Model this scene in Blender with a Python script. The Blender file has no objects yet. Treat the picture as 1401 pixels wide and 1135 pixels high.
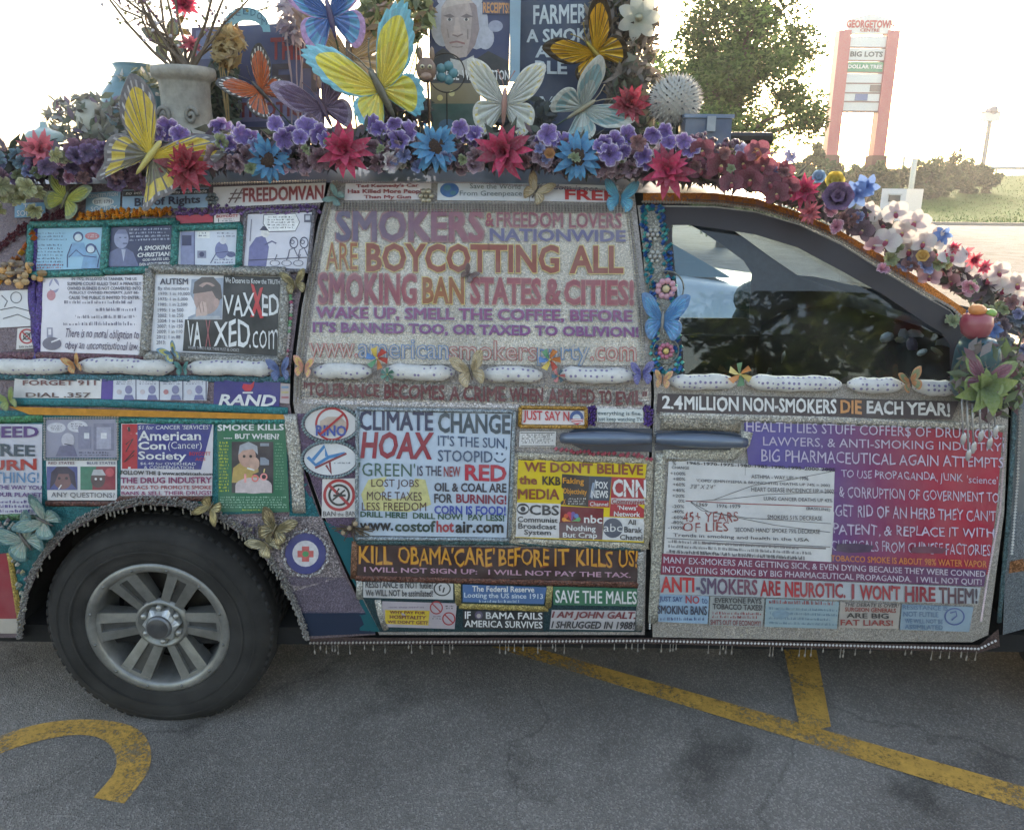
import bpy, bmesh, math, random
import numpy as np
from mathutils import Vector, Matrix, Euler
from mathutils.geometry import delaunay_2d_cdt
R = math.radians
rnd = random.Random(7)
sc = bpy.context.scene
col = sc.collection

# ------------------------------------------------------------------ camera, sky, sun, exposure
CAM_H, CAM_D, PITCH, ROLL, FPX = 1.65, 2.05, 14.5, 0.6, 1050.0
PCX, PCY = 700.5, 525.0                       # optical centre of the photograph (pixels)
cam_d = bpy.data.cameras.new('camera'); cam = bpy.data.objects.new('camera', cam_d); col.objects.link(cam)
CROT = Matrix.Rotation(R(90 - PITCH), 3, 'X') @ Matrix.Rotation(R(ROLL), 3, 'Z')
cam.matrix_world = Matrix.Translation((0, -CAM_D, CAM_H)) @ CROT.to_4x4()
cam_d.sensor_width = 36; cam_d.lens = 36 * FPX / 1401; cam_d.shift_y = -(567.5 - PCY) / 1401
cam_d.clip_start = .05; cam_d.clip_end = 3000
sc.camera = cam

SUN_EL, SUN_AZ = 17.0, 20.0                    # behind the van, a little to the right (azimuth from +Y towards +X)
world = bpy.data.worlds.new('World'); sc.world = world; world.use_nodes = True
wn = world.node_tree.nodes; wl = world.node_tree.links
bgn = wn['Background']; sky = wn.new('ShaderNodeTexSky'); sky.sky_type = 'NISHITA'; sky.sun_disc = False
sky.sun_elevation = R(SUN_EL); sky.sun_rotation = R(SUN_AZ); sky.air_density = 1.0; sky.dust_density = 3.0; sky.ozone_density = 1.0
wl.new(sky.outputs[0], bgn.inputs[0]); bgn.inputs[1].default_value = .15
sun_d = bpy.data.lights.new('sun', 'SUN'); sun = bpy.data.objects.new('sun', sun_d); col.objects.link(sun)
sun_d.energy = 1.3; sun_d.angle = R(10); sun_d.color = (1, .95, .88)
sdir = Vector((math.sin(R(SUN_AZ)) * math.cos(R(SUN_EL)), math.cos(R(SUN_AZ)) * math.cos(R(SUN_EL)), math.sin(R(SUN_EL))))
sun.rotation_euler = sdir.to_track_quat('Z', 'Y').to_euler()
sc.view_settings.view_transform = 'Standard'; sc.view_settings.look = 'None'
sc.view_settings.exposure = 2.42; sc.view_settings.gamma = 1; sc.view_settings.use_curve_mapping = False
sc.view_settings.use_white_balance = True; sc.view_settings.white_balance_temperature = 8100   # set for open shade, as the phone did
sc.cycles.use_denoising = True; sc.cycles.max_bounces = 6; sc.cycles.transparent_max_bounces = 12
sc.cycles.sample_clamp_indirect = 6; sc.cycles.volume_bounces = 0

# ------------------------------------------------------------------ pixel -> place
CR = np.array(CROT); CO = np.array((0, -CAM_D, CAM_H))
def rays(px, py):
    px = np.asarray(px, float); py = np.asarray(py, float)
    c = np.stack([(px - PCX) / FPX, -(py - PCY) / FPX, -np.ones_like(px)], -1)
    return c @ CR.T
def gside(x, z):                               # the van's flank: depth behind the y = 0 plane
    y = np.where(z > 1.08, .02 + .12 * (z - 1.08) + .28 * (z - 1.08) ** 2,
                 np.where(z > .8, .02 * ((z - .8) / .28) ** 2, .05 * ((.8 - z) / .5) ** 2))
    return y + .10 * np.maximum(0, x - 1.45) ** 2 + .10 * np.maximum(0, -1.25 - x) ** 2
def S(px, py, off=0.0):                        # points on the flank, off metres proud of it
    d = rays(px, py); t = np.full(d.shape[:-1], CAM_D)
    for _ in range(14):
        p = CO + d * t[..., None]
        t = t + (gside(p[..., 0], p[..., 2]) - off - p[..., 1]) / d[..., 1]
    return CO + d * t[..., None]
def P(px, py, Y):                              # point on the upright plane y = Y
    d = rays(px, py); return Vector(CO + d * ((Y + CAM_D) / d[..., 1])[..., None])
def G(px, py, z=0.0):                          # point on the ground
    d = rays(px, py); return Vector(CO + d * ((z - CAM_H) / d[..., 2])[..., None])
def depth(p): return float((np.array(p) - CO) @ (CR @ np.array((0, 0, -1))))
def pxm(p, n): return n * depth(p) / FPX       # n photo pixels at point p in metres
def SV(px, py, off=0.0): return Vector(S(np.array([px]), np.array([py]), off)[0])

# ------------------------------------------------------------------ mesh helpers
def lin(c):
    return tuple(((v / 255) / 12.92 if v / 255 <= .04045 else ((v / 255 + .055) / 1.055) ** 2.4) for v in c)
class MB:
    def __init__(s): s.v = []; s.f = []; s.c = []
    def add(s, vs, fs, c):
        n = len(s.v); s.v.extend([tuple(map(float, q)) for q in vs])
        many = isinstance(c, list)
        for i, f in enumerate(fs):
            s.f.append(tuple(n + j for j in f)); s.c.append(c[i] if many else c)
        return s
    def quad(s, a, b, c_, d, c): return s.add([a, b, c_, d], [(0, 1, 2, 3)], c)
    def box(s, lo, hi, c, M=None):
        vs = [Vector((x, y, z)) for x in (lo[0], hi[0]) for y in (lo[1], hi[1]) for z in (lo[2], hi[2])]
        if M is not None: vs = [M @ v for v in vs]
        return s.add(vs, [(0, 1, 3, 2), (4, 6, 7, 5), (0, 4, 5, 1), (2, 3, 7, 6), (0, 2, 6, 4), (1, 5, 7, 3)], c)
    def tube(s, pts, r, c, n=6, cap=True):
        pts = [Vector(p) for p in pts]; k = len(pts)
        rr = r if isinstance(r, (list, tuple)) else [r] * k
        vs = []; up = Vector((.13, .31, .94))
        for i, p in enumerate(pts):
            t = (pts[min(i + 1, k - 1)] - pts[max(i - 1, 0)]).normalized()
            a = t.cross(up)
            if a.length < .05: a = t.cross(Vector((1, 0, 0)))
            a.normalize(); b = t.cross(a)
            for j in range(n):
                w = 2 * math.pi * j / n; vs.append(p + (a * math.cos(w) + b * math.sin(w)) * rr[i])
        fs = [(i * n + j, i * n + (j + 1) % n, (i + 1) * n + (j + 1) % n, (i + 1) * n + j) for i in range(k - 1) for j in range(n)]
        if cap: fs += [tuple(range(n))[::-1], tuple((k - 1) * n + j for j in range(n))]
        return s.add(vs, fs, c)
    def ball(s, ctr, r, c, nu=8, nv=5, M=None):
        r = r if isinstance(r, (list, tuple)) else (r, r, r)
        vs = []; ctr = Vector(ctr)
        for i in range(nv + 1):
            th = math.pi * i / nv
            for j in range(nu):
                w = 2 * math.pi * j / nu
                q = Vector((r[0] * math.sin(th) * math.cos(w), r[1] * math.sin(th) * math.sin(w), r[2] * math.cos(th)))
                vs.append(ctr + (M @ q if M is not None else q))
        fs = [(i * nu + j, (i + 1) * nu + j, (i + 1) * nu + (j + 1) % nu, i * nu + (j + 1) % nu) for i in range(nv) for j in range(nu)]
        return s.add(vs, fs, c)
    def lathe(s, prof, c, n=32, M=None, ang=2 * math.pi):
        vs = []; k = len(prof); full = abs(ang - 2 * math.pi) < 1e-6; m = n if full else n + 1
        for (r, h) in prof:
            for j in range(m):
                w = ang * j / n; q = Vector((r * math.cos(w), r * math.sin(w), h)); vs.append(M @ q if M is not None else q)
        fs = []; cs = []
        for i in range(k - 1):
            for j in range(n):
                fs.append((i * m + j, i * m + (j + 1) % m, (i + 1) * m + (j + 1) % m, (i + 1) * m + j)); cs.append(c[i] if isinstance(c, list) else c)
        return s.add(vs, fs, cs)
    def build(s, name, mat, parent=None, smooth=False, label=None, cat=None, group=None, kind=None, M=None):
        me = bpy.data.meshes.new(name); me.from_pydata(s.v, [], s.f)
        cc = np.array([lin(c) + (1,) for c in s.c], dtype=np.float32) if s.c else np.zeros((0, 4), np.float32)
        tot = np.zeros(len(me.polygons), np.int32); me.polygons.foreach_get('loop_total', tot)
        a = me.color_attributes.new('Col', 'FLOAT_COLOR', 'CORNER')
        if len(cc): a.data.foreach_set('color', np.repeat(cc, tot, 0).ravel())
        if smooth: me.polygons.foreach_set('use_smooth', np.ones(len(me.polygons), bool))
        me.materials.append(mat); me.update()
        return obj(name, me, parent, label, cat, group, kind, M)
def obj(name, me, parent=None, label=None, cat=None, group=None, kind=None, M=None):
    o = bpy.data.objects.new(name, me); col.objects.link(o)
    if parent is not None: o.parent = parent
    if M is not None: o.matrix_local = M
    if label: o['label'] = label
    if cat: o['category'] = cat
    if group: o['group'] = group
    if kind: o['kind'] = kind
    return o
def thing(name, label, cat, loc=(0, 0, 0), group=None, M=None):
    return obj(name, None, None, label, cat, group, None, M if M is not None else Matrix.Translation(loc))
def copy_tree(o, parent=None):
    c = o.copy(); col.objects.link(c); c.parent = parent
    for ch in o.children: copy_tree(ch, c)
    return c
def facing(pos, dirv, roll=0.0, s=1.0):        # local +Z looks along dirv, local +Y up on the face
    z = Vector(dirv).normalized(); x = Vector((0, 0, 1)).cross(z)
    if x.length < .01: x = Vector((1, 0, 0))
    x.normalize(); y = z.cross(x)
    M = Matrix((x, y, z)).transposed() @ Matrix.Rotation(roll, 3, 'Z')
    return Matrix.Translation(pos) @ M.to_4x4() @ Matrix.Scale(s, 4)
def tocam(pos): return (Vector((0, -CAM_D, CAM_H)) - Vector(pos)).normalized()
def cr_spline(pts, n=6, closed=False):
    pts = [Vector(p) for p in pts]; out = []; k = len(pts)
    for i in range(k if closed else k - 1):
        if closed: p0, p1, p2, p3 = (pts[(i + q) % k] for q in (-1, 0, 1, 2))
        else: p0, p1, p2, p3 = pts[max(i - 1, 0)], pts[i], pts[i + 1], pts[min(i + 2, k - 1)]
        for j in range(n):
            t = j / n
            out.append(.5 * ((2 * p1) + (p2 - p0) * t + (2 * p0 - 5 * p1 + 4 * p2 - p3) * t * t + (3 * p1 - p0 - 3 * p2 + p3) * t ** 3))
    if not closed: out.append(pts[-1])
    return out
def densify(poly, step, closed=True):
    out = []; k = len(poly)
    for i in range(k if closed else k - 1):
        a, b = poly[i], poly[(i + 1) % k]; n = max(1, int(math.dist(a, b) / step))
        out += [(a[0] + (b[0] - a[0]) * j / n, a[1] + (b[1] - a[1]) * j / n) for j in range(n)]
    if not closed: out.append(poly[-1])
    return out
def inside(x, y, poly):
    poly = np.asarray(poly); x = np.asarray(x); y = np.asarray(y); r = np.zeros(x.shape, bool)
    x0, y0 = poly[:, 0], poly[:, 1]; x1, y1 = np.roll(x0, -1), np.roll(y0, -1)
    for i in range(len(poly)):
        if y0[i] == y1[i]: continue
        r ^= ((y0[i] > y) != (y1[i] > y)) & (x < (x1[i] - x0[i]) * (y - y0[i]) / (y1[i] - y0[i]) + x0[i])
    return r
def tri2d(poly, holes=(), step=14):            # triangulated 2-D sheet, with its outer and hole loops as constraints
    loops = [densify(poly, step)] + [densify(h, step) for h in holes]
    vs = []; es = []
    for lp in loops:
        n = len(vs); vs += lp; es += [(n + i, n + (i + 1) % len(lp)) for i in range(len(lp))]
    xs = [p[0] for p in loops[0]]; ys = [p[1] for p in loops[0]]
    gx, gy = np.meshgrid(np.arange(min(xs) + step / 2, max(xs), step), np.arange(min(ys) + step / 2, max(ys), step))
    gx = gx.ravel(); gy = gy.ravel(); ok = inside(gx, gy, poly)
    for h in holes: ok &= ~inside(gx, gy, h)
    lp = np.array(vs)
    gx, gy = gx[ok], gy[ok]
    if len(gx):
        dmin = np.min((gx[:, None] - lp[None, :, 0]) ** 2 + (gy[:, None] - lp[None, :, 1]) ** 2, 1)
        k = dmin > (step * .4) ** 2; vs += list(zip(gx[k], gy[k]))
    r = delaunay_2d_cdt([Vector(v) for v in vs], es, [], 0, 1e-5)
    v2 = np.array([tuple(v) for v in r[0]]); tr = np.array([tuple(f) for f in r[2] if len(f) == 3])
    ce = v2[tr].mean(1); ok = inside(ce[:, 0], ce[:, 1], poly)
    for h in holes: ok &= ~inside(ce[:, 0], ce[:, 1], h)
    return v2, tr[ok]
def sheet(mb, poly, c, off=0.0, thick=.012, holes=(), step=14, fn=None):
    v2, tr = tri2d(poly, holes, step); n = len(v2)
    mp = fn or (lambda x, y, o: S(x, y, o))
    a = mp(v2[:, 0], v2[:, 1], off); b = mp(v2[:, 0], v2[:, 1], off - thick)
    fs = [tuple(t) for t in tr]; cnt = {}
    for t in fs:
        for e in ((t[0], t[1]), (t[1], t[2]), (t[2], t[0])): cnt[frozenset(e)] = cnt.get(frozenset(e), 0) + 1
    rim = [(i, j, j + n, i + n) for t in fs for i, j in ((t[0], t[1]), (t[1], t[2]), (t[2], t[0])) if cnt[frozenset((i, j))] == 1]
    cs = c if not callable(c) else [c(*v2[list(t)].mean(0)) for t in fs] + [c(*v2[r_[0]]) for r_ in rim]
    allv = np.vstack([a, b]); use = sorted({i for f in fs + rim for i in f}); ix = {v: i for i, v in enumerate(use)}
    mb.add(allv[use], [tuple(ix[i] for i in f) for f in fs + rim], cs); return mb
def ring_px(cx, cy, rx, ry=None, n=28): return [(cx + rx * math.cos(2 * math.pi * i / n), cy + (ry or rx) * math.sin(2 * math.pi * i / n)) for i in range(n)]

# ------------------------------------------------------------------ materials
def mat(name, rough=.5, metal=0., coat=0., noise=0., nscale=20., bump=0., bscale=60., trans=0., spec=.5, build=None, veil_dust=0.):
    m = bpy.data.materials.new(name); m.use_nodes = True; nt = m.node_tree; N = nt.nodes; L = nt.links
    b = N['Principled BSDF']; b.inputs['Roughness'].default_value = rough; b.inputs['Metallic'].default_value = metal
    b.inputs['Coat Weight'].default_value = coat; b.inputs['Specular IOR Level'].default_value = spec
    at = N.new('ShaderNodeAttribute'); at.attribute_name = 'Col'; src = at.outputs['Color']
    tc = N.new('ShaderNodeTexCoord')
    if noise:
        no = N.new('ShaderNodeTexNoise'); no.inputs['Scale'].default_value = nscale; no.inputs['Detail'].default_value = 5; no.inputs['Roughness'].default_value = .65
        L.new(tc.outputs['Object'], no.inputs['Vector'])
        mr = N.new('ShaderNodeMapRange'); mr.inputs[1].default_value = .3; mr.inputs[2].default_value = .7; mr.inputs[3].default_value = 1 - noise; mr.inputs[4].default_value = 1 + noise * .6
        L.new(no.outputs[0], mr.inputs[0])
        mx = N.new('ShaderNodeVectorMath'); mx.operation = 'SCALE'; L.new(src, mx.inputs[0]); L.new(mr.outputs[0], mx.inputs['Scale']); src = mx.outputs[0]
    if veil_dust:                                    # glare veil painted into the colour, with grime and fading: patchy drift to grey
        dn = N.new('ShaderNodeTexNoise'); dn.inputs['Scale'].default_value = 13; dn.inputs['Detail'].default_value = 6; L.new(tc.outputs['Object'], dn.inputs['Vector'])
        dr = N.new('ShaderNodeMapRange'); dr.inputs[1].default_value = .35; dr.inputs[2].default_value = .68; dr.inputs[3].default_value = veil_dust * .4; dr.inputs[4].default_value = veil_dust * 1.7; L.new(dn.outputs[0], dr.inputs[0])
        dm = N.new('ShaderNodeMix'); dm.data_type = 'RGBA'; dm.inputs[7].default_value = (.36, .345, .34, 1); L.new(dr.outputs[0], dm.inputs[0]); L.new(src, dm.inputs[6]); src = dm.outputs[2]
    L.new(src, b.inputs['Base Color'])
    if bump:
        bn = N.new('ShaderNodeTexNoise'); bn.inputs['Scale'].default_value = bscale; bn.inputs['Detail'].default_value = 3; L.new(tc.outputs['Object'], bn.inputs['Vector'])
        bp = N.new('ShaderNodeBump'); bp.inputs['Strength'].default_value = bump; bp.inputs['Distance'].default_value = .004
        L.new(bn.outputs[0], bp.inputs['Height']); L.new(bp.outputs[0], b.inputs['Normal'])
    if trans:
        tr = N.new('ShaderNodeBsdfTranslucent'); L.new(src, tr.inputs[0]); ms = N.new('ShaderNodeMixShader'); ms.inputs[0].default_value = trans
        L.new(b.outputs[0], ms.inputs[1]); L.new(tr.outputs[0], ms.inputs[2]); L.new(ms.outputs[0], N['Material Output'].inputs[0])
    if build: build(m, nt, N, L, b, tc, src)
    return m
def _glit(scale, lo, hi):
    def f(m, nt, N, L, b, tc, src):
        vo = N.new('ShaderNodeTexVoronoi'); vo.inputs['Scale'].default_value = scale; L.new(tc.outputs['Object'], vo.inputs['Vector'])
        sx = N.new('ShaderNodeSeparateXYZ'); L.new(vo.outputs['Color'], sx.inputs[0])
        pw = N.new('ShaderNodeMath'); pw.operation = 'POWER'; pw.inputs[1].default_value = 2.2; L.new(sx.outputs[0], pw.inputs[0])
        mr = N.new('ShaderNodeMapRange'); mr.inputs[3].default_value = lo; mr.inputs[4].default_value = hi; L.new(pw.outputs[0], mr.inputs[0])
        mx = N.new('ShaderNodeVectorMath'); mx.operation = 'SCALE'; L.new(src, mx.inputs[0]); L.new(mr.outputs[0], mx.inputs['Scale']); L.new(mx.outputs[0], b.inputs['Base Color'])
        nm = N.new('ShaderNodeVectorMath'); nm.operation = 'SUBTRACT'; nm.inputs[1].default_value = (.5, .5, .5); L.new(vo.outputs['Color'], nm.inputs[0])
        sc_ = N.new('ShaderNodeVectorMath'); sc_.operation = 'SCALE'; sc_.inputs['Scale'].default_value = .9; L.new(nm.outputs[0], sc_.inputs[0])
        ge = N.new('ShaderNodeNewGeometry'); ad = N.new('ShaderNodeVectorMath'); L.new(ge.outputs['Normal'], ad.inputs[0]); L.new(sc_.outputs[0], ad.inputs[1])
        nn = N.new('ShaderNodeVectorMath'); nn.operation = 'NORMALIZE'; L.new(ad.outputs[0], nn.inputs[0]); L.new(nn.outputs[0], b.inputs['Normal'])
    return f
PRINT = mat('printed_vinyl', .42, noise=.13, nscale=9, bump=.18, bscale=45, veil_dust=.09)
INK = mat('print_ink', .45, noise=.2, nscale=60, veil_dust=.12)
PETAL = mat('fabric_petal', .65, veil_dust=.16, noise=.2, nscale=70, trans=.3, bump=.3, bscale=150)
PLAST = mat('painted_plastic', .4, veil_dust=.13, coat=.25, noise=.15, nscale=40, bump=.15, bscale=80)
MATTE = mat('dull_surface', .85, noise=.22, nscale=30, bump=.2, bscale=90)
METAL = mat('silvery_metal', .36, metal=.55, noise=.25, nscale=50)
ALLOY = mat('dirty_alloy', .42, metal=.6, noise=.3, nscale=14, bump=.08, bscale=60)
RUBBER = mat('tyre_rubber', .8, veil_dust=.035, noise=.55, nscale=11, bump=.15, bscale=120)
GLIT = mat('glitter', .35, metal=.25, build=_glit(330, .5, 1.55))
FINE = mat('fine_glitter', .45, metal=.25, noise=.18, nscale=7, build=_glit(520, .62, 1.3))
CARP = mat('car_paint', .3, metal=.3, coat=.6, noise=.1, nscale=5)
STONE = mat('cast_stone', .9, noise=.3, nscale=25, bump=.6, bscale=60)
def _dots(m, nt, N, L, b, tc, src):
    vo = N.new('ShaderNodeTexVoronoi'); vo.inputs['Scale'].default_value = 70; vo.inputs['Randomness'].default_value = .35; L.new(tc.outputs['Object'], vo.inputs['Vector'])
    lt = N.new('ShaderNodeMath'); lt.operation = 'LESS_THAN'; lt.inputs[1].default_value = .27; L.new(vo.outputs['Distance'], lt.inputs[0])
    mx = N.new('ShaderNodeMix'); mx.data_type = 'RGBA'; mx.inputs[7].default_value = (.2, .17, .3, 1); L.new(lt.outputs[0], mx.inputs[0]); L.new(src, mx.inputs[6]); L.new(mx.outputs[2], b.inputs['Base Color'])
DOTS = mat('dotted_fabric', .8, noise=.2, nscale=25, bump=.6, bscale=50, build=_dots)
def _glass(m, nt, N, L, b, tc, src):
    t = N.new('ShaderNodeBsdfTransparent'); t.inputs[0].default_value = (.60, .70, .74, 1); g = N.new('ShaderNodeBsdfGlossy'); g.inputs['Roughness'].default_value = .02
    lw = N.new('ShaderNodeLayerWeight'); lw.inputs[0].default_value = .5; ms = N.new('ShaderNodeMixShader')
    pw = N.new('ShaderNodeMath'); pw.operation = 'POWER'; pw.inputs[1].default_value = 4; L.new(lw.outputs['Facing'], pw.inputs[0])
    ad = N.new('ShaderNodeMath'); ad.operation = 'MULTIPLY_ADD'; ad.inputs[1].default_value = .8; ad.inputs[2].default_value = .055; L.new(pw.outputs[0], ad.inputs[0])
    L.new(ad.outputs[0], ms.inputs[0]); L.new(t.outputs[0], ms.inputs[1]); L.new(g.outputs[0], ms.inputs[2]); L.new(ms.outputs[0], N['Material Output'].inputs[0])
GLASS = mat('window_glass', build=_glass)
def _asph(m, nt, N, L, b, tc, src):
    def noise(s, d=4, r=.6):
        n = N.new('ShaderNodeTexNoise'); n.inputs['Scale'].default_value = s; n.inputs['Detail'].default_value = d; n.inputs['Roughness'].default_value = r
        L.new(tc.outputs['Object'], n.inputs['Vector']); return n.outputs[0]
    vo = N.new('ShaderNodeTexVoronoi'); vo.inputs['Scale'].default_value = 215; L.new(tc.outputs['Object'], vo.inputs['Vector'])
    sx = N.new('ShaderNodeSeparateXYZ'); L.new(vo.outputs['Color'], sx.inputs[0])
    pw = N.new('ShaderNodeMath'); pw.operation = 'POWER'; pw.inputs[1].default_value = 3.; L.new(sx.outputs[1], pw.inputs[0])
    mr = N.new('ShaderNodeMapRange'); mr.inputs[3].default_value = .82; mr.inputs[4].default_value = 1.5; L.new(pw.outputs[0], mr.inputs[0])
    big = N.new('ShaderNodeMapRange'); big.inputs[1].default_value = .3; big.inputs[2].default_value = .7; big.inputs[3].default_value = .66; big.inputs[4].default_value = 1.22; L.new(noise(1.6, 8, .62), big.inputs[0])
    ck = N.new('ShaderNodeTexVoronoi'); ck.feature = 'DISTANCE_TO_EDGE'; ck.inputs['Scale'].default_value = .75
    wv = N.new('ShaderNodeVectorMath'); wv.operation = 'MULTIPLY_ADD'; wv.inputs[1].default_value = (.45, .45, 0); nc = N.new('ShaderNodeTexNoise'); nc.inputs['Scale'].default_value = 3; nc.inputs['Detail'].default_value = 6; L.new(tc.outputs['Object'], nc.inputs['Vector'])
    L.new(nc.outputs['Color'], wv.inputs[0]); L.new(tc.outputs['Object'], wv.inputs[2]); L.new(wv.outputs[0], ck.inputs['Vector'])
    cm = N.new('ShaderNodeMapRange'); cm.inputs[1].default_value = .0; cm.inputs[2].default_value = .006; cm.inputs[3].default_value = .72; cm.inputs[4].default_value = 1; L.new(ck.outputs['Distance'], cm.inputs[0])
    oil = N.new('ShaderNodeMapRange'); oil.inputs[1].default_value = .56; oil.inputs[2].default_value = .68; oil.inputs[3].default_value = 1; oil.inputs[4].default_value = .58; L.new(noise(2.4, 5), oil.inputs[0])
    m1 = N.new('ShaderNodeMath'); m1.operation = 'MULTIPLY'; L.new(big.outputs[0], m1.inputs[0]); L.new(cm.outputs[0], m1.inputs[1])
    m2 = N.new('ShaderNodeMath'); m2.operation = 'MULTIPLY'; L.new(m1.outputs[0], m2.inputs[0]); L.new(oil.outputs[0], m2.inputs[1])
    mu = N.new('ShaderNodeMath'); mu.operation = 'MULTIPLY'; L.new(mr.outputs[0], mu.inputs[0]); L.new(m2.outputs[0], mu.inputs[1])
    mx = N.new('ShaderNodeVectorMath'); mx.operation = 'SCALE'; L.new(src, mx.inputs[0]); L.new(mu.outputs[0], mx.inputs['Scale']); L.new(mx.outputs[0], b.inputs['Base Color'])
    bp = N.new('ShaderNodeBump'); bp.inputs['Strength'].default_value = .7; bp.inputs['Distance'].default_value = .006
    L.new(vo.outputs['Distance'], bp.inputs['Height']); L.new(bp.outputs[0], b.inputs['Normal'])
ASPH = mat('asphalt', .9, spec=.12, build=_asph)
def _worn(m, nt, N, L, b, tc, src):            # road paint with the asphalt grain worn through
    n = N.new('ShaderNodeTexNoise'); n.inputs['Scale'].default_value = 85; n.inputs['Detail'].default_value = 8; n.inputs['Roughness'].default_value = .75; L.new(tc.outputs['Object'], n.inputs['Vector'])
    n2 = N.new('ShaderNodeTexNoise'); n2.inputs['Scale'].default_value = 5; n2.inputs['Detail'].default_value = 6; L.new(tc.outputs['Object'], n2.inputs['Vector'])
    mm = N.new('ShaderNodeMath'); mm.operation = 'MULTIPLY_ADD'; mm.inputs[1].default_value = .75; L.new(n2.outputs[0], mm.inputs[0]); L.new(n.outputs[0], mm.inputs[2])
    mr = N.new('ShaderNodeMapRange'); mr.inputs[1].default_value = .70; mr.inputs[2].default_value = .92; mr.inputs[3].default_value = .12; mr.inputs[4].default_value = .95; L.new(mm.outputs[0], mr.inputs[0])
    t = N.new('ShaderNodeBsdfTransparent'); ms = N.new('ShaderNodeMixShader'); L.new(mr.outputs[0], ms.inputs[0]); L.new(t.outputs[0], ms.inputs[1]); L.new(b.outputs[0], ms.inputs[2]); L.new(ms.outputs[0], N['Material Output'].inputs[0])
ROADP = mat('worn_road_paint', .75, noise=.25, nscale=25, bump=.4, bscale=120, build=_worn)
GRASS = mat('lawn', .9, spec=.03, noise=.3, nscale=.9)
LEAF = mat('leaf', .7, spec=.12, noise=.3, nscale=2, trans=.3)

# ------------------------------------------------------------------ ground, road markings
mb = MB(); mb.quad((-250, -50, 0), (250, -50, 0), (250, 320, 0), (-250, 320, 0), (130, 125, 121)); mb.build('ground', ASPH, kind='structure')
def marking(name, polys, label, z=0.):
    mb = MB()
    for i, p in enumerate(polys):
        pts = [G(x, y) for x, y in p]
        mb.add([(q.x, q.y, .004 + z) for q in pts], [tuple(range(len(pts)))], (204, 156, 74))
    return mb.build(name, ROADP, kind='structure', label=label)
def strip(a, b, wa, wb): # along a ground line given in pixels, with widths in pixels across
    (x0, y0), (x1, y1) = a, b; d = Vector((x1 - x0, y1 - y0)).normalized(); n = Vector((-d.y, d.x))
    return [(x0 + n.x * wa, y0 + n.y * wa), (x1 + n.x * wb, y1 + n.y * wb), (x1 - n.x * wb, y1 - n.y * wb), (x0 - n.x * wa, y0 - n.y * wa)]
marking('stall_line', [strip((640, 868), (1420, 1098), 7, 15)], 'long worn yellow stall line running out from under the van')
marking('stall_line', [strip((1090, 868), (1116, 1000), 22, 21)], 'short worn yellow line joining the long stall line', .003)
def arc_band(outer, inner): return [outer[i:i + 2] + inner[i:i + 2][::-1] for i in range(len(outer) - 1)]
o1 = [tuple(v) for v in cr_spline([(-60, 1040, 0), (0, 1008, 0), (60, 990, 0), (125, 985, 0), (180, 994, 0), (204, 1018, 0), (203, 1055, 0), (170, 1100, 0)], 4)]
i1 = [tuple(v) for v in cr_spline([(-50, 1062, 0), (0, 1032, 0), (55, 1014, 0), (105, 1006, 0), (140, 1012, 0), (158, 1032, 0), (156, 1058, 0), (128, 1092, 0)], 4)]
mb = MB()
A = [G(p[0], p[1]) for p in o1]; B = [G(p[0], p[1]) for p in i1]
mb.add([(q.x, q.y, .004) for q in A + B], [(i, i + 1, len(A) + i + 1, len(A) + i) for i in range(len(A) - 1)], (204, 156, 74))
mb.build('painted_curve', ROADP, kind='structure', label='worn yellow painted curve on the asphalt near the rear wheel')
# ------------------------------------------------------------------ the van: shell, doors, wheels
van = thing('van', 'decorated minivan plastered with slogan posters, glitter trim and bead fringe', 'van', (0, .9, 0))
VI = Matrix.Translation((0, -.9, 0))
def vpart(mb, name, m, parent=None, smooth=False, **k):
    return mb.build(name, m, parent or van, smooth, M=VI if parent is None else None, **k)
ARCH = [(30, 872), (38, 815), (58, 768), (92, 730), (140, 703), (195, 690), (250, 693), (302, 711), (348, 745), (382, 790), (404, 835), (417, 874)]
TOPE = [(-330, 300), (-260, 268), (-150, 256), (0, 252), (300, 251), (450, 248), (650, 250), (870, 262), (976, 262), (1034, 270), (1092, 289), (1150, 315), (1207, 348), (1265, 384), (1322, 424), (1400, 474)]
SEAM = [(449, 249), (432, 310), (410, 420), (400, 500), (398, 550), (410, 620), (438, 700), (478, 790), (516, 868)]
def sh(pts, dx, dy=0): return [(x + dx, y + dy) for x, y in pts]
TEAL = (38, 104, 116); SILV = (172, 168, 166); MAUVE = (150, 132, 140)
quarter = vpart(sheet(MB(), [(-330, 310), (-260, 268), (-150, 256), (0, 252), (300, 251)] + sh(SEAM, -2) + [(417, 874)] + ARCH[::-1] + [(-220, 872), (-300, 830), (-340, 600)], (132, 116, 124), step=18), 'quarter_panel', FINE, smooth=False)
slide = vpart(sheet(MB(), sh(SEAM, 3) + [(882, 868), (885, 700), (891, 540), (886, 420), (868, 262), (650, 250)], (176, 168, 166), step=18), 'sliding_door', FINE)
FRAME_O = [(908, 281), (976, 282), (1034, 289), (1092, 306), (1150, 333), (1207, 369), (1265, 404), (1300, 424), (1320, 450)]
WIN = [(918, 308), (945, 308), (976, 312), (1034, 321), (1092, 339), (1150, 370), (1207, 402), (1265, 441), (1289, 456), (1299, 472), (1301, 512), (1298, 530), (1120, 524), (937, 514)]
DOORF = [(872, 281), (908, 281)] + FRAME_O[1:] + [(1352, 500), (1380, 560), (1374, 700), (1352, 868), (1330, 878), (1200, 877), (893, 871), (889, 700), (895, 540), (890, 420)]
front = vpart(sheet(MB(), DOORF, lambda x, y: (182, 176, 172), holes=[WIN], step=18), 'front_door', FINE)
vpart(sheet(MB(), WIN, (200, 210, 210), off=-.012, thick=.004, step=60), 'window_pane', GLASS)
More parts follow.
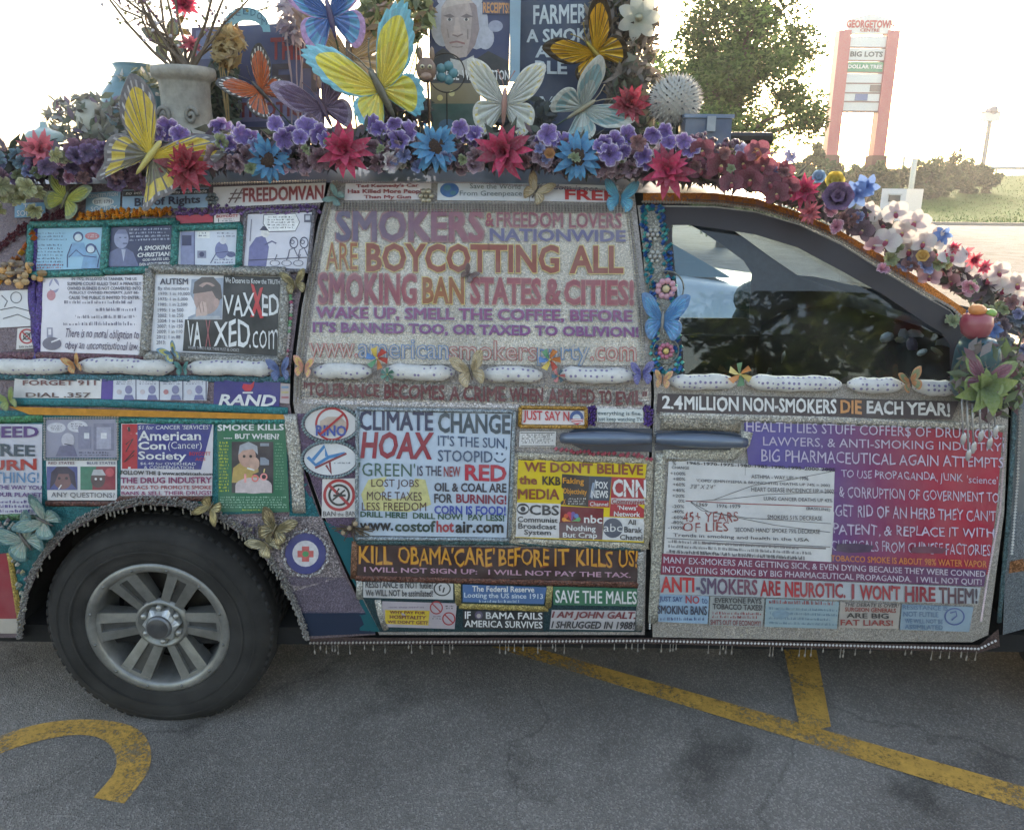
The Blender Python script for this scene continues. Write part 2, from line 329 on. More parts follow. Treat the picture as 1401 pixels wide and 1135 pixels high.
# dark seal round the window
mb = MB(); sheet(mb, [(905, 284)] + sh(FRAME_O, 0, 2) + [(1318, 470), (1312, 538), (1300, 534), (1299, 472), (1289, 456), (1265, 441), (1207, 402), (1150, 370), (1092, 339), (1034, 321), (976, 312), (945, 308), (918, 308), (938, 520), (930, 520)], (44, 40, 46), off=.004, thick=.02, step=20)
vpart(mb, 'window_seal', mat('rubber_seal', .55, noise=.1))
# orange band on the pillar above the window
ORB = [(880, 264), (976, 264), (1034, 271), (1092, 290), (1150, 316), (1207, 349), (1265, 385), (1322, 424)]
vpart(sheet(MB(), ORB + [(1318, 440), (1300, 420), (1265, 400), (1207, 366), (1150, 329), (1092, 303), (1034, 285), (976, 278), (880, 276)], (205, 122, 48), off=.001, step=20), 'pillar_band', FINE)
vpart(sheet(MB(), [(415, 870), (516, 872), (884, 872), (1200, 880), (1340, 882), (1366, 860), (1368, 884), (1340, 892), (885, 880), (430, 882)], (96, 78, 78), off=-.002, step=25), 'sill', FINE)
FA = sorted(p for p in ring_px(1660, 895, 262, 225, 40) if p[1] < 868)
vpart(sheet(MB(), [(1385, 520), (1500, 505), (1800, 545), (2150, 610), (2300, 700), (2290, 860), (1920, 872)] + FA[::-1] + [(1372, 868), (1378, 700)], lambda x, y: (120, 130, 140), step=30), 'front_wing', FINE)
# inner structure: dark floor, jamb behind the seams, roof, windscreen, bonnet, far side, ends
W = 1.86
mb = MB(); DK = (22, 22, 25)
mb.box((-1.9, .09, .24), (2.9, W - .09, .30), DK); vpart(mb, 'floor_pan', MATTE)
mb = MB(); sheet(mb, [(-250, 300), (-200, 280), (860, 280), (900, 290), (930, 530), (1300, 545), (1360, 600), (1345, 860), (440, 860), (410, 800), (380, 740), (330, 700), (260, 672), (180, 668), (110, 690), (50, 740), (10, 820), (5, 850), (-200, 850)], DK, off=-.022, thick=.004, step=40); vpart(mb, 'door_jamb', MATTE)
te = S(np.array([p[0] for p in TOPE]), np.array([p[1] for p in TOPE]))
edge = [Vector(p) for p in te]
def crown(ed, h, n=9):
    vs = []; fs = []
    for q, hh in zip(ed, h):
        for j in range(n):
            t = j / (n - 1); y = q.y + (W - 2 * q.y) * t; vs.append((q.x, y, q.z + hh * (1 - (2 * t - 1) ** 4) - .004))
    for i in range(len(ed) - 1):
        for j in range(n - 1): fs.append((i * n + j, i * n + j + 1, (i + 1) * n + j + 1, (i + 1) * n + j))
    return vs, fs
mb = MB(); vs, fs = crown(edge[:10], [.02, .09, .12, .13, .13, .13, .13, .13, .11, .07]); mb.add(vs, fs, (90, 100, 110)); vpart(mb, 'roof', CARP, smooth=True)
mb = MB(); vs, fs = crown(edge[9:], [.07, .06, .05, .05, .04, .04, .03]); mb.add(vs, fs, (60, 70, 72)); vpart(mb, 'windscreen', GLASS, smooth=True)
mb = MB(); e2 = [edge[-1], Vector((2.2, .12, .98)), Vector((2.65, .2, .86)), Vector((2.9, .35, .6)), Vector((2.92, .4, .3))]
vs, fs = crown(e2, [.03, .06, .05, .0, .0]); mb.add(vs, fs, (110, 120, 130)); vpart(mb, 'bonnet', CARP, smooth=True)
mb = MB(); e2 = [edge[0] + Vector((0, 0, 0)), Vector((-2.02, .12, 1.0)), Vector((-2.04, .1, .3))]
vs, fs = crown(e2, [.02, 0, 0]); mb.add(vs, fs, (70, 60, 80)); vpart(mb, 'tailgate', FINE, smooth=True)
def far(x, y, off):
    p = S(x, y, 0); q = p.copy(); q[:, 1] = W - p[:, 1] + off; return q
FARDOOR = [(-330, 310), (-150, 256), (450, 248), (870, 262), (976, 264), (1034, 271), (1092, 290), (1150, 316), (1207, 349), (1265, 385), (1322, 424), (1400, 474), (1800, 545), (2250, 700), (2250, 860), (-300, 860)]
WINF = [(925, 300), (976, 302), (1034, 312), (1092, 332), (1150, 362), (1207, 398), (1265, 438), (1289, 470), (1290, 585), (925, 582)]
vpart(sheet(MB(), FARDOOR, (60, 62, 68), holes=[WINF], step=45, fn=far), 'far_flank', MATTE)
vpart(sheet(MB(), WINF, (60, 62, 68), step=80, fn=far, thick=.003), 'far_window_pane', GLASS)
# interior
def seat(x, y):
    s = MB(); c = (40, 40, 44)
    s.box((x - .26, y - .25, .62), (x + .28, y + .25, .78), c)
    Mb = Matrix.Translation((x - .24, y, .74)) @ Matrix.Rotation(R(-14), 4, 'Y')
    s.box((-.08, -.25, 0), (.08, .25, .62), c, Mb); s.box((-.05, -.14, .66), (.06, .14, .86), c, Mb); s.tube([Mb @ Vector((0, -.06, .6)), Mb @ Vector((0, -.06, .7))], .008, (150, 150, 150)); s.tube([Mb @ Vector((0, .06, .6)), Mb @ Vector((0, .06, .7))], .008, (150, 150, 150))
    return vpart(s, 'seat', MATTE)
seat(.55, .5); seat(.55, 1.36)
DASH = mat('dashboard_vinyl', .9, spec=.1, noise=.2)
mb = MB(); vs = []
prof = [(1.28, .62), (1.22, .82), (1.25, .98), (1.36, 1.06), (1.6, 1.09), (1.85, 1.02), (1.85, .5)]
for y in (.1, .5, .93, 1.36, W - .1): vs += [(x, y, z + (.03 if abs(y - 1.36) < .1 else 0)) for x, z in prof]
k = len(prof); mb.add(vs, [(i * k + j, i * k + j + 1, (i + 1) * k + j + 1, (i + 1) * k + j) for i in range(4) for j in range(k - 1)], (28, 28, 31)); vpart(mb, 'dashboard', DASH, smooth=True)
mb = MB(); Ms = Matrix.Translation((1.28, 1.36, .90)) @ Matrix.Rotation(R(-62), 4, 'Y')
cp = [Ms @ Vector((.185 * math.cos(w), .185 * math.sin(w), 0)) for w in np.linspace(0, 2 * math.pi, 25)]; mb.tube(cp, .014, (28, 28, 30), 6)
for w in (0, 2.2, -2.2): mb.tube([Ms @ Vector((0, 0, 0)), Ms @ Vector((.18 * math.cos(w), .18 * math.sin(w), 0))], .018, (34, 34, 36))
mb.ball(Ms @ Vector((0, 0, 0)), .06, (34, 34, 36)); vpart(mb, 'steering_wheel', PLAST, smooth=True)
# door cards and clutter on the dash
mb = MB(); mb.box((.3, .07, .32), (1.35, .1, 1.04), (30, 30, 32)); vpart(mb, 'door_card', MATTE); mb = MB(); mb.box((.3, W - .12, .32), (1.35, W - .09, .93), (30, 30, 32)); vpart(mb, 'door_card', MATTE)
for i in range(22):
    x = rnd.uniform(1.38, 1.72); y = rnd.uniform(.2, 1.3); s = MB(); c = rnd.choice([(200, 205, 215), (120, 150, 190), (90, 70, 110), (170, 160, 140), (60, 90, 110), (230, 232, 235)])
    s.ball((x, y, 1.092), (rnd.uniform(.012, .04), rnd.uniform(.012, .04), rnd.uniform(.006, .02)), c, 7, 5, Euler((rnd.uniform(0, 3), rnd.uniform(0, 3), 0)).to_matrix())
    s.build('trinket', PLAST, label='loose shiny trinket lying on the dashboard behind the glass', cat='trinket', group='trinkets on the dashboard')
# wheels
def wheel(cx, yout, cz, side=1):
    w = obj('wheel', None, van, M=VI @ Matrix.Translation((cx, yout, cz)) @ Matrix.Rotation(R(90) * side, 4, 'X') @ Matrix.Rotation(R(1), 4, 'Z'))
    T = MB(); RO = .352
    prof = [(.212, .0), (.222, .012), (.235, .014), (.27, .022), (.305, .022), (.325, .012), (.340, -.004), (.348, -.018), (RO, -.04), (RO, -.19), (.34, -.215), (.3, -.235), (.22, -.22)]
    K = (24, 23, 24); T.lathe(prof, K, 72)
    for i in range(72):                         # tread lugs
        a = 2 * math.pi * i / 72; Mz = Matrix.Rotation(a, 4, 'Z')
        for (h0, h1, sk) in ((-.048, -.004, .3), (-.1, -.056, -.2), (-.15, -.106, .2)):
            T.box((.325, -.0105, h0), (RO + .002 if h0 < -.05 else .3465, .0105, h1), (27, 26, 27), Mz @ Matrix.Rotation(sk * .1, 4, 'Z'))
    T.lathe([(.2585, .0235), (.262, .0245), (.2655, .0235)], K, 72); T.lathe([(.298, .0235), (.301, .0245), (.304, .0232)], K, 72)
    T.v = [(x, max(y, -.324) if side > 0 else min(y, .324), z) for x, y, z in T.v]   # flattened where it stands
    T.build('tyre', RUBBER, w, True)
    rr = .216; RM = MB(); c = (140, 140, 138)
    RM.lathe([(rr + .006, -.004), (rr + .004, .012), (rr - .004, .016), (rr - .02, .014), (rr - .026, .006), (rr - .03, -.03), (rr - .04, -.11), (rr - .05, -.13)], c, 64)
    RM.lathe([(.085, -.028), (.078, -.012), (.07, -.012), (.062, -.03), (.0, -.034)], c, 40)
    RM.build('rim', ALLOY, w, True)
    bk = MB(); bk.lathe([(.20, -.11), (.05, -.105), (0, -.105)], (24, 24, 26), 32); bk.lathe([(.15, -.085), (.1, -.08), (.06, -.08)], (70, 66, 62), 32); bk.build('brake_disc', ALLOY, w, True)
    for i in range(6):
        a = i * math.pi / 3; Mz = Matrix.Rotation(a, 4, 'Z'); sp = MB()
        for s in (-1, 1):                       # each spoke is a pair of ribs round a recessed slot
            a0, a1 = s * .009, s * .036; b0, b1 = s * .016, s * .050
            vs = [(.074, a0, -.016), (.074, a1, -.02), (.19, b1, .003), (.19, b0, .006), (.074, a0, -.05), (.074, a1, -.055), (.196, b1, -.05), (.196, b0, -.05)]
            sp.add([Mz @ Vector(v) for v in vs], [(0, 1, 2, 3), (4, 7, 6, 5), (0, 4, 5, 1), (1, 5, 6, 2), (2, 6, 7, 3), (3, 7, 4, 0)], (140, 140, 138))
        sp.add([Mz @ Vector(v) for v in [(.07, -.014, -.026), (.07, .014, -.026), (.192, .022, -.006), (.192, -.022, -.006)]], [(0, 1, 2, 3)], (92, 92, 92))
        sp.add([Mz @ Vector(v) for v in [(.178, -.049, .003), (.178, .049, .003), (.193, .051, .006), (.193, -.051, .006), (.178, -.049, -.03), (.178, .049, -.03)]], [(0, 1, 2, 3), (4, 5, 1, 0)], (140, 140, 138))
        sp.build('spoke', ALLOY, w)
        nt = MB(); al = math.pi / 6 + i * math.pi / 3; nt.lathe([(.0, -.006), (.007, -.007), (.0095, -.012), (.0095, -.032)], (170, 170, 168), 10, Matrix.Translation((.058 * math.cos(al), .058 * math.sin(al), 0))); nt.build('lug_nut', METAL, w, True)
    for i in range(12):
        al = math.pi / 12 + i * math.pi / 6; nt = MB(); nt.lathe([(.0, .0195), (.004, .0185), (.0055, .0145)], (110, 110, 108), 8, Matrix.Translation(((rr - .012) * math.cos(al), (rr - .012) * math.sin(al), 0))); nt.build('rim_bolt', METAL, w, True)
    h = MB(); pr = [(.0, .012), (.034, .012), (.038, .008), (.040, .0)]; h.lathe(pr, (120, 122, 126), 32)
    n = 36; vs = []
    for j in range(n):
        a = 2 * math.pi * j / n; vs.append((.040 * math.cos(a), .040 * math.sin(a), .002))
    for j in range(n):
        a = 2 * math.pi * j / n; r_ = .047 + .011 * max(0, math.cos(6 * a)); vs.append((r_ * math.cos(a), r_ * math.sin(a), -.012))
    for j in range(n):
        a = 2 * math.pi * j / n; r_ = .049 + .011 * max(0, math.cos(6 * a)); vs.append((r_ * math.cos(a), r_ * math.sin(a), -.032))
    h.add(vs, [(i * n + j, i * n + (j + 1) % n, (i + 1) * n + (j + 1) % n, (i + 1) * n + j) for i in range(2) for j in range(n)], (196, 198, 200)); hc = h.build('hub_cap', METAL, w, False)
    e = MB(); e.lathe([(0, .0145), (.03, .0135), (.033, .0115)], (38, 40, 46), 28); e.build('hub_badge', PLAST, w, True)
    return w
wc = SV(219, 862, -.0)
wheel(wc.x, .045, .325)
wheel(2.02, .045, .325); wheel(wc.x, W - .045, .325, -1); wheel(2.02, W - .045, .325, -1)
# wheel-house liner
for x0 in (wc.x, 2.02):
    mb = MB(); mb.lathe([(.43, 0.0), (.44, .3), (.0, .3)], (14, 14, 15), 24, Matrix.Translation((x0, .06, .34)) @ Matrix.Rotation(R(-90), 4, 'X') @ Matrix.Rotation(R(178), 4, 'Z'), ang=R(184))
    vpart(mb, 'wheel_housing', MATTE)
# ------------------------------------------------------------------ posters, lettering and trim on the flank
_cu = bpy.data.curves.new('scratch', 'FONT'); _ob = bpy.data.objects.new('scratch', _cu); _cu.resolution_u = 2; col.objects.link(_ob)
_tc = {}
def glyphs(s, bold=0., shear=0.):
    k = (s, bold, shear)
    if k in _tc: return _tc[k]
    _cu.body = s; _cu.offset = bold; _cu.shear = shear; bpy.context.view_layer.update()
    me = _ob.evaluated_get(bpy.context.evaluated_depsgraph_get()).to_mesh()
    v = np.zeros(len(me.vertices) * 3); me.vertices.foreach_get('co', v); v = v.reshape(-1, 3)[:, :2].copy()
    f = [tuple(p.vertices) for p in me.polygons]
    raw = v.copy(); lo, hi = v.min(0), v.max(0)
    v = (v - lo) / (hi - lo); _tc[k] = (v, f, (hi - lo)[0] / (hi - lo)[1]); return _tc[k]
def txt(parent, s, q, c, b=.0, sh_=0., wob=0., out=None, off=.0075, name='lettering', c2=None, ob_=.025):
    xl, tl, bl, xr, tr_, br = q; b = min(b, .03)
    seed = (sum(map(ord, s)) % 97) * .37
    def put(bold, cc, o):
        stack = 'M' in s and bold > 0
        v, f, asp = glyphs(s, 0. if stack else bold, sh_); lay = 0
        if stack:                               # heavy M: four shifted layers instead of a swollen outline
            n0 = len(v); dx = bold * 1.15 / asp; dy = bold * .9; v = np.vstack([v + np.array(d) for d in ((-dx, -dy), (dx, -dy), (-dx, dy), (dx, dy))]); f = [tuple(i + k * n0 for i in ff) for k in range(4) for ff in f]; lay = np.repeat(np.arange(4), n0) * .00005
        u = v[:, 0]; w = v[:, 1]
        if wob:
            w = w + wob * (np.sin(u * asp * 5.3 + seed) * .6 + np.sin(u * asp * 2.1 + seed * 2) * .6 + .5 * np.sin(w * 9 + u * asp * 3))
            u = u + wob / asp * (np.sin(v[:, 1] * 6 + u * asp * 4 + seed) * .7)
        ex = 0.
        if bold > b and out: ex = (bold - b)
        X = xl + (xr - xl) * u; T_ = tl + (tr_ - tl) * u; B_ = bl + (br - bl) * u
        Y = B_ + (T_ - B_) * w
        if ex:
            hh = abs(bl - tl) * ex * 1.3; X = X + (u - .5) * 2 * hh; Y = Y - (w - .5) * 2 * hh
        m = MB()
        if c2 is not None and o == off:
            cs = [tuple(cc[i] * (1 - t) + c2[i] * t for i in range(3)) for t in (v[list(ff), 0].mean() for ff in f)]
        else: cs = cc
        m.add(S(X, Y, o + lay), f, cs); return m.build(name, INK, parent)
    if out: put(b + ob_, out, off - .0006)
    return put(b, c, off)
def bil(q, u, w): # q TL TR BR BL in pixels
    q = np.asarray(q, float); a = q[0] + (q[1] - q[0]) * u[..., None]; b = q[3] + (q[2] - q[3]) * u[..., None]; return a + (b - a) * w[..., None]
def panel(name, q, c, off=.005, m=PRINT, parent=None, thick=.004, bow=.0007, label=None, c2=None):
    xs = np.asarray(q, float); nu = max(2, int(np.ptp(xs[:, 0]) / 14)); nv = max(2, int(np.ptp(xs[:, 1]) / 14))
    u, w = np.meshgrid(np.linspace(0, 1, nu + 1), np.linspace(0, 1, nv + 1)); u = u.ravel(); w = w.ravel()
    p = bil(q, u, w); wr = off + bow * np.sin(u * 9 + w * 4) * np.sin(w * 7 + 1)
    a = S(p[:, 0], p[:, 1], 0); a = S(p[:, 0], p[:, 1], wr); b = S(p[:, 0], p[:, 1], off - thick)
    k = nu + 1; n = len(u); fs = [(j * k + i, j * k + i + 1, (j + 1) * k + i + 1, (j + 1) * k + i) for j in range(nv) for i in range(nu)]
    lp = [i for i in range(nu)] + [nu + j * k for j in range(nv)] + [nv * k + i for i in range(nu, 0, -1)] + [j * k for j in range(nv, 0, -1)]
    rim = [(lp[i], lp[(i + 1) % len(lp)], lp[(i + 1) % len(lp)] + n, lp[i] + n) for i in range(len(lp))]
    mb = MB()
    if c2 is not None:
        cs = [tuple(c[i] * (1 - t) + c2[i] * t for i in range(3)) for t in (u[[i % n for i in f]].mean() for f in fs + rim)]
    else: cs = c
    allv = np.vstack([a, b]); use = sorted({i for f in fs + rim for i in f}); ix = {v: i for i, v in enumerate(use)}
    mb.add(allv[use], [tuple(ix[i] for i in f) for f in fs + rim], cs)
    o = mb.build(name, m, parent or van, M=VI if parent is None else None)
    if label: o['label'] = label
    return o
def R4(x0, y0, x1, y1): return [(x0, y0), (x1, y0), (x1, y1), (x0, y1)]
class Pic:                                      # flat print: each shape a little above the last
    def __init__(s, off=.0056): s.mb = MB(); s.off = off
    def p(s, pts, c):
        s.off += .00006
        if len(pts) == 4: sheet(s.mb, pts, c, off=s.off, thick=.0004, step=30)
        else: sheet(s.mb, pts, c, off=s.off, thick=.0004, step=30)
        return s
    def c(s, x, y, rx, c_, ry=None, n=20): return s.p(ring_px(x, y, rx, ry, n), c_)
    def r(s, x0, y0, x1, y1, c_): return s.p(R4(x0, y0, x1, y1), c_)
    def ring(s, x, y, r0, w, c_, ry=None, n=28):
        s.off += .00006; a = np.linspace(0, 2 * np.pi, n, endpoint=False); k = (ry or r0) / r0
        X = np.concatenate([x + r0 * np.cos(a), x + (r0 - w) * np.cos(a)]); Y = np.concatenate([y + r0 * k * np.sin(a), y + (r0 - w) * k * np.sin(a)])
        s.mb.add(S(X, Y, s.off), [(i, (i + 1) % n, n + (i + 1) % n, n + i) for i in range(n)], c_); return s
    def l(s, pts, w, c_):                        # stroke
        s.off += .00006; pts = [Vector((a, b, 0)) for a, b in pts]; A = []; B = []
        for i, q in enumerate(pts):
            t = (pts[min(i + 1, len(pts) - 1)] - pts[max(i - 1, 0)]).normalized(); n = Vector((-t.y, t.x, 0)) * w / 2; A.append(q + n); B.append(q - n)
        V = A + B; k = len(pts)
        s.mb.add(S(np.array([v.x for v in V]), np.array([v.y for v in V]), s.off), [(i, i + 1, k + i + 1, k + i) for i in range(k - 1)], c_); return s
    def scrib(s, x0, y0, x1, y1, n, c_, slope=0., h=.5, seed=0):  # rows of print too small to read
        r_ = random.Random(seed + int(x0 * 7 + y0)); lh = (y1 - y0) / n
        for i in range(n):
            x = x0 + r_.uniform(0, 2); y = y0 + i * lh; xe = x1 - r_.uniform(0, (x1 - x0) * .12)
            while x < xe:
                w = min(r_.uniform(2, 7), xe - x); k = max(1, int(w / 1.5))
                for j in range(k):
                    xx = x + j * w / k; dy = slope * (xx - x0); t = r_.choice((0, 0, .3, .45)) * lh * h; ww = w / k * r_.choice((.35, .6, .78))
                    X = np.array([xx, xx + ww, xx + ww, xx]); Y = np.array([y + t, y + t, y + lh * h, y + lh * h]) + dy
                    s.mb.add(S(X, Y, s.off), [(0, 1, 2, 3)], c_)
                x += w + 1.3
        return s
    def end(s, parent, name='picture'): return s.mb.build(name, INK, parent)
def bead_line(name, pts, r, c, m=METAL, gap=1.9, off=.008, parent=None, jitter=0., cs=None):  # pts pixels; r metres
    pts = [SV(x, y, off) for x, y in pts]; mb = MB(); rr_ = random.Random(len(pts) + int(pts[0].x * 1000))
    bm_v = None; d = 0
    for a, b in zip(pts, pts[1:]):
        L = (b - a).length
        while d < L:
            q = a + (b - a) * (d / L) + Vector((rr_.gauss(0, jitter), 0, rr_.gauss(0, jitter))); cc = rr_.choice(cs) if cs else c
            mb.add([q + Vector(v) * r for v in ((1, 0, 0), (0, 0, 1), (-1, 0, 0), (0, 0, -1), (.4, -1, .4), (-.4, -1, -.4))], [(0, 1, 4), (1, 2, 4), (2, 5, 4), (2, 3, 5), (3, 0, 5), (0, 4, 5)], cc)
            d += r * gap
        d -= L
    return vpart(mb, name, m, parent, kind='stuff')
def rope(name, pts, r, c, m=GLIT, off=.008, n=8): 
    mb = MB().tube([SV(x, y, .001) for x, y in densify(pts, 12, False)], r, c, n); ce = [SV(x, y, .001).y for x, y in densify(pts, 12, False)]
    mb.v = [(v[0], ce[i // n] + (v[1] - ce[i // n]) * (.5 if r < .01 else .32) - .003 + .0016 * math.sin(i * 3.7), v[2]) for i, v in enumerate(mb.v)]
    return vpart(mb, name, m, smooth=True)
def frame(q, w, c, m=GLIT, name='poster_trim', off=.007):   # padded band round a panel
    for i in range(4):
        a, b = q[i], q[(i + 1) % 4]
        vpart(MB().tube([SV(x, y, off) for x, y in densify([a, b], 12, False)], w, c, 6), name, m, smooth=True)

BLK = (26, 26, 30); RED = (176, 34, 46); WHT = (226, 227, 230); NAVY = (38, 40, 104)
# painted patches of the body under the posters
def patch(pts, c, m=FINE, off=.0016): vpart(sheet(MB(), pts, c, off=off, thick=.001, step=18), 'paint_patch', m)
patch([(-60, 560), (392, 566), (396, 700), (300, 704), (250, 688), (195, 685), (140, 697), (88, 724), (52, 762), (30, 815), (-60, 868)], (34, 118, 126))
patch([(398, 640), (412, 640), (437, 706), (396, 706)], (20, 112, 124)); patch([(392, 562), (396, 562), (405, 606), (430, 690), (400, 640)], (96, 76, 104))
patch([(306, 706), (440, 706), (470, 788), (398, 810), (380, 778), (346, 738)], (150, 140, 146), GLIT)
patch([(390, 788), (472, 790), (500, 838), (410, 838)], (120, 110, 128)); patch([(408, 836), (500, 838), (514, 866), (420, 870)], (44, 58, 84), CARP)
patch([(403, 566), (488, 562), (488, 745), (450, 720), (412, 620)], (112, 92, 118)); patch([(443, 712), (492, 738), (492, 862), (520, 864), (480, 790)], (20, 104, 116), CARP)
patch([(486, 796), (878, 802), (878, 864), (520, 864)], (44, 74, 82))
patch([(404, 544), (890, 556), (890, 562), (404, 552)], (206, 200, 204), GLIT)

# ---- rear quarter, header band
q = [(20, 278), (62, 277), (62, 296), (20, 298)]; o = panel('sticker', q, (104, 160, 196)); txt(o, 'THE', (32, 279, 286, 50, 279, 286), WHT, .01); txt(o, 'SOCIETY', (23, 288, 296, 60, 287, 295), WHT, .01)
q = [(118, 264), (165, 261), (164, 289), (117, 291)]; o = panel('sticker', q, (122, 164, 190)); Pic().c(141, 276, 15, (222, 230, 236), 6).end(o); txt(o, 'EST. 1791', (129, 274, 279, 153, 273, 278), (90, 100, 120), .01); txt(o, 'CONSTITUTION', (121, 266, 271, 161, 263, 268), WHT, .008); txt(o, 'SOCIETY', (124, 283, 289, 160, 281, 287), WHT, .01)
q = [(168, 260), (286, 257), (284, 285), (167, 289)]; o = panel('sticker', q, (150, 186, 218)); Pic().p([(168, 261), (286, 258), (286, 265), (168, 269)], (56, 58, 66)).end(o); txt(o, 'no other Bill Congress ever made', (172, 262, 268, 283, 259, 265), WHT, .01, .3, .04); txt(o, 'Bill of Rights', (184, 271, 286, 274, 267, 281), (40, 48, 82), .025)
rope('rope_trim', [(166, 291), (284, 287)], .007, (150, 142, 138)); 
q = [(292, 256), (446, 250), (442, 277), (290, 284)]; o = panel('banner', q, (222, 218, 220)); txt(o, '#', (312, 259, 278, 333, 258, 277), (110, 86, 86), .0, .3); txt(o, 'FREEDOMVAN', (333, 258, 276, 442, 254, 272), (138, 42, 46), .03, out=(206, 170, 170))
bead_line('bead_trim', [(166, 255), (448, 247)], .004, (196, 188, 180)); bead_line('bead_trim', [(288, 286), (440, 280)], .0042, (178, 170, 168))
bead_line('bead_trim', [(238, 288), (434, 284)], .006, (122, 92, 150), GLIT, 1.2, jitter=.004); bead_line('bead_trim', [(238, 291), (434, 288)], .006, (148, 118, 176), GLIT, 1.2, jitter=.004)
for k in range(4): bead_line('bead_trim', [(104, 304 - k * 3.5), (170, 296 - k * 3), (236, 292 - k * 2.6)], .006, (214, 148, 66), METAL, 1.3, jitter=.003, cs=[(226, 160, 70), (190, 120, 50), (240, 190, 110)])
for k in range(3): bead_line('bead_trim', [(-40, 370 - k * 4), (0, 341 - k * 4), (28, 318 - k * 4), (70, 299 - k * 4), (105, 291 - k * 4)], .006, (120, 74, 84), METAL, 1.2, jitter=.003)
bead_line('bead_trim', [(-20, 404), (6, 372), (36, 338), (52, 318)], .011, (232, 150, 60), METAL, 1.5, jitter=.006, cs=[(240, 170, 70), (220, 110, 50), (180, 110, 60)])
# ---- rear quarter window posters
TG = (58, 132, 128)
q = [(48, 313), (142, 310), (138, 367), (45, 370)]; o = panel('poster', q, (146, 192, 218)); frame([(43, 308), (146, 306), (142, 373), (40, 376)], .011, TG)
pc = Pic(); pc.scrib(51, 318, 92, 331, 3, (90, 110, 140), h=.45).scrib(49, 334, 88, 366, 7, (60, 76, 110)).scrib(49, 361, 88, 369, 2, RED)
for (cx, cy) in ((107, 324), (124, 340)): pc.c(cx, cy, 7, (70, 100, 150)).c(cx, cy + 1, 5, (206, 218, 226)); pc.p([(cx - 9, cy + 8), (cx + 8, cy + 8), (cx + 12, cy + 27), (cx - 13, cy + 27)], (120, 166, 206)).ring(cx, cy, 7, 1.2, NAVY)
pc.c(126, 323, 10, (196, 110, 120), 5).scrib(118, 321, 134, 326, 2, WHT).l([(94, 352), (104, 342), (114, 350), (132, 352)], 1.2, NAVY).l([(92, 366), (92, 350), (98, 334)], 1.2, NAVY).l([(133, 366), (136, 350), (130, 336)], 1.2, NAVY); pc.end(o)
q = [(152, 311), (237, 308), (234, 363), (147, 366)]; o = panel('poster', q, (44, 50, 88)); frame([(147, 306), (241, 303), (238, 368), (143, 371)], .011, TG)
pc = Pic(); pc.p([(148, 364), (150, 345), (160, 340), (172, 339), (182, 345), (190, 364)], (96, 104, 146)).c(166, 327, 10, (150, 156, 190), 13).p([(158, 320), (162, 314), (172, 314), (175, 320)], (110, 116, 156)).l([(168, 333), (174, 333)], 1.5, (60, 66, 100)).l([(163, 325), (166, 325)], 1.4, (60, 66, 100)).l([(170, 325), (173, 325)], 1.4, (60, 66, 100)).p([(166, 341), (172, 341), (169, 358)], (180, 186, 210)).scrib(177, 313, 234, 332, 4, (180, 186, 210), -.03); pc.end(o)
txt(o, 'A SMOKING', (189, 337, 343, 235, 335, 341), WHT, .03, .2); txt(o, 'CHRISTIAN!', (188, 346, 352, 234, 344, 350), WHT, .03, .2); txt(o, 'GOD HATES LIES,', (195, 354, 358, 232, 352, 356), WHT, .02); txt(o, 'EVEN ABOUT SMOKING', (191, 360, 364, 233, 358, 362), WHT, .02)
q = [(246, 316), (325, 313), (322, 363), (243, 366)]; o = panel('poster', q, (206, 212, 226)); frame([(241, 312), (330, 309), (327, 367), (238, 370)], .011, TG)
pc = Pic(); pc.r(247, 317, 266, 362, (134, 140, 178)).r(249, 322, 262, 336, (52, 56, 96)).r(270, 316, 287, 326, (236, 238, 240)).c(303, 342, 9, (120, 126, 170), 12).c(305, 329, 5, (214, 216, 226)).c(316, 348, 6, (90, 96, 140), 4).l([(288, 360), (296, 346), (312, 344), (322, 350)], 1.3, (70, 74, 120)).r(270, 343, 282, 353, (130, 134, 160)).c(276, 348, 3.4, (52, 56, 96)).scrib(272, 318, 284, 325, 2, (90, 92, 120)).scrib(296, 318, 322, 326, 2, (120, 124, 150)).l([(266, 316), (266, 363)], 1.2, (70, 74, 120)).scrib(292, 354, 320, 362, 2, (110, 114, 150)); pc.end(o)
q = [(241, 295), (291, 293), (291, 304), (241, 306)]; panel('sticker', q, (190, 46, 74))
q = [(293, 293), (328, 292), (328, 303), (293, 305)]; o = panel('sticker', q, (224, 214, 216)); txt(o, 'BOYCOTT', (296, 294, 298, 326, 293, 297), RED, .04); Pic().l([(299, 299), (299, 304)], 1, BLK).scrib(304, 299, 322, 304, 2, BLK).end(o)
q = [(339, 293), (427, 290), (419, 368), (333, 366)]; o = panel('poster', q, (214, 212, 224)); frame([(336, 290), (430, 287), (422, 371), (330, 369)], .006, (120, 116, 124))
pc = Pic(); pc.p([(339, 366), (341, 338), (350, 325), (362, 322), (368, 338), (364, 366)], (112, 112, 160)).c(363, 318, 6, (226, 222, 222), 7).p([(355, 315), (360, 309), (370, 312), (371, 316)], (60, 60, 84)).l([(362, 335), (372, 330), (378, 333)], 2, (90, 90, 130)).p([(361, 294), (404, 292), (410, 304), (404, 316), (368, 317), (360, 306)], (240, 240, 243)).l([(361, 294), (404, 292), (410, 304), (404, 316), (368, 317), (360, 306), (361, 294)], 1, (60, 60, 80)).scrib(366, 296, 404, 314, 5, (60, 60, 76))
for cx in (402, 416): pc.ring(cx, 332, 6, 1.2, (60, 60, 90), 8).ring(cx - 2, 331, 3, 1, (60, 60, 90)).l([(cx - 8, 352), (cx - 6, 342), (cx, 339), (cx + 5, 350)], 1.2, (60, 60, 90))
pc.l([(340, 356), (420, 352)], 1.2, (60, 60, 90))
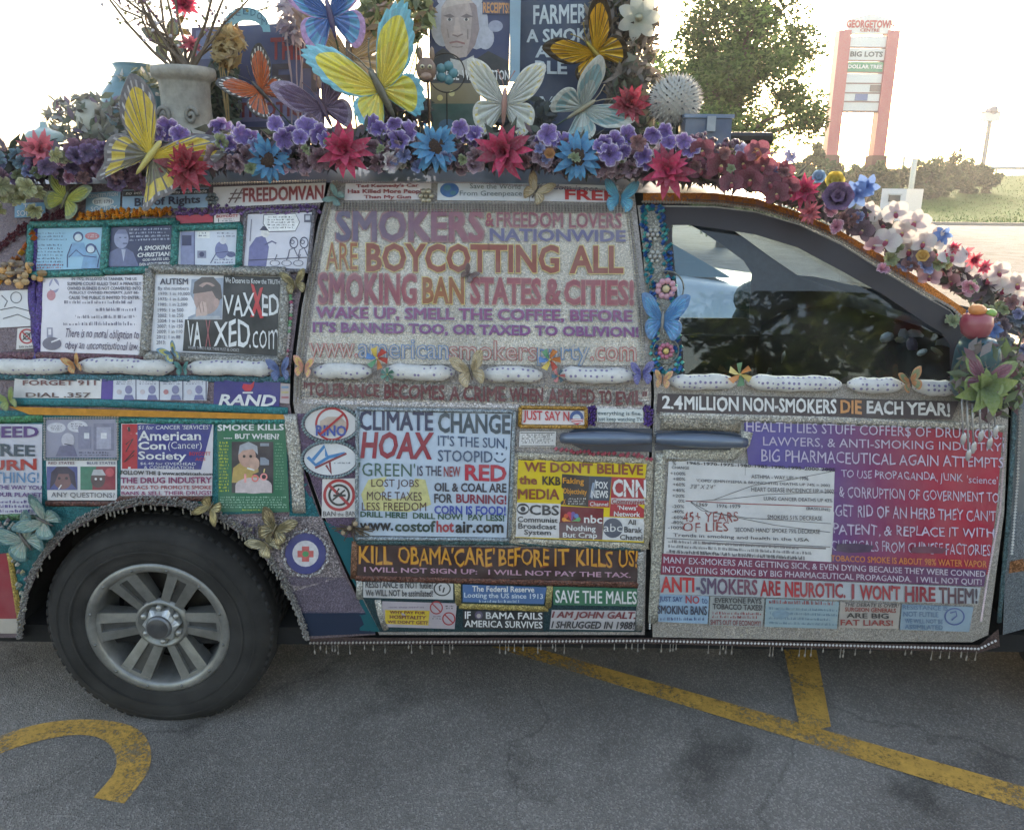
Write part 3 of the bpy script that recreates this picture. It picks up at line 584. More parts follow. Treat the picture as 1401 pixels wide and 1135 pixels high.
for cx in (376, 392, 408): pc.ring(cx, 360, 7, 1, (60, 60, 90), 4).l([(cx, 356), (cx + 3, 348)], 1, (60, 60, 90))
pc.r(416, 293, 426, 304, (90, 90, 110)).r(418, 295, 424, 301, (200, 200, 212)).l([(344, 300), (342, 330)], 1, (90, 90, 120)); pc.end(o)
q = [(59, 379), (197, 376), (192, 486), (55, 481)]; o = panel('poster', q, (224, 219, 228), bow=.001)
for i, s in enumerate(['IN 1972, IN LLOYD VS TANNER, THE US', 'SUPREME COURT RULED THAT A PRIVATELY', 'OWNED BUSINESS IS NOT CONVERTED INTO', 'PUBLICLY OWNED PROPERTY, JUST BE-', 'CAUSE THE PUBLIC IS INVITED TO ENTER.']):
    y = 379.5 + i * 6.3; d = (6, 0, 0, 3, 2)[i]; txt(o, s, (92 + d, y, y + 4.6, 193 - d, y, y + 4.6), (66, 62, 84), .02)
pc = Pic(); pc.scrib(86, 411, 192, 418, 1, (110, 104, 124), h=.62).scrib(130, 421, 190, 428, 1, (110, 104, 124), h=.62).scrib(88, 431, 192, 438, 1, (120, 114, 130), h=.62).scrib(86, 440, 192, 448, 1, (110, 104, 124), h=.62).c(74, 391, 7, (150, 150, 180), 10).c(70, 404, 6, (200, 130, 140), 7).r(64, 448, 72, 462, (150, 148, 170)).r(66, 450, 70, 458, (224, 219, 228)).c(71, 470, 13, (110, 106, 124), 9).l([(70, 468), (83, 463)], 2, (230, 225, 230)); pc.end(o)
txt(o, 'There is no moral obligation to', (90, 449, 465, 190, 452, 467), (80, 66, 96), .005, .35, .05); txt(o, 'obey an unconstitutional law.', (89, 466, 480, 189, 468, 483), (80, 66, 96), .005, .35, .05)
bead_line('bead_trim', [(197, 376), (196, 430), (191, 488)], .005, (214, 210, 206)); rope('edge_trim', [(56, 376), (52, 484)], .009, (84, 62, 130)); rope('edge_trim', [(48, 306), (44, 400), (52, 484), (40, 515)], .012, (78, 58, 128))
q = [(211, 374), (386, 378), (380, 487), (205, 480)]; o = panel('poster', q, (222, 222, 230), label='poster with a column of dates beside a black slogan panel'); frame([(206, 368), (391, 372), (386, 494), (199, 487)], .015, (150, 148, 144))
Pic().p([(262, 382), (306, 380), (303, 436), (257, 437)], (150, 160, 178)).c(283, 408, 18, (176, 146, 140), 22).p([(264, 402), (266, 386), (276, 379), (292, 379), (302, 390), (304, 408), (298, 412), (290, 398), (278, 400)], (92, 82, 82)).c(296, 414, 4, (190, 156, 150), 6).p([(268, 424), (276, 412), (282, 414), (284, 430), (276, 436), (268, 436)], (206, 176, 168)).l([(272, 414), (275, 428)], 1, (150, 116, 110)).l([(277, 413), (279, 427)], 1, (150, 116, 110)).p([(260, 436), (272, 432), (300, 432), (303, 436)], (176, 180, 190)).p([(306, 377), (385, 379), (381, 487), (250, 480), (253, 437), (304, 437)], (24, 24, 28)).end(o)
txt(o, 'AUTISM', (219, 381, 389, 257, 381, 389), (60, 58, 78), .03)
txt(o, 'By the numbers', (216, 392, 398, 258, 392, 398), (84, 82, 100), .0)
for i, s in enumerate(['1970: 1 in 10,000', '1975: 1 in 5,000', '1985: 1 in 2,500', '1995: 1 in 500', '2002: 1 in 250', '2004: 1 in 166', '2007: 1 in 150', '2009: 1 in 110', '2012: 1 in 88', '2013:']):
    y = 399.5 + i * 7.35; txt(o, s, (217 - i * .35, y, y + 5, 217 + 2.5 * len(s) - i * .35, y, y + 5), (84, 82, 104), .005)
txt(o, 'We Deserve to Know the TRUTH', (308, 379, 387, 383, 383, 389), WHT, .0)
txt(o, 'VAX', (306, 404, 430, 348, 400, 434), WHT, .01, 0, .06); txt(o, 'X', (342, 390, 436, 361, 392, 434), (200, 40, 50), .03, 0, .05); txt(o, 'ED', (358, 402, 432, 382, 404, 432), WHT, .01, 0, .06)
txt(o, 'VA', (256, 440, 473, 275, 441, 474), WHT, .01, 0, .06); txt(o, 'X', (281, 437, 474, 288, 438, 474), (170, 90, 96), .0); txt(o, 'XED', (293, 438, 472, 342, 440, 476), WHT, .01, 0, .06); txt(o, '.com', (341, 454, 476, 381, 450, 478), WHT, -.01, 0, .03); txt(o, 'WHERE THERE IS RISK THERE MUST BE CHOICE', (257, 473, 477, 327, 477, 481), (190, 190, 196), .0)
bead_line('bead_trim', [(394, 378), (399, 420), (392, 490)], .006, (190, 90, 120), PLAST, 1.5, cs=[(200, 90, 130), (210, 200, 205), (120, 190, 140)])
q = [(-30, 399), (43, 396), (43, 446), (-30, 450)]; o = panel('poster', q, (214, 212, 216)); Pic().ring(22, 407, 8, 1.2, (90, 90, 100)).l([(0, 424), (20, 420), (42, 426)], 1.3, (80, 80, 90)).l([(4, 436), (24, 430), (43, 438)], 1.3, (80, 80, 90)).l([(2, 404), (10, 412), (6, 420)], 1.3, (80, 80, 90)).end(o)
q = [(24, 449), (50, 447), (50, 476), (22, 478)]; o = panel('sticker', q, (206, 200, 200)); Pic().ring(36.5, 460, 10.5, 2.2, RED).ring(36.5, 460, 5, 1.6, BLK).l([(31, 465), (42, 455)], 1.6, BLK).l([(31, 455), (42, 465)], 1.6, BLK).l([(29.5, 453), (44, 467)], 2, RED).end(o); txt(o, 'BAN the BAN', (26, 473, 476, 47, 472, 475), BLK, .01)
rope('edge_trim', [(-40, 488), (60, 487), (200, 492), (395, 497)], .014, (110, 74, 84))
# ---- bumper-sticker row above the rail
q = [(20, 518), (139, 518), (138, 545), (18, 544)]; o = panel('sticker', q, (216, 214, 218)); txt(o, 'FORGET 911', (31, 520, 527, 131, 520, 527), (120, 66, 70), .02); txt(o, 'DIAL .357', (35, 537, 543, 124, 537, 544), (90, 66, 70), .02)
panel('sticker', [(139, 517), (155, 518), (154, 546), (138, 546)], (84, 66, 150))
q = [(155, 517), (285, 519), (283, 548), (154, 546)]; o = panel('comic_strip', q, (208, 212, 226)); pc = Pic()
for i in range(4):
    x = 156 + i * 32; pc.l([(x + 30, 518), (x + 30, 547)], 1.4, (90, 90, 120)).scrib(x + 2, 519, x + 28, 527, 3, (110, 112, 140)).c(x + 20, 533, 5, (130, 130, 170), 6).p([(x + 13, 547), (x + 15, 540), (x + 25, 540), (x + 28, 547)], (110, 112, 160)).c(x + 7, 536, 3.5, (190, 120, 130) if i == 2 else (200, 190, 200))
pc.end(o)
q = [(293, 520), (384, 521), (382, 556), (292, 553)]; o = panel('sticker', q, (58, 56, 132)); Pic().p([(331, 530), (333, 525), (343, 526), (348, 521), (347, 529), (343, 535), (335, 535)], (206, 30, 60)).r(332, 536, 346, 538, WHT).end(o); txt(o, 'RAND', (299, 539, 554, 378, 540, 556), WHT, .05, .2)
q = [(384, 524), (397, 525), (396, 552), (383, 551)]; o = panel('sticker', q, (184, 170, 176)); pc = Pic()
for i, c in enumerate([(110, 150, 190), (196, 180, 130), (180, 110, 120)]): pc.r(385, 528 + i * 7, 395, 531 + i * 7, c)
pc.end(o)
rope('edge_trim', [(-40, 514), (20, 515), (397, 519)], .010, (70, 122, 138)); rope('edge_trim', [(-30, 549), (18, 549), (150, 551), (300, 558), (394, 562)], .012, (40, 128, 136), FINE)
mb = MB(); sheet(mb, [(12, 556), (395, 567), (393, 574), (40, 567)], (196, 140, 66), off=.006, thick=.01); vpart(mb, 'slide_rail', METAL); rope('edge_trim', [(-30, 575), (60, 572)], .011, (60, 128, 90)); rope('edge_trim', [(160, 575), (300, 577), (396, 576)], .008, (46, 128, 122))
# ---- lower row
q = [(-60, 580), (58, 580), (57, 704), (-60, 702)]; o = panel('poster', q, (196, 196, 210)); txt(o, 'NEED', (-22, 583, 599, 53, 583, 598), (84, 50, 120), .05); txt(o, 'A TREE', (-50, 604, 624, 48, 609, 624), (66, 82, 96), .04); txt(o, 'BURN', (-32, 631, 644, 50, 627, 643), (178, 50, 46), .05); txt(o, 'SOMETHING!', (-55, 645, 662, 53, 646, 660), (70, 130, 176), .0)
txt(o, 'IS THE WAY YOU', (-12, 663, 669, 57, 664, 670), (96, 60, 130), .02); txt(o, 'OUR PLANET', (-6, 673, 679, 57, 674, 680), (96, 60, 130), .02); Pic().scrib(-10, 684, 56, 703, 3, (90, 70, 140), h=.62).end(o)
q = [(63, 574), (160, 573), (160, 626), (62, 626)]; o = panel('poster', q, (150, 150, 172)); bead_line('bead_trim', [(61, 572), (161, 571), (161, 628), (61, 628), (61, 572)], .004, (190, 188, 184))
pc = Pic(); pc.c(77, 585, 13, (206, 206, 218), 7).c(106, 583, 14, (206, 206, 218), 8).scrib(69, 582, 86, 589, 3, (70, 70, 90)).scrib(97, 579, 116, 588, 3, (70, 70, 90)).r(128, 579, 156, 616, (126, 126, 150)).r(132, 584, 152, 614, (168, 168, 190)).r(107, 583, 124, 614, (134, 134, 160)).r(138, 592, 146, 600, (220, 220, 228)).r(115, 592, 122, 600, (220, 220, 228)).c(93, 602, 9, (188, 186, 200), 10).p([(76, 624), (82, 610), (100, 608), (106, 624)], (110, 110, 140)).l([(88, 607), (98, 609)], 1.4, (60, 60, 84)).scrib(108, 618, 156, 625, 2, (60, 60, 84)); pc.end(o)
q = [(63, 630), (160, 629), (160, 684), (65, 684)]; o = panel('poster', q, (216, 214, 218)); txt(o, 'RED STATES', (66, 631.5, 635, 102, 631.5, 635), (120, 60, 70), .01); txt(o, 'BLUE STATES', (119, 631.5, 635, 158, 631.5, 635), (60, 70, 110), .01); txt(o, 'ANY QUESTIONS?', (70, 673, 681, 157, 674, 682), (84, 84, 92), .0)
Pic().r(64, 638, 106, 670, (84, 92, 150)).c(86, 655, 13, (130, 92, 96), 14).p([(68, 669), (70, 646), (78, 638), (92, 638), (102, 646), (105, 669), (97, 660), (94, 648), (80, 648), (75, 660)], (62, 54, 76)).c(81, 654, 2, (50, 44, 60)).c(91, 654, 2, (50, 44, 60)).l([(84, 663), (80, 669)], 1.6, WHT).r(110, 638, 158, 670, (150, 60, 74)).p([(110, 638), (132, 638), (126, 670), (110, 670)], (70, 130, 110)).c(134, 655, 10, (96, 76, 80), 12).p([(125, 650), (128, 642), (140, 642), (145, 650)], (190, 190, 196)).c(150, 646, 6, (200, 90, 100)).c(131, 655, 1.7, WHT).c(138, 655, 1.7, WHT).end(o)
q = [(166, 579), (292, 577), (290, 678), (165, 678)]; o = panel('poster', q, (210, 206, 214)); Pic().r(167, 580, 188, 641, (186, 34, 50)).p([(188, 580), (291, 579), (275, 642), (188, 641)], (48, 54, 134)).l([(176, 584), (177, 641)], 3.4, WHT).l([(176, 584), (177, 590)], 3.4, (60, 50, 50)).l([(172, 608), (182, 600), (172, 618), (184, 616), (170, 632), (183, 622)], 2, (70, 30, 40)).end(o)
txt(o, "$1 for CANCER 'SERVICES'", (189, 582, 588, 287, 581, 588), WHT, .0, .1); txt(o, 'American', (189, 589, 603, 275, 590, 602), WHT, .02); txt(o, 'Con', (189, 604, 615, 227, 604, 615), WHT, .04); txt(o, '(Cancer)', (230, 604, 617, 276, 604, 616), WHT, -.005); txt(o, 'Society', (189, 617, 632, 255, 618, 632), WHT, .02)
txt(o, '$6.40 for OVERHEAD', (192, 632, 636, 268, 632.5, 637), WHT, .0); txt(o, '& COMPENSATION', (197, 637, 641, 265, 637.5, 641.5), WHT, .0); txt(o, 'BOYCOTT', (259, 618, 623, 288, 618, 623), (200, 40, 50), .01); txt(o, 'ACS', (267, 626, 630, 281, 626, 630), (200, 40, 50), .01)
txt(o, 'FOLLOW THE $ www.activistcash.com', (165, 643, 650, 291, 646, 651), (46, 46, 50), .03); txt(o, 'THE DRUG INDUSTRY', (165, 653, 661, 290, 652, 661), (140, 50, 100), .05); txt(o, 'PAYS ACS TO PROMOTE SMOKE', (166, 664, 669, 289, 664, 669), (170, 70, 76), .02); txt(o, 'BANS & SELL THEIR DRUGS!', (166, 672, 677, 289, 671, 677), (150, 60, 110), .02)
q = [(297, 578), (390, 577), (396, 700), (299, 700)]; o = panel('poster', q, (36, 112, 84)); txt(o, 'SMOKE KILLS', (298, 581, 589, 388, 580, 588), WHT, .04); txt(o, '..... BUT WHEN?', (306, 593, 600, 382, 593, 601), WHT, .03)
pc = Pic(); pc.p([(317, 604), (374, 604), (374, 674), (317, 674)], (60, 52, 60)).r(356, 606, 368, 636, (140, 150, 166)).p([(317, 660), (319, 640), (332, 630), (352, 632), (356, 660)], (190, 160, 96)).c(338, 624, 12, (196, 154, 140), 15).p([(326, 622), (328, 609), (340, 604), (352, 610), (353, 622), (346, 614), (332, 616)], (166, 170, 182)).c(334, 624, 2, (50, 40, 44)).c(343, 624, 2, (50, 40, 44)).c(348, 634, 7, (204, 164, 150), 9).l([(338, 640), (348, 643)], 2, WHT).c(347, 664, 25, (206, 190, 194), 11).p([(322, 664), (372, 664), (372, 674), (322, 674)], (206, 190, 194)).r(334, 648, 337, 660, (236, 160, 160)).ring(349, 654, 5, 2, (240, 120, 120)).ring(361, 652, 5, 2, (240, 150, 150)).l([(361, 646), (362, 641)], 1.6, (250, 220, 140))
pc.scrib(299, 604, 314, 674, 16, (190, 200, 60), h=.6).scrib(376, 606, 389, 672, 16, (120, 170, 140), h=.4).scrib(300, 679, 394, 696, 5, (170, 210, 190), h=.5).scrib(330, 696, 360, 700, 1, (190, 200, 60)); pc.end(o)
rope('edge_trim', [(397, 566), (406, 640), (410, 700)], .020, (184, 180, 174)); rope('edge_trim', [(64, 688), (160, 688), (166, 681), (290, 681)], .009, (96, 60, 56))
q = ring_px(418, 757, 28, 28, 28); mb = MB(); sheet(mb, q, (62, 66, 130), off=.006, thick=.004); o = vpart(mb, 'round_sticker', PRINT); Pic(.0064).c(418, 757, 18, (210, 208, 216)).r(407, 753, 429, 762, (206, 96, 96)).r(413, 747, 423, 768, (206, 96, 96)).c(418, 757.5, 4.5, (70, 150, 100), 4).end(o)
for i, ch in enumerate('PATIENTS OUT OF TIME'):  # ring lettering
    pass
mb = MB(); bead_line('bead_trim', ring_px(418, 757, 31, 31, 30) + [(449, 757)], .005, (196, 190, 190), GLIT, 1.6, jitter=.002)
# arch trim and hanging fringe
AP = [tuple(v)[:2] for v in cr_spline([(x, y, 0) for x, y in ARCH], 5)]
for k in range(3): bead_line('arch_trim', [(x + (x - 222) * .012 * (k + .5), y + (y - 870) * .02 * (k + .5)) for x, y in AP], .0055, (150, 146, 144), GLIT, 1.3, jitter=.002)
def fringe(name, pts, n, lmin, lmax, c, off=.004, seed=3, m=METAL):
    r_ = random.Random(seed); mb = MB(); dd = densify(pts, 4, False)
    for i in range(n):
        x, y = dd[int(r_.random() * (len(dd) - 1))]; a = SV(x, y, off); L = r_.uniform(lmin, lmax); b = a + Vector((0, 0, -L)); mb.tube([a, b], .0012, c, 4); mb.ball(b, (.003, .003, .006), c, 6, 4)
    return vpart(mb, name, m, kind='stuff')
fringe('bead_fringe', AP[8:-3], 90, .006, .018, (150, 146, 140)); fringe('bead_fringe', [(430, 882), (885, 880), (1340, 891)], 70, .008, .03, (170, 164, 158), .003, 5)
bead_line('bead_trim', [(425, 879), (885, 876), (1340, 887), (1362, 876)], .005, (180, 172, 166), METAL, 2.2, off=.006)
# ---- sliding door header
o = panel('banner', [(473, 251), (590, 250), (590, 273), (471, 274)], (222, 214, 218)); t_ = (150, 50, 60)
txt(o, "Ted Kennedy's Car", (487, 252, 258, 573, 251, 257), t_, .03); txt(o, 'Has Killed More People', (476, 259, 266, 582, 259, 266), t_, .03); txt(o, 'Than My Gun', (498, 267, 273, 562, 267, 273), t_, .03)
o = panel('banner', [(599, 250), (724, 251), (724, 275), (598, 274)], (214, 220, 230)); Pic().c(615, 260, 13, (60, 110, 170), 10).c(612, 257, 5, (70, 130, 150), 4).c(620, 264, 4, (70, 130, 150), 3).end(o); txt(o, 'Save the World', (643, 251, 258, 712, 252, 259), (90, 110, 116), .0); txt(o, 'From Greenpeace', (629, 261, 270, 714, 261, 270), (90, 110, 116), .0)
o = panel('banner', [(725, 251), (846, 254), (844, 277), (725, 275)], (216, 216, 224)); txt(o, 'Freedom is not', (732, 251, 258, 818, 255, 262), (60, 70, 120), .01, .2); txt(o, 'FREE', (773, 259, 273, 842, 261, 275), (190, 40, 50), .04)
for k in range(4): bead_line('bead_rows', [(460, 277 + k * 3.4), (860, 281 + k * 3.2)], .0042, (190, 184, 180), METAL, 2.1)
bead_line('bead_trim', [(454, 249), (650, 250), (866, 262)], .0035, (190, 180, 190))
for k in range(2): bead_line('bead_trim', [(x + 7 + k * 5, y) for x, y in SEAM[:5]], .0045, (186, 180, 172), METAL, 1.7)
for k in range(2): bead_line('bead_trim', [(x - 6 - k * 5, y) for x, y in [(866, 270), (884, 420), (888, 500)]], .004, (186, 180, 172), METAL, 1.9)
# ---- the big slogan
big = panel('slogan_panel', [(450, 287), (860, 290), (882, 500), (418, 497)], (210, 202, 192), m=FINE, off=.003)
BR = (138, 66, 50); Y_ = (206, 184, 120)
B = lambda s, q, c, b=.03, out=Y_, c2=None, **k: txt(big, s, q, c, b, out=out, c2=c2, **k)
B('SMOKERS', (461, 289, 329, 660, 289, 329), (92, 84, 112), .05, (150, 110, 110), c2=(150, 84, 96)); B('&', (664, 291, 310, 676, 291, 310), (150, 66, 80), .03); B('FREEDOM LOVERS', (680, 290, 310, 850, 292, 312), (140, 76, 90), .02, (190, 150, 140)); B('NATIONWIDE', (670, 312, 330, 856, 315, 331), (96, 92, 130), .03, (180, 170, 170))
B('ARE', (446, 332, 369, 489, 332, 369), (150, 84, 50), .0); B('BOYCOTTING', (501, 332, 372, 765, 335, 374), BR, .05); B('ALL', (779, 336, 374, 853, 336, 374), BR, .05)
B('SMOKING', (437, 375, 414, 568, 377, 415), (130, 74, 92), .05, (170, 110, 110), c2=(150, 70, 80)); B('BAN', (578, 379, 415, 635, 379, 416), (146, 84, 44), .05); B('STATES', (644, 379, 416, 740, 381, 417), (146, 66, 78), .05, (186, 130, 124)); B('&', (746, 381, 417, 769, 382, 417), (146, 66, 78), .05, (186, 130, 124)); B('CITIES!', (772, 382, 417, 867, 383, 418), (146, 66, 78), .05, (186, 130, 124))
B('WAKE UP, SMELL THE COFFEE, BEFORE', (433, 420, 437, 864, 425, 442), (132, 58, 112), .03, (150, 150, 176)); B("IT'S BANNED TOO, OR TAXED TO OBLIVION!", (428, 440, 457, 874, 447, 464), (124, 60, 120), .03, (150, 150, 176))
def outl(s, q, c): txt(big, s, q, (184, 172, 164), -.01, out=c, ob_=.035)
outl('www.', (423, 470, 488, 489, 471, 489), (186, 90, 90)); outl('american', (491, 464, 489, 613, 466, 491), (90, 130, 176)); outl('smokers', (615, 466, 491, 734, 468, 493), (176, 100, 100)); outl('party', (736, 472, 499, 806, 472, 499), (90, 130, 170)); outl('.com', (808, 475, 493, 870, 475, 494), (186, 90, 90))
panel('mesh_band', [(412, 517), (888, 532), (888, 556), (412, 546)], (190, 182, 178), m=GLIT, off=.003)
for k in (0, 4, 5): bead_line('bead_rows', [(432 if k < 4 else 414, 520 + k * 4.4), (886, 533 + k * 4)], .0034, (196, 190, 186), METAL, 2.6, off=.006)
tol = panel('slogan_backing', [(414, 520), (416, 520), (416, 522), (414, 522)], SILV)
for s, x0, x1 in (('"TOLERANCE', 415, 519), ('BECOMES', 526, 608), ('A', 615, 629), ('CRIME', 634, 691), ('WHEN', 697, 743), ('APPLIED', 750, 814), ('TO', 820, 837), ('EVIL"', 843, 885)):
    f = lambda x: 522 + (x - 415) * .028
    txt(tol, s, (x0, f(x0), f(x0) + 20, x1, f(x1), f(x1) + 19), (104, 30, 44), .03, 0, .05, off=.0135)
# ---- ovals
def oval(cx, cy, rx, ry, c): 
    o = vpart(sheet(MB(), ring_px(cx, cy, rx, ry, 28), c, off=.006, thick=.004), 'oval_sticker', PRINT); bead_line('bead_trim', ring_px(cx, cy, rx + 3, ry + 3, 28) + [(cx + rx + 3, cy)], .0055, (150, 168, 172), METAL, 1.6); return o
o = oval(453, 580, 36, 22, (206, 204, 206)); Pic(.0064).p([(436, 592), (438, 576), (448, 570), (466, 570), (476, 580), (474, 592)], (186, 166, 156)).ring(454, 580, 23, 3, RED).end(o); txt(o, 'RINO', (432, 581, 596, 474, 582, 597), (56, 80, 160), .03, off=.0085); Pic(.009).l([(438, 594), (470, 566)], 3, RED).end(o)
o = oval(452, 628, 36, 22, (212, 214, 220)); Pic(.0064).l([(421, 625), (432, 636), (450, 625), (472, 620)], 4.5, (52, 130, 190)).l([(428, 629), (444, 610), (447, 624)], 4.5, (52, 130, 190)).l([(431, 640), (452, 630), (474, 620)], 3, (140, 60, 70)).l([(446, 636), (453, 648), (451, 632)], 3, (140, 60, 70)).scrib(456, 632, 482, 636, 1, (80, 90, 110)).end(o)
q = [(441, 655), (488, 654), (488, 707), (440, 708)]; o = panel('sticker', q, (216, 212, 214)); Pic().ring(464, 677, 22, 4, (180, 40, 50)).ring(464, 677, 15, 3, BLK).r(456, 676, 473, 679, BLK).l([(464, 668), (460, 674), (468, 676)], 2.4, BLK).l([(455, 684), (472, 670)], 2.4, BLK).l([(449, 662), (479, 692)], 4, (180, 40, 50)).end(o); txt(o, 'BAN', (442, 699, 706, 459, 699, 706), (50, 46, 50), .0); txt(o, 'the', (462, 701, 706, 470, 701, 706), (50, 46, 50), .0); txt(o, 'BAN', (473, 699, 706, 487, 699, 706), (50, 46, 50), .0)
# ---- climate poster
o = panel('poster', [(490, 562), (700, 566), (693, 735), (489, 732)], (186, 202, 222), bow=.0012); frame([(489, 559), (704, 563), (697, 738), (488, 736)], .006, (150, 160, 168))
Pic().p([(504, 656), (540, 650), (582, 656), (590, 690), (560, 700), (500, 698), (494, 676)], (206, 200, 140)).l([(676, 627), (680, 631), (687, 632), (692, 627)], 2.2, (60, 80, 110)).c(680, 620, 1.7, (60, 80, 110)).c(687, 621, 1.7, (60, 80, 110)).end(o)
D1 = (52, 62, 96); C_ = lambda s, q, c, b=.03, sh_=0., **k: txt(o, s, q, c, b, sh_, **k)
C_('CLIMATE', (492, 561, 588, 592, 564, 589), (46, 50, 86)); C_('CHANGE', (599, 564, 592, 698, 567, 594), (52, 70, 84)); C_('HOAX', (493, 590, 627, 594, 591, 629), (150, 32, 56), .06, .15); C_("IT'S THE SUN,", (599, 595, 612, 694, 599, 616), (58, 82, 116), .01); C_('STOOPID', (599, 615, 631, 674, 617, 633), (58, 82, 116), .01)
C_("'GREEN'", (491, 632, 651, 568, 634, 652), (58, 96, 84), .0); C_('IS THE', (571, 637, 651, 604, 637, 651), (60, 56, 80), .01); C_('NEW', (607, 638, 652, 630, 638, 652), (150, 50, 60), .02); C_('RED', (636, 635, 657, 693, 636, 659), (188, 34, 62), .06)
for s, q in (('LOST JOBS', (508, 655, 669, 573, 656, 669)), ('MORE TAXES', (502, 672, 684, 577, 673, 685)), ('LESS FREEDOM', (495, 687, 698, 583, 687, 699))): C_(s, q, (84, 50, 50), .0)
C_('OIL & COAL ARE', (594, 660, 672, 693, 661, 674), (50, 46, 62), .04); C_('FOR', (594, 675, 688, 619, 675, 688), (50, 50, 62), .04); C_('BURNING!', (624, 675, 688, 693, 677, 690), (140, 40, 66), .04); C_('CORN IS FOOD!', (594, 691, 703, 692, 692, 705), (44, 70, 170), .04)
C_('DRILL HERE!  DRILL NOW!  PAY LESS!', (493, 699, 707, 690, 704, 713), (36, 84, 62), .05); C_('www.', (492, 715, 726, 538, 715, 726), BLK, .04); C_('costof', (540, 712, 727, 596, 712, 728), (30, 60, 50), .04); C_('hot', (597, 712, 728, 621, 712, 728), (170, 34, 50), .05); C_('air.com', (623, 713, 729, 689, 713, 729), BLK, .04)
# ---- small stickers by the handle
o = panel('sticker', [(714, 560), (801, 562), (801, 581), (713, 580)], (222, 214, 218)); txt(o, 'JUST SAY N', (716, 561, 578, 779, 563, 580), (196, 40, 56), .02); Pic().c(789, 571, 9.5, (66, 92, 150)).c(789, 572, 5.5, (206, 214, 224)).p([(780, 573), (798, 573), (797, 577), (790, 581), (783, 578)], (200, 70, 80)).l([(781, 575), (797, 574)], 1.2, WHT).l([(783, 578), (796, 577)], 1.2, WHT).end(o)
frame([(712, 557), (802, 558), (802, 584), (711, 583)], .006, (180, 136, 66))
o = panel('sticker', [(817, 558), (880, 560), (880, 578), (817, 577)], (210, 216, 218)); txt(o, 'everything is fine.', (818, 562, 569, 878, 563, 570), (60, 90, 100), .01); txt(o, 'just keep watching TV', (818, 570, 577, 879, 571, 578), (60, 90, 100), .01)
for x in (809, 887):
    for k in range(3): bead_line('bead_trim', [(x - 4 + k * 4, 557), (x - 4 + k * 4, 581)], .006, (88, 58, 128), GLIT, 1.0, off=.005, jitter=.002)
o = panel('warning_label', [(711, 590), (761, 590), (760, 611), (710, 611)], (214, 212, 214)); Pic().l([(712, 592), (759, 592)], 1, BLK).scrib(713, 593.5, 758, 607, 5, (80, 80, 84), h=.65).l([(712, 609.5), (759, 609.5)], 1, BLK).end(o)
bead_line('bead_trim', [(762, 616), (800, 618), (890, 626)], .007, (176, 60, 80), PLAST, 1.4, jitter=.003)
# ---- media poster
q = [(708, 627), (886, 634), (881, 742), (705, 735)]; o = panel('poster', q, (226, 196, 26), label='yellow poster of broadcaster logos'); rope('glitter_frame', [(704, 623), (889, 630), (884, 747), (700, 740), (704, 623)], .012, (180, 172, 158))
Pic().p([(769, 648), (806, 651), (805, 693), (767, 690)], (48, 40, 42)).p([(806, 651), (837, 652), (834, 685), (805, 684)], (62, 72, 92)).p([(805, 684), (834, 685), (834, 694), (805, 693)], (176, 46, 54)).p([(837, 652), (885, 654), (883, 708), (834, 706)], (180, 40, 54)).p([(836, 681), (884, 682), (884, 690), (836, 689)], (206, 196, 200)).p([(707, 687), (767, 689), (765, 736), (705, 734)], (218, 216, 220)).p([(767, 692), (826, 695), (824, 738), (765, 736)], (124, 36, 46)).p([(765, 714), (825, 716), (824, 738), (765, 736)], (112, 84, 90)).p([(826, 707), (882, 709), (880, 740), (824, 738)], (214, 214, 218)).c(715.5, 696, 8.5, (60, 62, 68), 8).c(715.5, 696, 7.4, (214, 214, 218), 4.6).c(715.5, 696, 3.6, (50, 52, 58)).c(838.5, 722, 13.5, (84, 90, 108)).l([(812, 660), (808, 680)], 2.4, (150, 170, 200)).l([(815, 656), (810, 682)], 1.2, (190, 200, 216)).end(o)
for i in range(6):
    a = math.pi * (i + .5) / 6; x, y = 781.5 - 10 * math.cos(a), 713 - 10.5 * math.sin(a); pc = Pic(.0066); c = [(226, 150, 70), (214, 90, 60), (196, 60, 90), (120, 90, 160), (90, 130, 190), (90, 170, 110)][i]; pc.p([(781.5, 713), (x - 3 * math.sin(a), y + 2.5 * math.cos(a) * -1), (x, y - 2), (x + 3 * math.sin(a), y + 2.5 * math.cos(a))], c).c(x, y, 3.2, c, 3.2, 10); pc.end(o, 'logo_feather')
Mt = (140, 62, 34); D = (64, 64, 68); M_ = lambda s, q, c, b=.02, sh_=0., **k: txt(o, s, q, c, b, sh_, **k)
M_("WE DON'T BELIEVE", (717, 631, 645, 880, 635, 650), Mt, .05); M_('the', (710, 650, 662, 735, 651, 663), Mt, .04); M_('KKB', (742, 651, 663, 767, 652, 664), (60, 40, 26), .06); M_('MEDIA', (709, 669, 682, 765, 669, 683), Mt, .05)
OR = (226, 150, 40); M_('Faking', (770, 653, 663, 799, 654, 665), OR); M_('Objectivity', (770, 667, 677, 803, 669, 679), OR); M_('X', (770, 682, 690, 774, 682, 690), OR); Pic(.0066).scrib(776, 681, 803, 691, 3, (210, 206, 206), h=.6).end(o)
M_('FOX', (815, 658, 668, 832, 659, 669), WHT, .04); M_('NEWS', (809, 670, 681, 832, 671, 681), WHT, .04); M_('Channel', (807, 686, 692, 832, 687, 692), WHT, .01); M_('CNN', (838, 655, 679, 884, 656, 681), WHT, .05, ob_=.03); Pic(.0082).l([(843, 667), (850, 660), (853, 674), (866, 660), (869, 674), (880, 660)], 1, (180, 40, 54)).end(o)
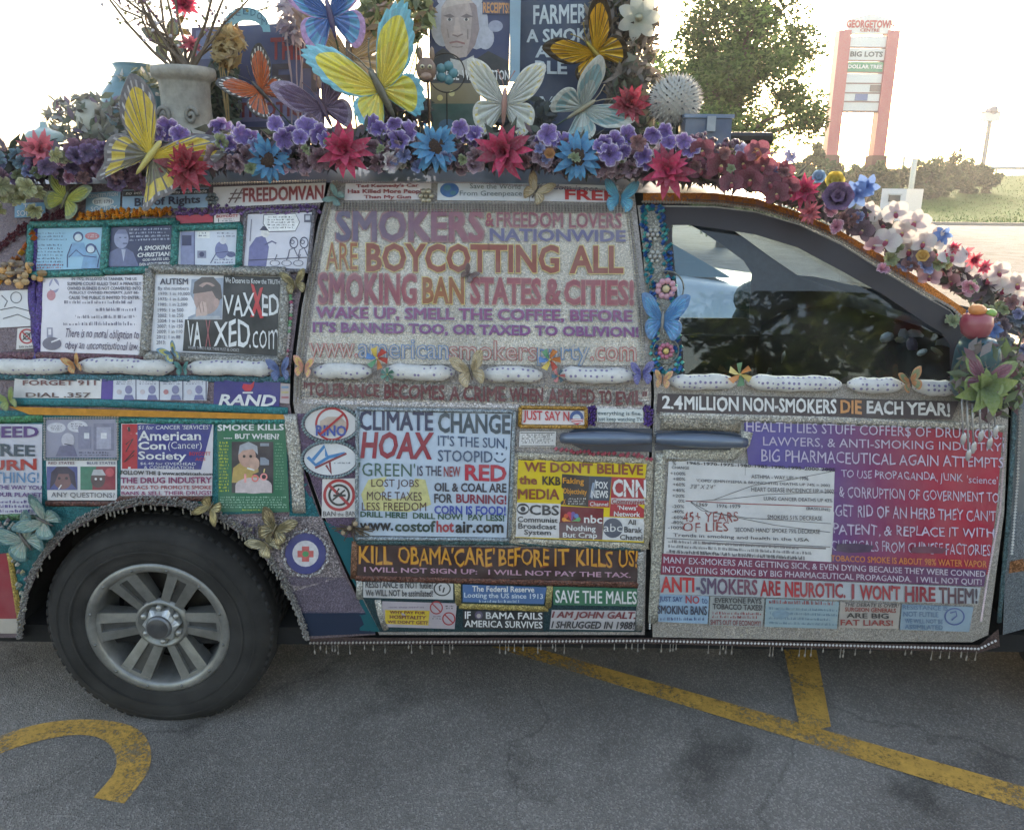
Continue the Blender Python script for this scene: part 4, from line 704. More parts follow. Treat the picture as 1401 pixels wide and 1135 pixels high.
M_('Communist', (837, 682, 689, 882, 683, 690), (150, 40, 50)); M_("'News'", (845, 691, 697, 872, 691, 698), WHT); M_('Network', (840, 699, 706, 876, 700, 707), WHT); M_('CBS', (724, 690, 704, 765, 691, 705), D, .02); M_('Communist', (708, 706, 714, 763, 708, 715), D); M_('Broadcast', (709, 715, 723, 761, 717, 724), D); M_('System', (717, 724, 733, 754, 725, 734), D)
M_('nbc', (799, 704, 715, 824, 705, 716), WHT); M_('Nothing', (775, 718, 728, 815, 719, 729), WHT); M_('But Crap', (770, 728, 737, 817, 728, 738), WHT); M_('abc', (826, 716, 727, 851, 716, 727), WHT, .0); M_('All', (859, 710, 717, 870, 711, 718), D); M_('Barak', (854, 720, 728, 879, 721, 729), D); M_('Chanel', (848, 731, 738, 879, 731, 739), D)
# ---- dark banner
o = panel('banner', [(487, 745), (874, 752), (873, 795), (487, 787)], (58, 34, 34)); fr = lambda x: 747 + (x - 490) * .0125
for s, x0, x1 in (('KILL', 491, 536), ("OBAMA'CARE'", 545, 676), ('BEFORE', 683, 751), ('IT', 759, 778), ('KILLS', 788, 838), ('US!', 847, 872)): txt(o, s, (x0, fr(x0), fr(x0) + 24, x1, fr(x1), fr(x1) + 24), (216, 150, 36), .01, 0, .07, out=(120, 50, 30))
txt(o, 'I WILL NOT SIGN UP:   I WILL NOT PAY THE TAX.', (498, 775, 782, 863, 783, 790), (196, 150, 176), .02); rope('edge_trim', [(486, 790), (873, 799)], .010, (110, 70, 60)); rope('edge_trim', [(488, 741), (700, 742), (876, 750)], .008, (66, 96, 100)); rope('edge_trim', [(486, 740), (484, 790)], .010, (140, 100, 80))
# ---- bottom stickers
o = panel('sticker', [(497, 793), (620, 798), (620, 820), (497, 817)], (196, 196, 200)); txt(o, 'RESISTANCE is NOT futile!', (500, 794, 804, 592, 796, 805), (50, 50, 56), .02); txt(o, 'We WILL NOT be assimilated!', (500, 806, 815, 592, 807, 816), (50, 50, 56), .02); Pic().ring(605, 805, 12, 2, (50, 50, 56), 10).l([(602, 808), (601, 802), (604, 800)], 2, (50, 50, 56)).l([(606, 810), (608, 803)], 2, (50, 50, 56)).end(o)
o = panel('sticker', [(633, 799), (748, 803), (744, 826), (633, 823)], (62, 106, 160)); txt(o, 'The Federal Reserve', (646, 801, 809, 731, 802, 810), WHT, .02); txt(o, 'Looting the US since 1913', (635, 810, 819, 743, 812, 821), (206, 220, 236), .02); Pic().scrib(655, 820, 715, 825, 1, (180, 200, 220), h=.8).end(o)
o = panel('sticker', [(757, 802), (873, 805), (872, 829), (757, 827)], (40, 112, 84)); txt(o, 'SAVE THE MALES', (760, 807, 824, 871, 809, 826), WHT, .02)
o = panel('sticker', [(523, 822), (625, 825), (622, 860), (522, 857)], (176, 166, 176)); Pic().p([(527, 834), (588, 835), (586, 855), (527, 853)], (220, 186, 40)).ring(597, 831, 9, 1.6, RED).ring(614, 846, 9, 1.6, RED).l([(591, 825), (603, 837)], 1.6, RED).l([(608, 840), (620, 852)], 1.6, RED).scrib(609, 828, 622, 834, 2, BLK).scrib(591, 842, 604, 848, 2, BLK).end(o)
txt(o, 'now they need us', (532, 829, 832, 580, 829, 832), (110, 90, 110), .0); txt(o, 'WHY PAY FOR', (533, 835, 839, 582, 836, 840), (120, 50, 40), .03); txt(o, 'HOSPITALITY', (533, 841, 846, 583, 842, 847), (120, 50, 40), .03); txt(o, "WE DON'T GET?", (530, 848, 852, 585, 849, 854), (120, 50, 40), .03); rope('edge_trim', [(517, 820), (521, 840), (528, 860)], .010, (196, 192, 188))
o = panel('sticker', [(633, 834), (744, 837), (743, 862), (634, 859)], (38, 40, 44)); txt(o, 'IF', (636, 836, 846, 644, 836, 846), WHT, .02); Pic().c(655, 841, 5.5, (90, 80, 110)).c(655, 842, 3, (180, 170, 170)).end(o); txt(o, 'BAMA FAILS', (665, 837, 846, 742, 838, 847), WHT, .02); txt(o, 'AMERICA SURVIVES', (636, 848, 857, 742, 850, 859), WHT, .02)
o = panel('sticker', [(755, 834), (870, 835), (868, 862), (752, 860)], (190, 186, 192)); txt(o, 'I AM JOHN GALT.', (755, 836, 847, 869, 837, 849), (124, 34, 46), .03, .25); txt(o, 'I SHRUGGED IN 1988!', (754, 849, 859, 869, 850, 861), (44, 40, 46), .03, .25)
rope('edge_trim', [(626, 796), (627, 826)], .010, (176, 160, 110)); rope('edge_trim', [(752, 800), (750, 830)], .010, (176, 160, 110)); rope('edge_trim', [(628, 828), (750, 832)], .010, (170, 150, 90)); rope('edge_trim', [(492, 792), (492, 818)], .010, (190, 188, 184)); rope('edge_trim', [(876, 754), (877, 800), (874, 860)], .012, (172, 170, 168))
# ---- front door
o = panel('banner', [(900, 538), (1312, 549), (1302, 574), (898, 565)], (70, 60, 68)); f = lambda x: 541 + (x - 905) * .0245
for s, x0, x1, c in (('2.4', 906, 934, WHT), ('MILLION', 937, 1010, WHT), ('NON-SMOKERS', 1017, 1144, WHT), ('DIE', 1150, 1179, (216, 150, 96)), ('EACH', 1186, 1236, WHT), ('YEAR!', 1240, 1300, WHT)): txt(o, s, (x0, f(x0), f(x0) + 18, x1, f(x1), f(x1) + 19), c, .05, 0, .03)
rope('glitter_band', [(902, 568), (1010, 571), (1130, 574), (1300, 581), (1372, 586)], .011, (192, 188, 182)); rope('glitter_band', [(906, 622), (1000, 622), (1018, 606), (1022, 590)], .018, (186, 182, 172)); rope('glitter_band', [(904, 580), (960, 580), (1012, 583)], .020, (150, 142, 130)); rope('glitter_band', [(903, 620), (901, 700), (893, 850)], .016, (186, 184, 176))
GR = [(1018, 578), (1130, 581), (1372, 590), (1364, 690), (1352, 786), (1138, 776), (1142, 644), (1024, 636)]
def gcol(x, y):
    t = min(1, max(0, (x - 1060) / 260)); a, b = (84, 74, 148), (170, 34, 62); t = t * t * (3 - 2 * t); return tuple(a[i] * (1 - t) + b[i] * t for i in range(3))
o = vpart(sheet(MB(), GR, gcol, off=.005, thick=.004, step=8), 'slogan_panel', PRINT); o['label'] = 'panel fading from violet to crimson with pale hand lettering'
F_ = lambda s, q, wob=0., b=.0, c=(196, 186, 212): txt(o, s, q, c, b, 0, wob)
F_('HEALTH LIES STUFF COFFER$ OF DRUG COS.,', (1021, 576, 592, 1374, 587, 603)); F_('LAWYERS, & ANTI-SMOKING INDUSTRY!', (1044, 597, 611, 1374, 606, 619)); F_('BIG PHARMACEUTICAL AGAIN ATTEMPTS', (1042, 614, 631, 1373, 626, 640), .05); F_("TO USE PROPAGANDA, JUNK", (1151, 642, 656, 1317, 648, 662), .07); F_("'science',", (1323, 650, 662, 1368, 652, 664), .02); F_('& CORRUPTION OF GOVERNMENT TO', (1148, 665, 680, 1367, 674, 687), .07); F_("GET RID OF AN HERB THEY CAN'T", (1143, 689, 706, 1363, 698, 713), .07); F_('PATENT, & REPLACE IT WITH', (1140, 716, 733, 1360, 723, 737), .07); F_('CHEMICALS FROM CHINESE FACTORIES!', (1138, 738, 752, 1358, 745, 760), .07); F_('TOBACCO SMOKE IS ABOUT 98% WATER VAPOR', (1137, 759, 767, 1350, 767, 776), .0, .02, (216, 130, 70))
Pic(.009).p([(1145, 744), (1170, 743), (1196, 746), (1190, 755), (1160, 756), (1144, 753)], (78, 56, 86)).end(o, 'scraped_patch'); Pic(.009).p([(1248, 748), (1270, 747), (1296, 750), (1290, 757), (1246, 756)], (110, 52, 76)).end(o, 'scraped_patch')
o = panel('banner', [(906, 757), (1350, 779), (1346, 802), (904, 785)], (140, 48, 76), c2=(98, 56, 104), off=.0062); txt(o, 'MANY EX-SMOKERS ARE GETTING SICK, & EVEN DYING BECAUSE THEY WERE CONNED', (908, 761, 771, 1348, 781, 790), (206, 196, 214), .01, off=.0085); txt(o, 'INTO QUITING SMOKING BY BIG PHARMACEUTICAL PROPAGANDA.  I WILL NOT QUIT!', (907, 774, 784, 1343, 792, 801), (206, 196, 214), .01, off=.0085)
o = panel('banner', [(903, 786), (1342, 803), (1338, 826), (901, 812)], (178, 184, 194)); f = lambda x: 788 + (x - 904) * .0395
for s, x0, x1, c, c2 in (('ANTI', 904, 950, (196, 40, 46), None), ('-SMOKERS', 953, 1036, (84, 76, 110), (130, 60, 84)), ('ARE', 1040, 1068, (170, 50, 60), None), ('NEUROTIC.', 1074, 1157, (190, 44, 54), (150, 60, 74)), ('I', 1165, 1169, (150, 54, 70), None), ("WON'T", 1176, 1232, (170, 50, 60), None), ('HIRE', 1238, 1280, (150, 44, 60), None), ('THEM!', 1285, 1337, (110, 54, 66), (70, 60, 76))): txt(o, s, (x0, f(x0), f(x0) + 22, x1, f(x1), f(x1) + 20), c, .05, c2=c2)
o = panel('sticker', [(900, 812), (970, 815), (968, 853), (899, 850)], (146, 176, 204)); txt(o, 'JUST SAY', (902, 815, 824, 934, 816, 825), (60, 80, 130), .02); txt(o, 'NO', (938, 814, 825, 957, 815, 826), (176, 50, 60), .02); txt(o, 'to', (960, 817, 825, 968, 818, 826), (60, 80, 130), .0); txt(o, 'SMOKING BANS', (900, 828, 839, 967, 829, 841), (56, 60, 84), .03); Pic().scrib(902, 844, 965, 850, 1, (80, 90, 130), h=.7).end(o)
o = panel('sticker', [(972, 815), (1046, 818), (1043, 857), (970, 855)], (160, 166, 168)); txt(o, 'EVERYONE PAYS', (978, 817, 824, 1042, 818, 826), (60, 60, 66), .03); txt(o, 'TOBACCO TAXES!', (975, 825, 833, 1043, 827, 835), (56, 56, 62), .03); Pic().scrib(974, 836, 1042, 846, 2, (150, 60, 70), .02, .75).end(o); txt(o, "SHIT'S OUT OF ECONOMY!", (972, 847, 854, 1041, 849, 856), (140, 60, 66), .02)
o = panel('sticker', [(1048, 818), (1148, 823), (1145, 860), (1046, 857)], (144, 168, 180)); Pic().scrib(1052, 820, 1146, 827, 1, (150, 60, 66), .03, .7).scrib(1052, 830, 1146, 856, 4, (100, 130, 150), .03, .5).c(1068, 840, 12, (120, 150, 170), 6).end(o)
o = panel('sticker', [(1150, 823), (1232, 826), (1229, 860), (1147, 858)], (176, 168, 164)); txt(o, 'THE DEBATE IS OVER!', (1156, 824, 829, 1230, 826, 831), (60, 56, 60), .01, .2); txt(o, 'SURGEON GENERALS', (1156, 830, 836, 1226, 832, 838), (150, 56, 50), .02); txt(o, 'ARE BIG', (1158, 838, 845, 1216, 839, 846), (60, 56, 58), .02); txt(o, 'FAT LIARS!', (1150, 847, 855, 1222, 848, 856), (150, 50, 50), .02)
o = panel('sticker', [(1234, 826), (1332, 830), (1326, 864), (1231, 861)], (140, 164, 184)); B2 = (84, 116, 150); txt(o, 'RESISTANCE IS', (1235, 827, 833, 1297, 829, 835), B2, .01); txt(o, 'NOT FUTILE', (1236, 836, 843, 1284, 837, 844), B2, .01); txt(o, 'WE WILL NOT BE', (1238, 846, 852, 1290, 847, 853), B2, .01); txt(o, 'ASSIMILATED', (1238, 854, 860, 1290, 855, 861), B2, .01); Pic().ring(1306, 843, 14, 2, (66, 90, 150), 12).l([(1300, 838), (1308, 836), (1309, 842), (1302, 848)], 2, (66, 90, 150)).end(o)
# ---- chart
o = panel('chart', [(915, 628), (1024, 633), (1144, 640), (1136, 771)] if False else [(915, 628), (1145, 641), (1137, 772), (908, 757)], (210, 210, 214), off=.0045)
txt(o, '1965-1970-1975-1980-1985-1990-1995-2000-2005', (940, 631, 635, 1143, 640, 645), (50, 50, 56), .02); txt(o, '%', (920, 631, 636, 925, 631, 636), (50, 50, 56), .01); txt(o, 'CHANGE', (919, 637, 641, 943, 638, 642), (60, 60, 66), .01)
for s, y in zip(['+100%', '+80%', '+60%', '+40%', '+20%', '0%', '-20%', '-40%', '-60%', '-80%', '-100%'], [645, 652.5, 660, 668, 675.5, 682.5, 690, 697, 705, 712, 719]): txt(o, s, (938 - 4.2 * len(s) - (y - 645) * .04, y, y + 4.4, 938 - (y - 645) * .04, y + .6, y + 5), (80, 80, 86), .01)
S2 = (86, 84, 90)
for s, q in (('ASTHMA - WAY UP! = 1996', (1028, 649, 654, 1106, 652, 657)), ("'COPD' (EMPHYSEMA & BRONCHITIS) DEATHS UP 74% = 2002", (953, 655, 660, 1136, 662, 667)), ('HEART DISEASE INCIDENCE UP = 2002', (1028, 666, 672, 1141, 669, 675)), ('LUNG CANCER DEATHS UP 43%', (1045, 679, 684, 1139, 682, 687)), ('1969', (953, 687, 692, 968, 688, 693)), ('1976', (981, 689, 694, 995, 690, 695)), ('1979', (999, 690, 695, 1013, 690, 695)), ('(BASELINE)', (1103, 693, 698, 1136, 695, 700)), ('SMOKERS 51% DECREASE', (1050, 704, 710, 1125, 706, 712)), ("'SECOND HAND' SMOKE 75% DECREASE", (1005, 721, 727, 1122, 724, 730)), ("Trends in smoking and health in the USA", (921, 729, 735, 1107, 736, 742))): txt(o, s, q, S2, .01)
txt(o, "3'8\" X 2'4\"", (944, 662, 668, 979, 663, 669), S2, 0, .3); txt(o, '45+ YEARS', (934, 700, 714, 1010, 700, 713), (150, 60, 60), .0, 0, .07); txt(o, 'OF LIES', (934, 715, 727, 997, 714, 727), (150, 60, 60), .0, 0, .07)
Pic().l([(938, 685), (1020, 689), (1138, 693)], 1.2, (150, 50, 60)).l([(945, 686), (975, 684), (1030, 664), (1080, 656), (1142, 644)], .8, S2).l([(945, 686), (1000, 682), (1050, 676), (1140, 673)], .8, S2).l([(945, 686), (970, 700), (1020, 708), (1137, 716)], .8, S2).l([(945, 687), (960, 698), (990, 704), (1060, 718), (1136, 728)], .8, S2).l([(1020, 634), (1016, 764)], .9, (160, 160, 166)).l([(912, 736), (1136, 748)], 1, (110, 110, 116)).l([(960, 742), (1130, 750)], 2, (120, 112, 116)).scrib(914, 738, 1120, 758, 3, (120, 118, 124), .05, .6).scrib(912, 752, 1128, 758, 1, (96, 94, 100), .05, .7).end(o)
bead_line('bead_trim', [(913, 626), (1020, 632)], .004, (190, 186, 180)); bead_line('bead_trim', [(1376, 592), (1368, 700), (1352, 786), (1342, 850)], .004, (206, 180, 180)); bead_line('bead_trim', [(897, 560), (896, 700), (889, 862)], .004, (186, 182, 176))
# window edge beads
WB = [(880, 276), (940, 277), (990, 279), (1034, 285), (1092, 303), (1150, 329), (1207, 365), (1265, 400), (1302, 421), (1318, 436)]
bead_line('rope_trim', WB, .0055, (176, 168, 160), METAL, 1.5); bead_line('bead_trim', [(x, y - 4) for x, y in WB[1:8]], .003, (120, 110, 110))
ow = panel('slogan_backing', [(982, 268), (984, 268), (984, 270), (982, 270)], (205, 122, 48))
for i, (ch, x) in enumerate(zip('SMOKINGISNOTACRIME', np.linspace(890, 1240, 18))):
    y = np.interp(x, [p[0] for p in ORB], [p[1] for p in ORB]) + 3; sl = np.interp(x + 10, [p[0] for p in ORB], [p[1] for p in ORB]) + 3; txt(ow, ch, (x, y, y + 12, x + 11, sl, sl + 12), (140, 70, 30), .02)
rope('edge_trim', [(1314, 470), (1318, 500), (1310, 545)], .010, (190, 188, 186))
# ---- pillar with bead border
panel('pillar_cover', [(876, 282), (908, 282), (934, 512), (890, 508)], (150, 148, 140), m=GLIT, off=.003)
for pts in ([(880, 284), (892, 400), (896, 506)], [(904, 284), (916, 380), (930, 508)], [(880, 284), (905, 284)], [(896, 506), (930, 508)]):
    for k in range(2): bead_line('bead_trim', [(x + k * 5 - 2, y + k * 2) for x, y in pts], .007, TEAL, METAL, 1.3, jitter=.004, cs=[(40, 140, 150), (60, 110, 180), (90, 190, 180), (40, 90, 150)])
def pebble_flower(px, py, r, c, cc, ring=None, n=8):
    o_ = SV(px, py, .012); rm = pxm(o_, r); mb = MB()
    for i in range(n): a = 2 * math.pi * i / n; mb.ball(o_ + Vector((rm * .6 * math.cos(a), 0, rm * .6 * math.sin(a))), (rm * .26, .006, rm * .26), c, 8, 4)
    mb.ball(o_ + Vector((0, -.003, 0)), (rm * .3, .007, rm * .3), cc, 8, 4)
    if ring: mb.tube([o_ + Vector((rm * ring * math.cos(a), 0, rm * ring * math.sin(a))) for a in np.linspace(0, 2 * math.pi, 25)], .0025, (96, 100, 96), 5)
    return vpart(mb, 'pebble_flower', PLAST, smooth=True)
pebble_flower(893, 321, 11, (176, 176, 172), (150, 150, 150), None, 6); pebble_flower(896, 351, 11, (170, 172, 170), (150, 150, 150), None, 6); pebble_flower(911, 395, 18, (196, 140, 158), (200, 180, 140), 1.35, 9); pebble_flower(911, 480, 14, (176, 90, 120), (210, 180, 100), 1.25, 9)
# ---- door handles
mb = MB(); hc = (92, 106, 126)
def handle(x0, x1, y0, y1, flip=1):
    prs = []; n = 12
    mb = MB(); pts = []; rr = []
    for i in range(n + 1):
        t = i / n; x = x0 + (x1 - x0) * t; y = y0 + (y1 - y0) * t; pts.append(SV(x, y, .012 + .026 * math.sin(math.pi * min(1, t * 1.15 + .02)))); rr.append(.011 + .009 * math.sin(math.pi * (.12 + .8 * t)))
    mb.tube(pts, rr, hc, 12); return vpart(mb, 'door_handle', CARP, smooth=True)
mb = MB(); sheet(mb, [(765, 598), (790, 585), (892, 586), (892, 618), (800, 617)], (64, 74, 90), off=.006, thick=.006); vpart(mb, 'handle_recess', CARP)
mb = MB(); sheet(mb, [(896, 588), (1005, 590), (1024, 602), (1000, 616), (896, 616)], (64, 74, 90), off=.006, thick=.006); vpart(mb, 'handle_recess', CARP)
handle(768, 891, 599, 600); handle(1020, 897, 605, 600)
# ---- padded rolls of dotted cloth along the belt
def roll(x0, y0, x1, y1, r=.022):
    mb = MB(); n = max(6, int((x1 - x0) / 8)); pts = []; rr = []
    for i in range(n + 1):
        t = i / n; pts.append(SV(x0 + (x1 - x0) * t, y0 + (y1 - y0) * t + math.sin(t * 9 + x0) * .8, .016)); e = min(1, 5 * t * (x1 - x0) / 100 + .35, 5 * (1 - t) * (x1 - x0) / 100 + .35); rr.append(r * e * (1 + .06 * math.sin(t * 23 + x0)))
    mb.tube(pts, rr, (206, 204, 202), 14); return vpart(mb, 'padded_roll', DOTS, smooth=True)
for a in ((-60, 500, 98, 502), (108, 499, 238, 503), (258, 502, 376, 504), (428, 508, 508, 508), (524, 508, 622, 511), (660, 511, 742, 513), (764, 512, 868, 515), (916, 522, 1006, 523), (1022, 523, 1150, 526), (1160, 526, 1236, 528), (1248, 528, 1310, 533)): roll(*a)

# front wing trim at the door edge
patch([(1388, 560), (1520, 560), (1520, 700), (1380, 700)], (116, 124, 130), CARP); patch([(1382, 768), (1400, 764), (1404, 780), (1380, 784)], (150, 100, 66), GLIT)
rope('edge_trim', [(1388, 530), (1386, 600), (1378, 720), (1366, 850)], .007, (70, 100, 108)); bead_line('bead_trim', [(1396, 560), (1392, 660), (1384, 760)], .005, (190, 186, 180))

# clutter behind the rear wheel
patch([(-40, 760), (14, 756), (24, 846), (-40, 846)], (158, 44, 58), PRINT, .004); patch([(-40, 846), (24, 846), (26, 866), (-40, 866)], (190, 180, 172), PRINT, .004); rope('edge_trim', [(14, 756), (22, 806), (30, 860)], .009, (186, 160, 90)); rope('edge_trim', [(-30, 706), (30, 706), (64, 712)], .011, (74, 110, 80))
for k, (x0, y0, x1, y1) in enumerate([(-20, 714, 60, 720), (-20, 722, 54, 728), (-16, 730, 50, 738), (8, 742, 44, 748), (18, 754, 40, 766), (20, 772, 38, 790), (24, 796, 34, 830)]): bead_line('bead_cluster', [(x0, y0), (x1, y1)], .008, TEAL, PLAST, 1.3, jitter=.006, cs=[(150, 150, 140), (60, 110, 110), (176, 160, 120), (110, 96, 110), (190, 186, 180)])
for k in range(5): bead_line('bead_cluster', [(324 + k * 12, 716 + k * 6), (388 - k * 3, 720 + k * 9)], .006, SILV, METAL, 2.2, jitter=.005, cs=[(170, 164, 156), (140, 130, 130), (110, 100, 120), (190, 180, 150)])
# ------------------------------------------------------------------ things fixed on the roof
S_side = S
def plane_map(Y):
    def f(px, py, off=0.0):
        d = rays(px, py); o = np.zeros(d.shape[:-1]) + off
        return CO + d * ((Y - o + CAM_D) / d[..., 1])[..., None]
    return f
def board(name, poly, c, Y, label, cat='sign board', thick=.02):
    global S
    S = plane_map(Y); mb = MB(); sheet(mb, poly, c, off=.0045, thick=thick, step=40)
    pts = S(np.array([p[0] for p in poly]), np.array([p[1] for p in poly]), .0045 - thick); mb.add(pts, [tuple(range(len(poly)))], (70, 70, 74))
    o = mb.build(name, PRINT, label=label, cat=cat); return o
# blue board with red lettering, arch sign
o = board('slogan_board', [(262, 38), (440, 30), (436, 185), (262, 188)], (66, 78, 122), .62, 'dull blue board with dark red letters behind the orange butterfly')
Pic().p([(268, 42), (320, 40), (322, 78), (268, 82)], (98, 122, 168)).p([(300, 136), (428, 132), (428, 164), (300, 168)], (112, 116, 158)).end(o)
txt(o, 'PATRIOTIC !', (300, 141, 162, 425, 138, 159), (120, 34, 46), .03); txt(o, 'THE', (370, 52, 82, 414, 50, 82), (140, 40, 54), .05); txt(o, 'E T', (372, 88, 126, 448, 84, 126), (56, 50, 66), .05)
S = plane_map(.5); mb = MB(); arc = [(302 + 34 * (1 - math.cos(a)), 44 - 34 * math.sin(a)) for a in np.linspace(0, math.pi, 12)] + [(338 + 22 * math.cos(a), 44 - 16 * math.sin(a)) for a in np.linspace(0, math.pi, 10)]
sheet(mb, arc, (112, 176, 194), off=.0045, thick=.02, step=8); o = mb.build('arch_sign', PLAST, label='pale blue arched plaque reading FREEDOM above the blue board', cat='plaque')
for i, ch in enumerate('FREEDOM'):
    a = math.pi * (.86 - .72 * i / 6); x, y = 336 - 28 * -math.cos(a) , 40 - 25 * math.sin(a); txt(o, ch, (x - 3.5, y - 4 + 2.4 * -math.cos(a) * -1 * 0, y + 5, x + 3.5, y - 4, y + 5), (46, 92, 120), .0)
# portrait poster and farmer board
o = board('portrait_poster', [(586, -30), (699, -30), (696, 118), (588, 118)], (40, 52, 96), .60, 'dark blue poster of a white-haired man in an old-fashioned coat', 'poster')
Pic().p([(588, 117), (590, 78), (606, 66), (640, 88), (668, 70), (696, 84), (696, 117)], (30, 32, 42)).p([(616, 80), (632, 84), (648, 76), (652, 96), (634, 104), (618, 98)], (184, 182, 180)).c(606, 34, 17, (176, 178, 190), 30).c(652, 34, 16, (170, 172, 186), 34).c(664, 52, 12, (176, 178, 192), 16).c(678, 36, 10, (150, 156, 180), 8).c(629, -4, 32, (182, 184, 196), 22).p([(604, 10), (612, -2), (640, -4), (652, 8), (656, 40), (650, 62), (638, 78), (624, 80), (610, 66), (603, 42)], (178, 160, 156)).p([(640, -4), (652, 8), (656, 40), (650, 62), (638, 78), (644, 50), (646, 20)], (146, 128, 130)).p([(604, 12), (612, 0), (640, -3), (648, 4), (628, 6)], (194, 178, 172)).p([(606, 22), (616, 19), (622, 23), (616, 25)], (120, 104, 104)).p([(630, 23), (638, 19), (648, 23), (638, 25)], (120, 104, 104)).c(615, 27, 4, (206, 200, 196), 2).c(638, 27, 4, (206, 200, 196), 2).c(615, 27, 2, (60, 56, 66)).c(638, 27, 2, (60, 56, 66)).p([(623, 24), (627, 24), (631, 46), (620, 47)], (192, 172, 166)).l([(619, 48), (626, 50), (633, 47)], 2, (130, 106, 106)).l([(615, 59), (625, 57), (636, 60)], 2.6, (150, 104, 104)).l([(618, 64), (626, 65), (633, 64)], 1.6, (140, 122, 120)).l([(612, 40), (614, 52)], 1.4, (150, 132, 130)).l([(640, 40), (640, 54)], 1.4, (130, 112, 114)).r(660, 2, 698, 20, (60, 64, 96)).end(o)
txt(o, 'RECEIPTS!', (661, 3, 18, 697, 4, 19), (206, 140, 80), .03); txt(o, 'GEORGE', (590, 96, 109, 628, 96, 110), WHT, .02); txt(o, 'WASHINGTON', (632, 96, 110, 697, 96, 110), WHT, .02)
o = board('farmer_board', [(712, -30), (862, -30), (850, 185), (705, 185)], (30, 54, 88), .64, 'navy board with pale block capitals beside the portrait poster')
for s, q in (('A HEMP', (732, -26, -6, 800, -26, -6)), ('FARMER', (730, 8, 33, 802, 6, 31)), ('A SMOKER', (721, 41, 58, 828, 38, 57)), ('AND', (732, 63, 79, 790, 62, 78)), ('BLE', (732, 83, 101, 776, 84, 102)), ('VI', (738, 132, 152, 764, 132, 152))): txt(o, s, q, (196, 208, 216), .03)
board('divider_strip', [(698, -30), (713, -30), (711, 112), (697, 113)], (134, 166, 186), .585, 'pale blue upright strip between poster and navy board', 'strip', .015)
o = board('floral_panel', [(588, 114), (658, 114), (656, 182), (590, 182)], (132, 118, 88), .56, 'tan panel with a green lower half under the portrait poster', 'panel')
Pic().p([(590, 142), (656, 142), (656, 181), (590, 181)], (44, 84, 76)).c(612, 172, 12, (60, 110, 140), 9).c(602, 134, 4, (206, 190, 120)).c(618, 128, 4, (206, 196, 140)).end(o)
# dark backing shelf that the boards and ornaments stand on
mb = MB()
for (x0, x1, y) in ((-.9, .8, .46), (-.9, .8, .68)):
    mb.tube([(x0, y, 1.80), (x1, y, 1.80)], .018, (60, 60, 62), 8)
for x in (-.8, -.1, .7): mb.tube([(x, .42, 1.778), (x, .72, 1.782)], .012, (60, 60, 62), 8)
mb.build('roof_rack', METAL, label='dark tubular roof rack carrying the boards and ornaments', cat='roof rack')
S = S_side

# ------------------------------------------------------------------ butterflies
FW = [(0, .02), (.16, .42), (.46, .86), (.80, 1.02), (1.0, .98), (1.0, .8), (.92, .52), (.72, .22), (.4, .02), (.12, -.04)]
HW = [(0, -.02), (.3, .02), (.6, .04), (.76, -.14), (.74, -.42), (.58, -.68), (.40, -.74), (.26, -.56), (.1, -.3)]
HWT = HW[:5] + [(.6, -.66), (.56, -.98), (.46, -1.02), (.42, -.74), (.26, -.58), (.1, -.3)]
def wing(pts, mirror, c_in, c_mid, c_edge, c_vein, dots=None, th=.03, scal=0., seed=1):
    o_ = cr_spline([(x, y, 0) for x, y in pts], 5, True); n = len(o_); root = Vector((.02, 0, 0)); vs = []; r_ = random.Random(seed)
    ts = [0, .3, .55, .75, .84, .93, 1.0]
    for side in (1, -1):
        for k, t in enumerate(ts):
            for i, q in enumerate(o_):
                sc_ = 1 + (scal * math.sin(i * 2.1) if t == 1 else 0)
                p = root + (q - root) * t * sc_; z = (th * .55 + .035 * math.sin(i * math.pi / 2.5) * t * (1 - t) * 2.2) if side > 0 else -th * .5
                if t == 1: z *= .35
                vs.append(((-p.x if mirror else p.x), p.y, z))
    fs = []; cs = []; K = len(ts)
    for s in range(2):
        for k in range(K - 1):
            for i in range(n):
                a = s * K * n + k * n + i; b = s * K * n + k * n + (i + 1) % n; f = (a, b, b + n, a + n); fs.append(f if s == 0 else f[::-1])
                c = c_edge if ts[k] >= .84 else (c_mid if ts[k] >= .5 else c_in)
                if i % 5 == 0 and ts[k] < .84 and ts[k] > .1: c = c_vein
                if dots and ts[k] >= .84 and k == 4 and i % 3 == 0: c = dots
                v = r_.uniform(.9, 1.08); cs.append(tuple(min(250, x * v) for x in c))
    for i in range(n): fs.append(((K - 1) * n + i, (K - 1) * n + (i + 1) % n, 2 * K * n - n + (i + 1) % n, 2 * K * n - n + i)); cs.append(c_edge)
    return MB().add(vs, fs, cs)
BF = 0
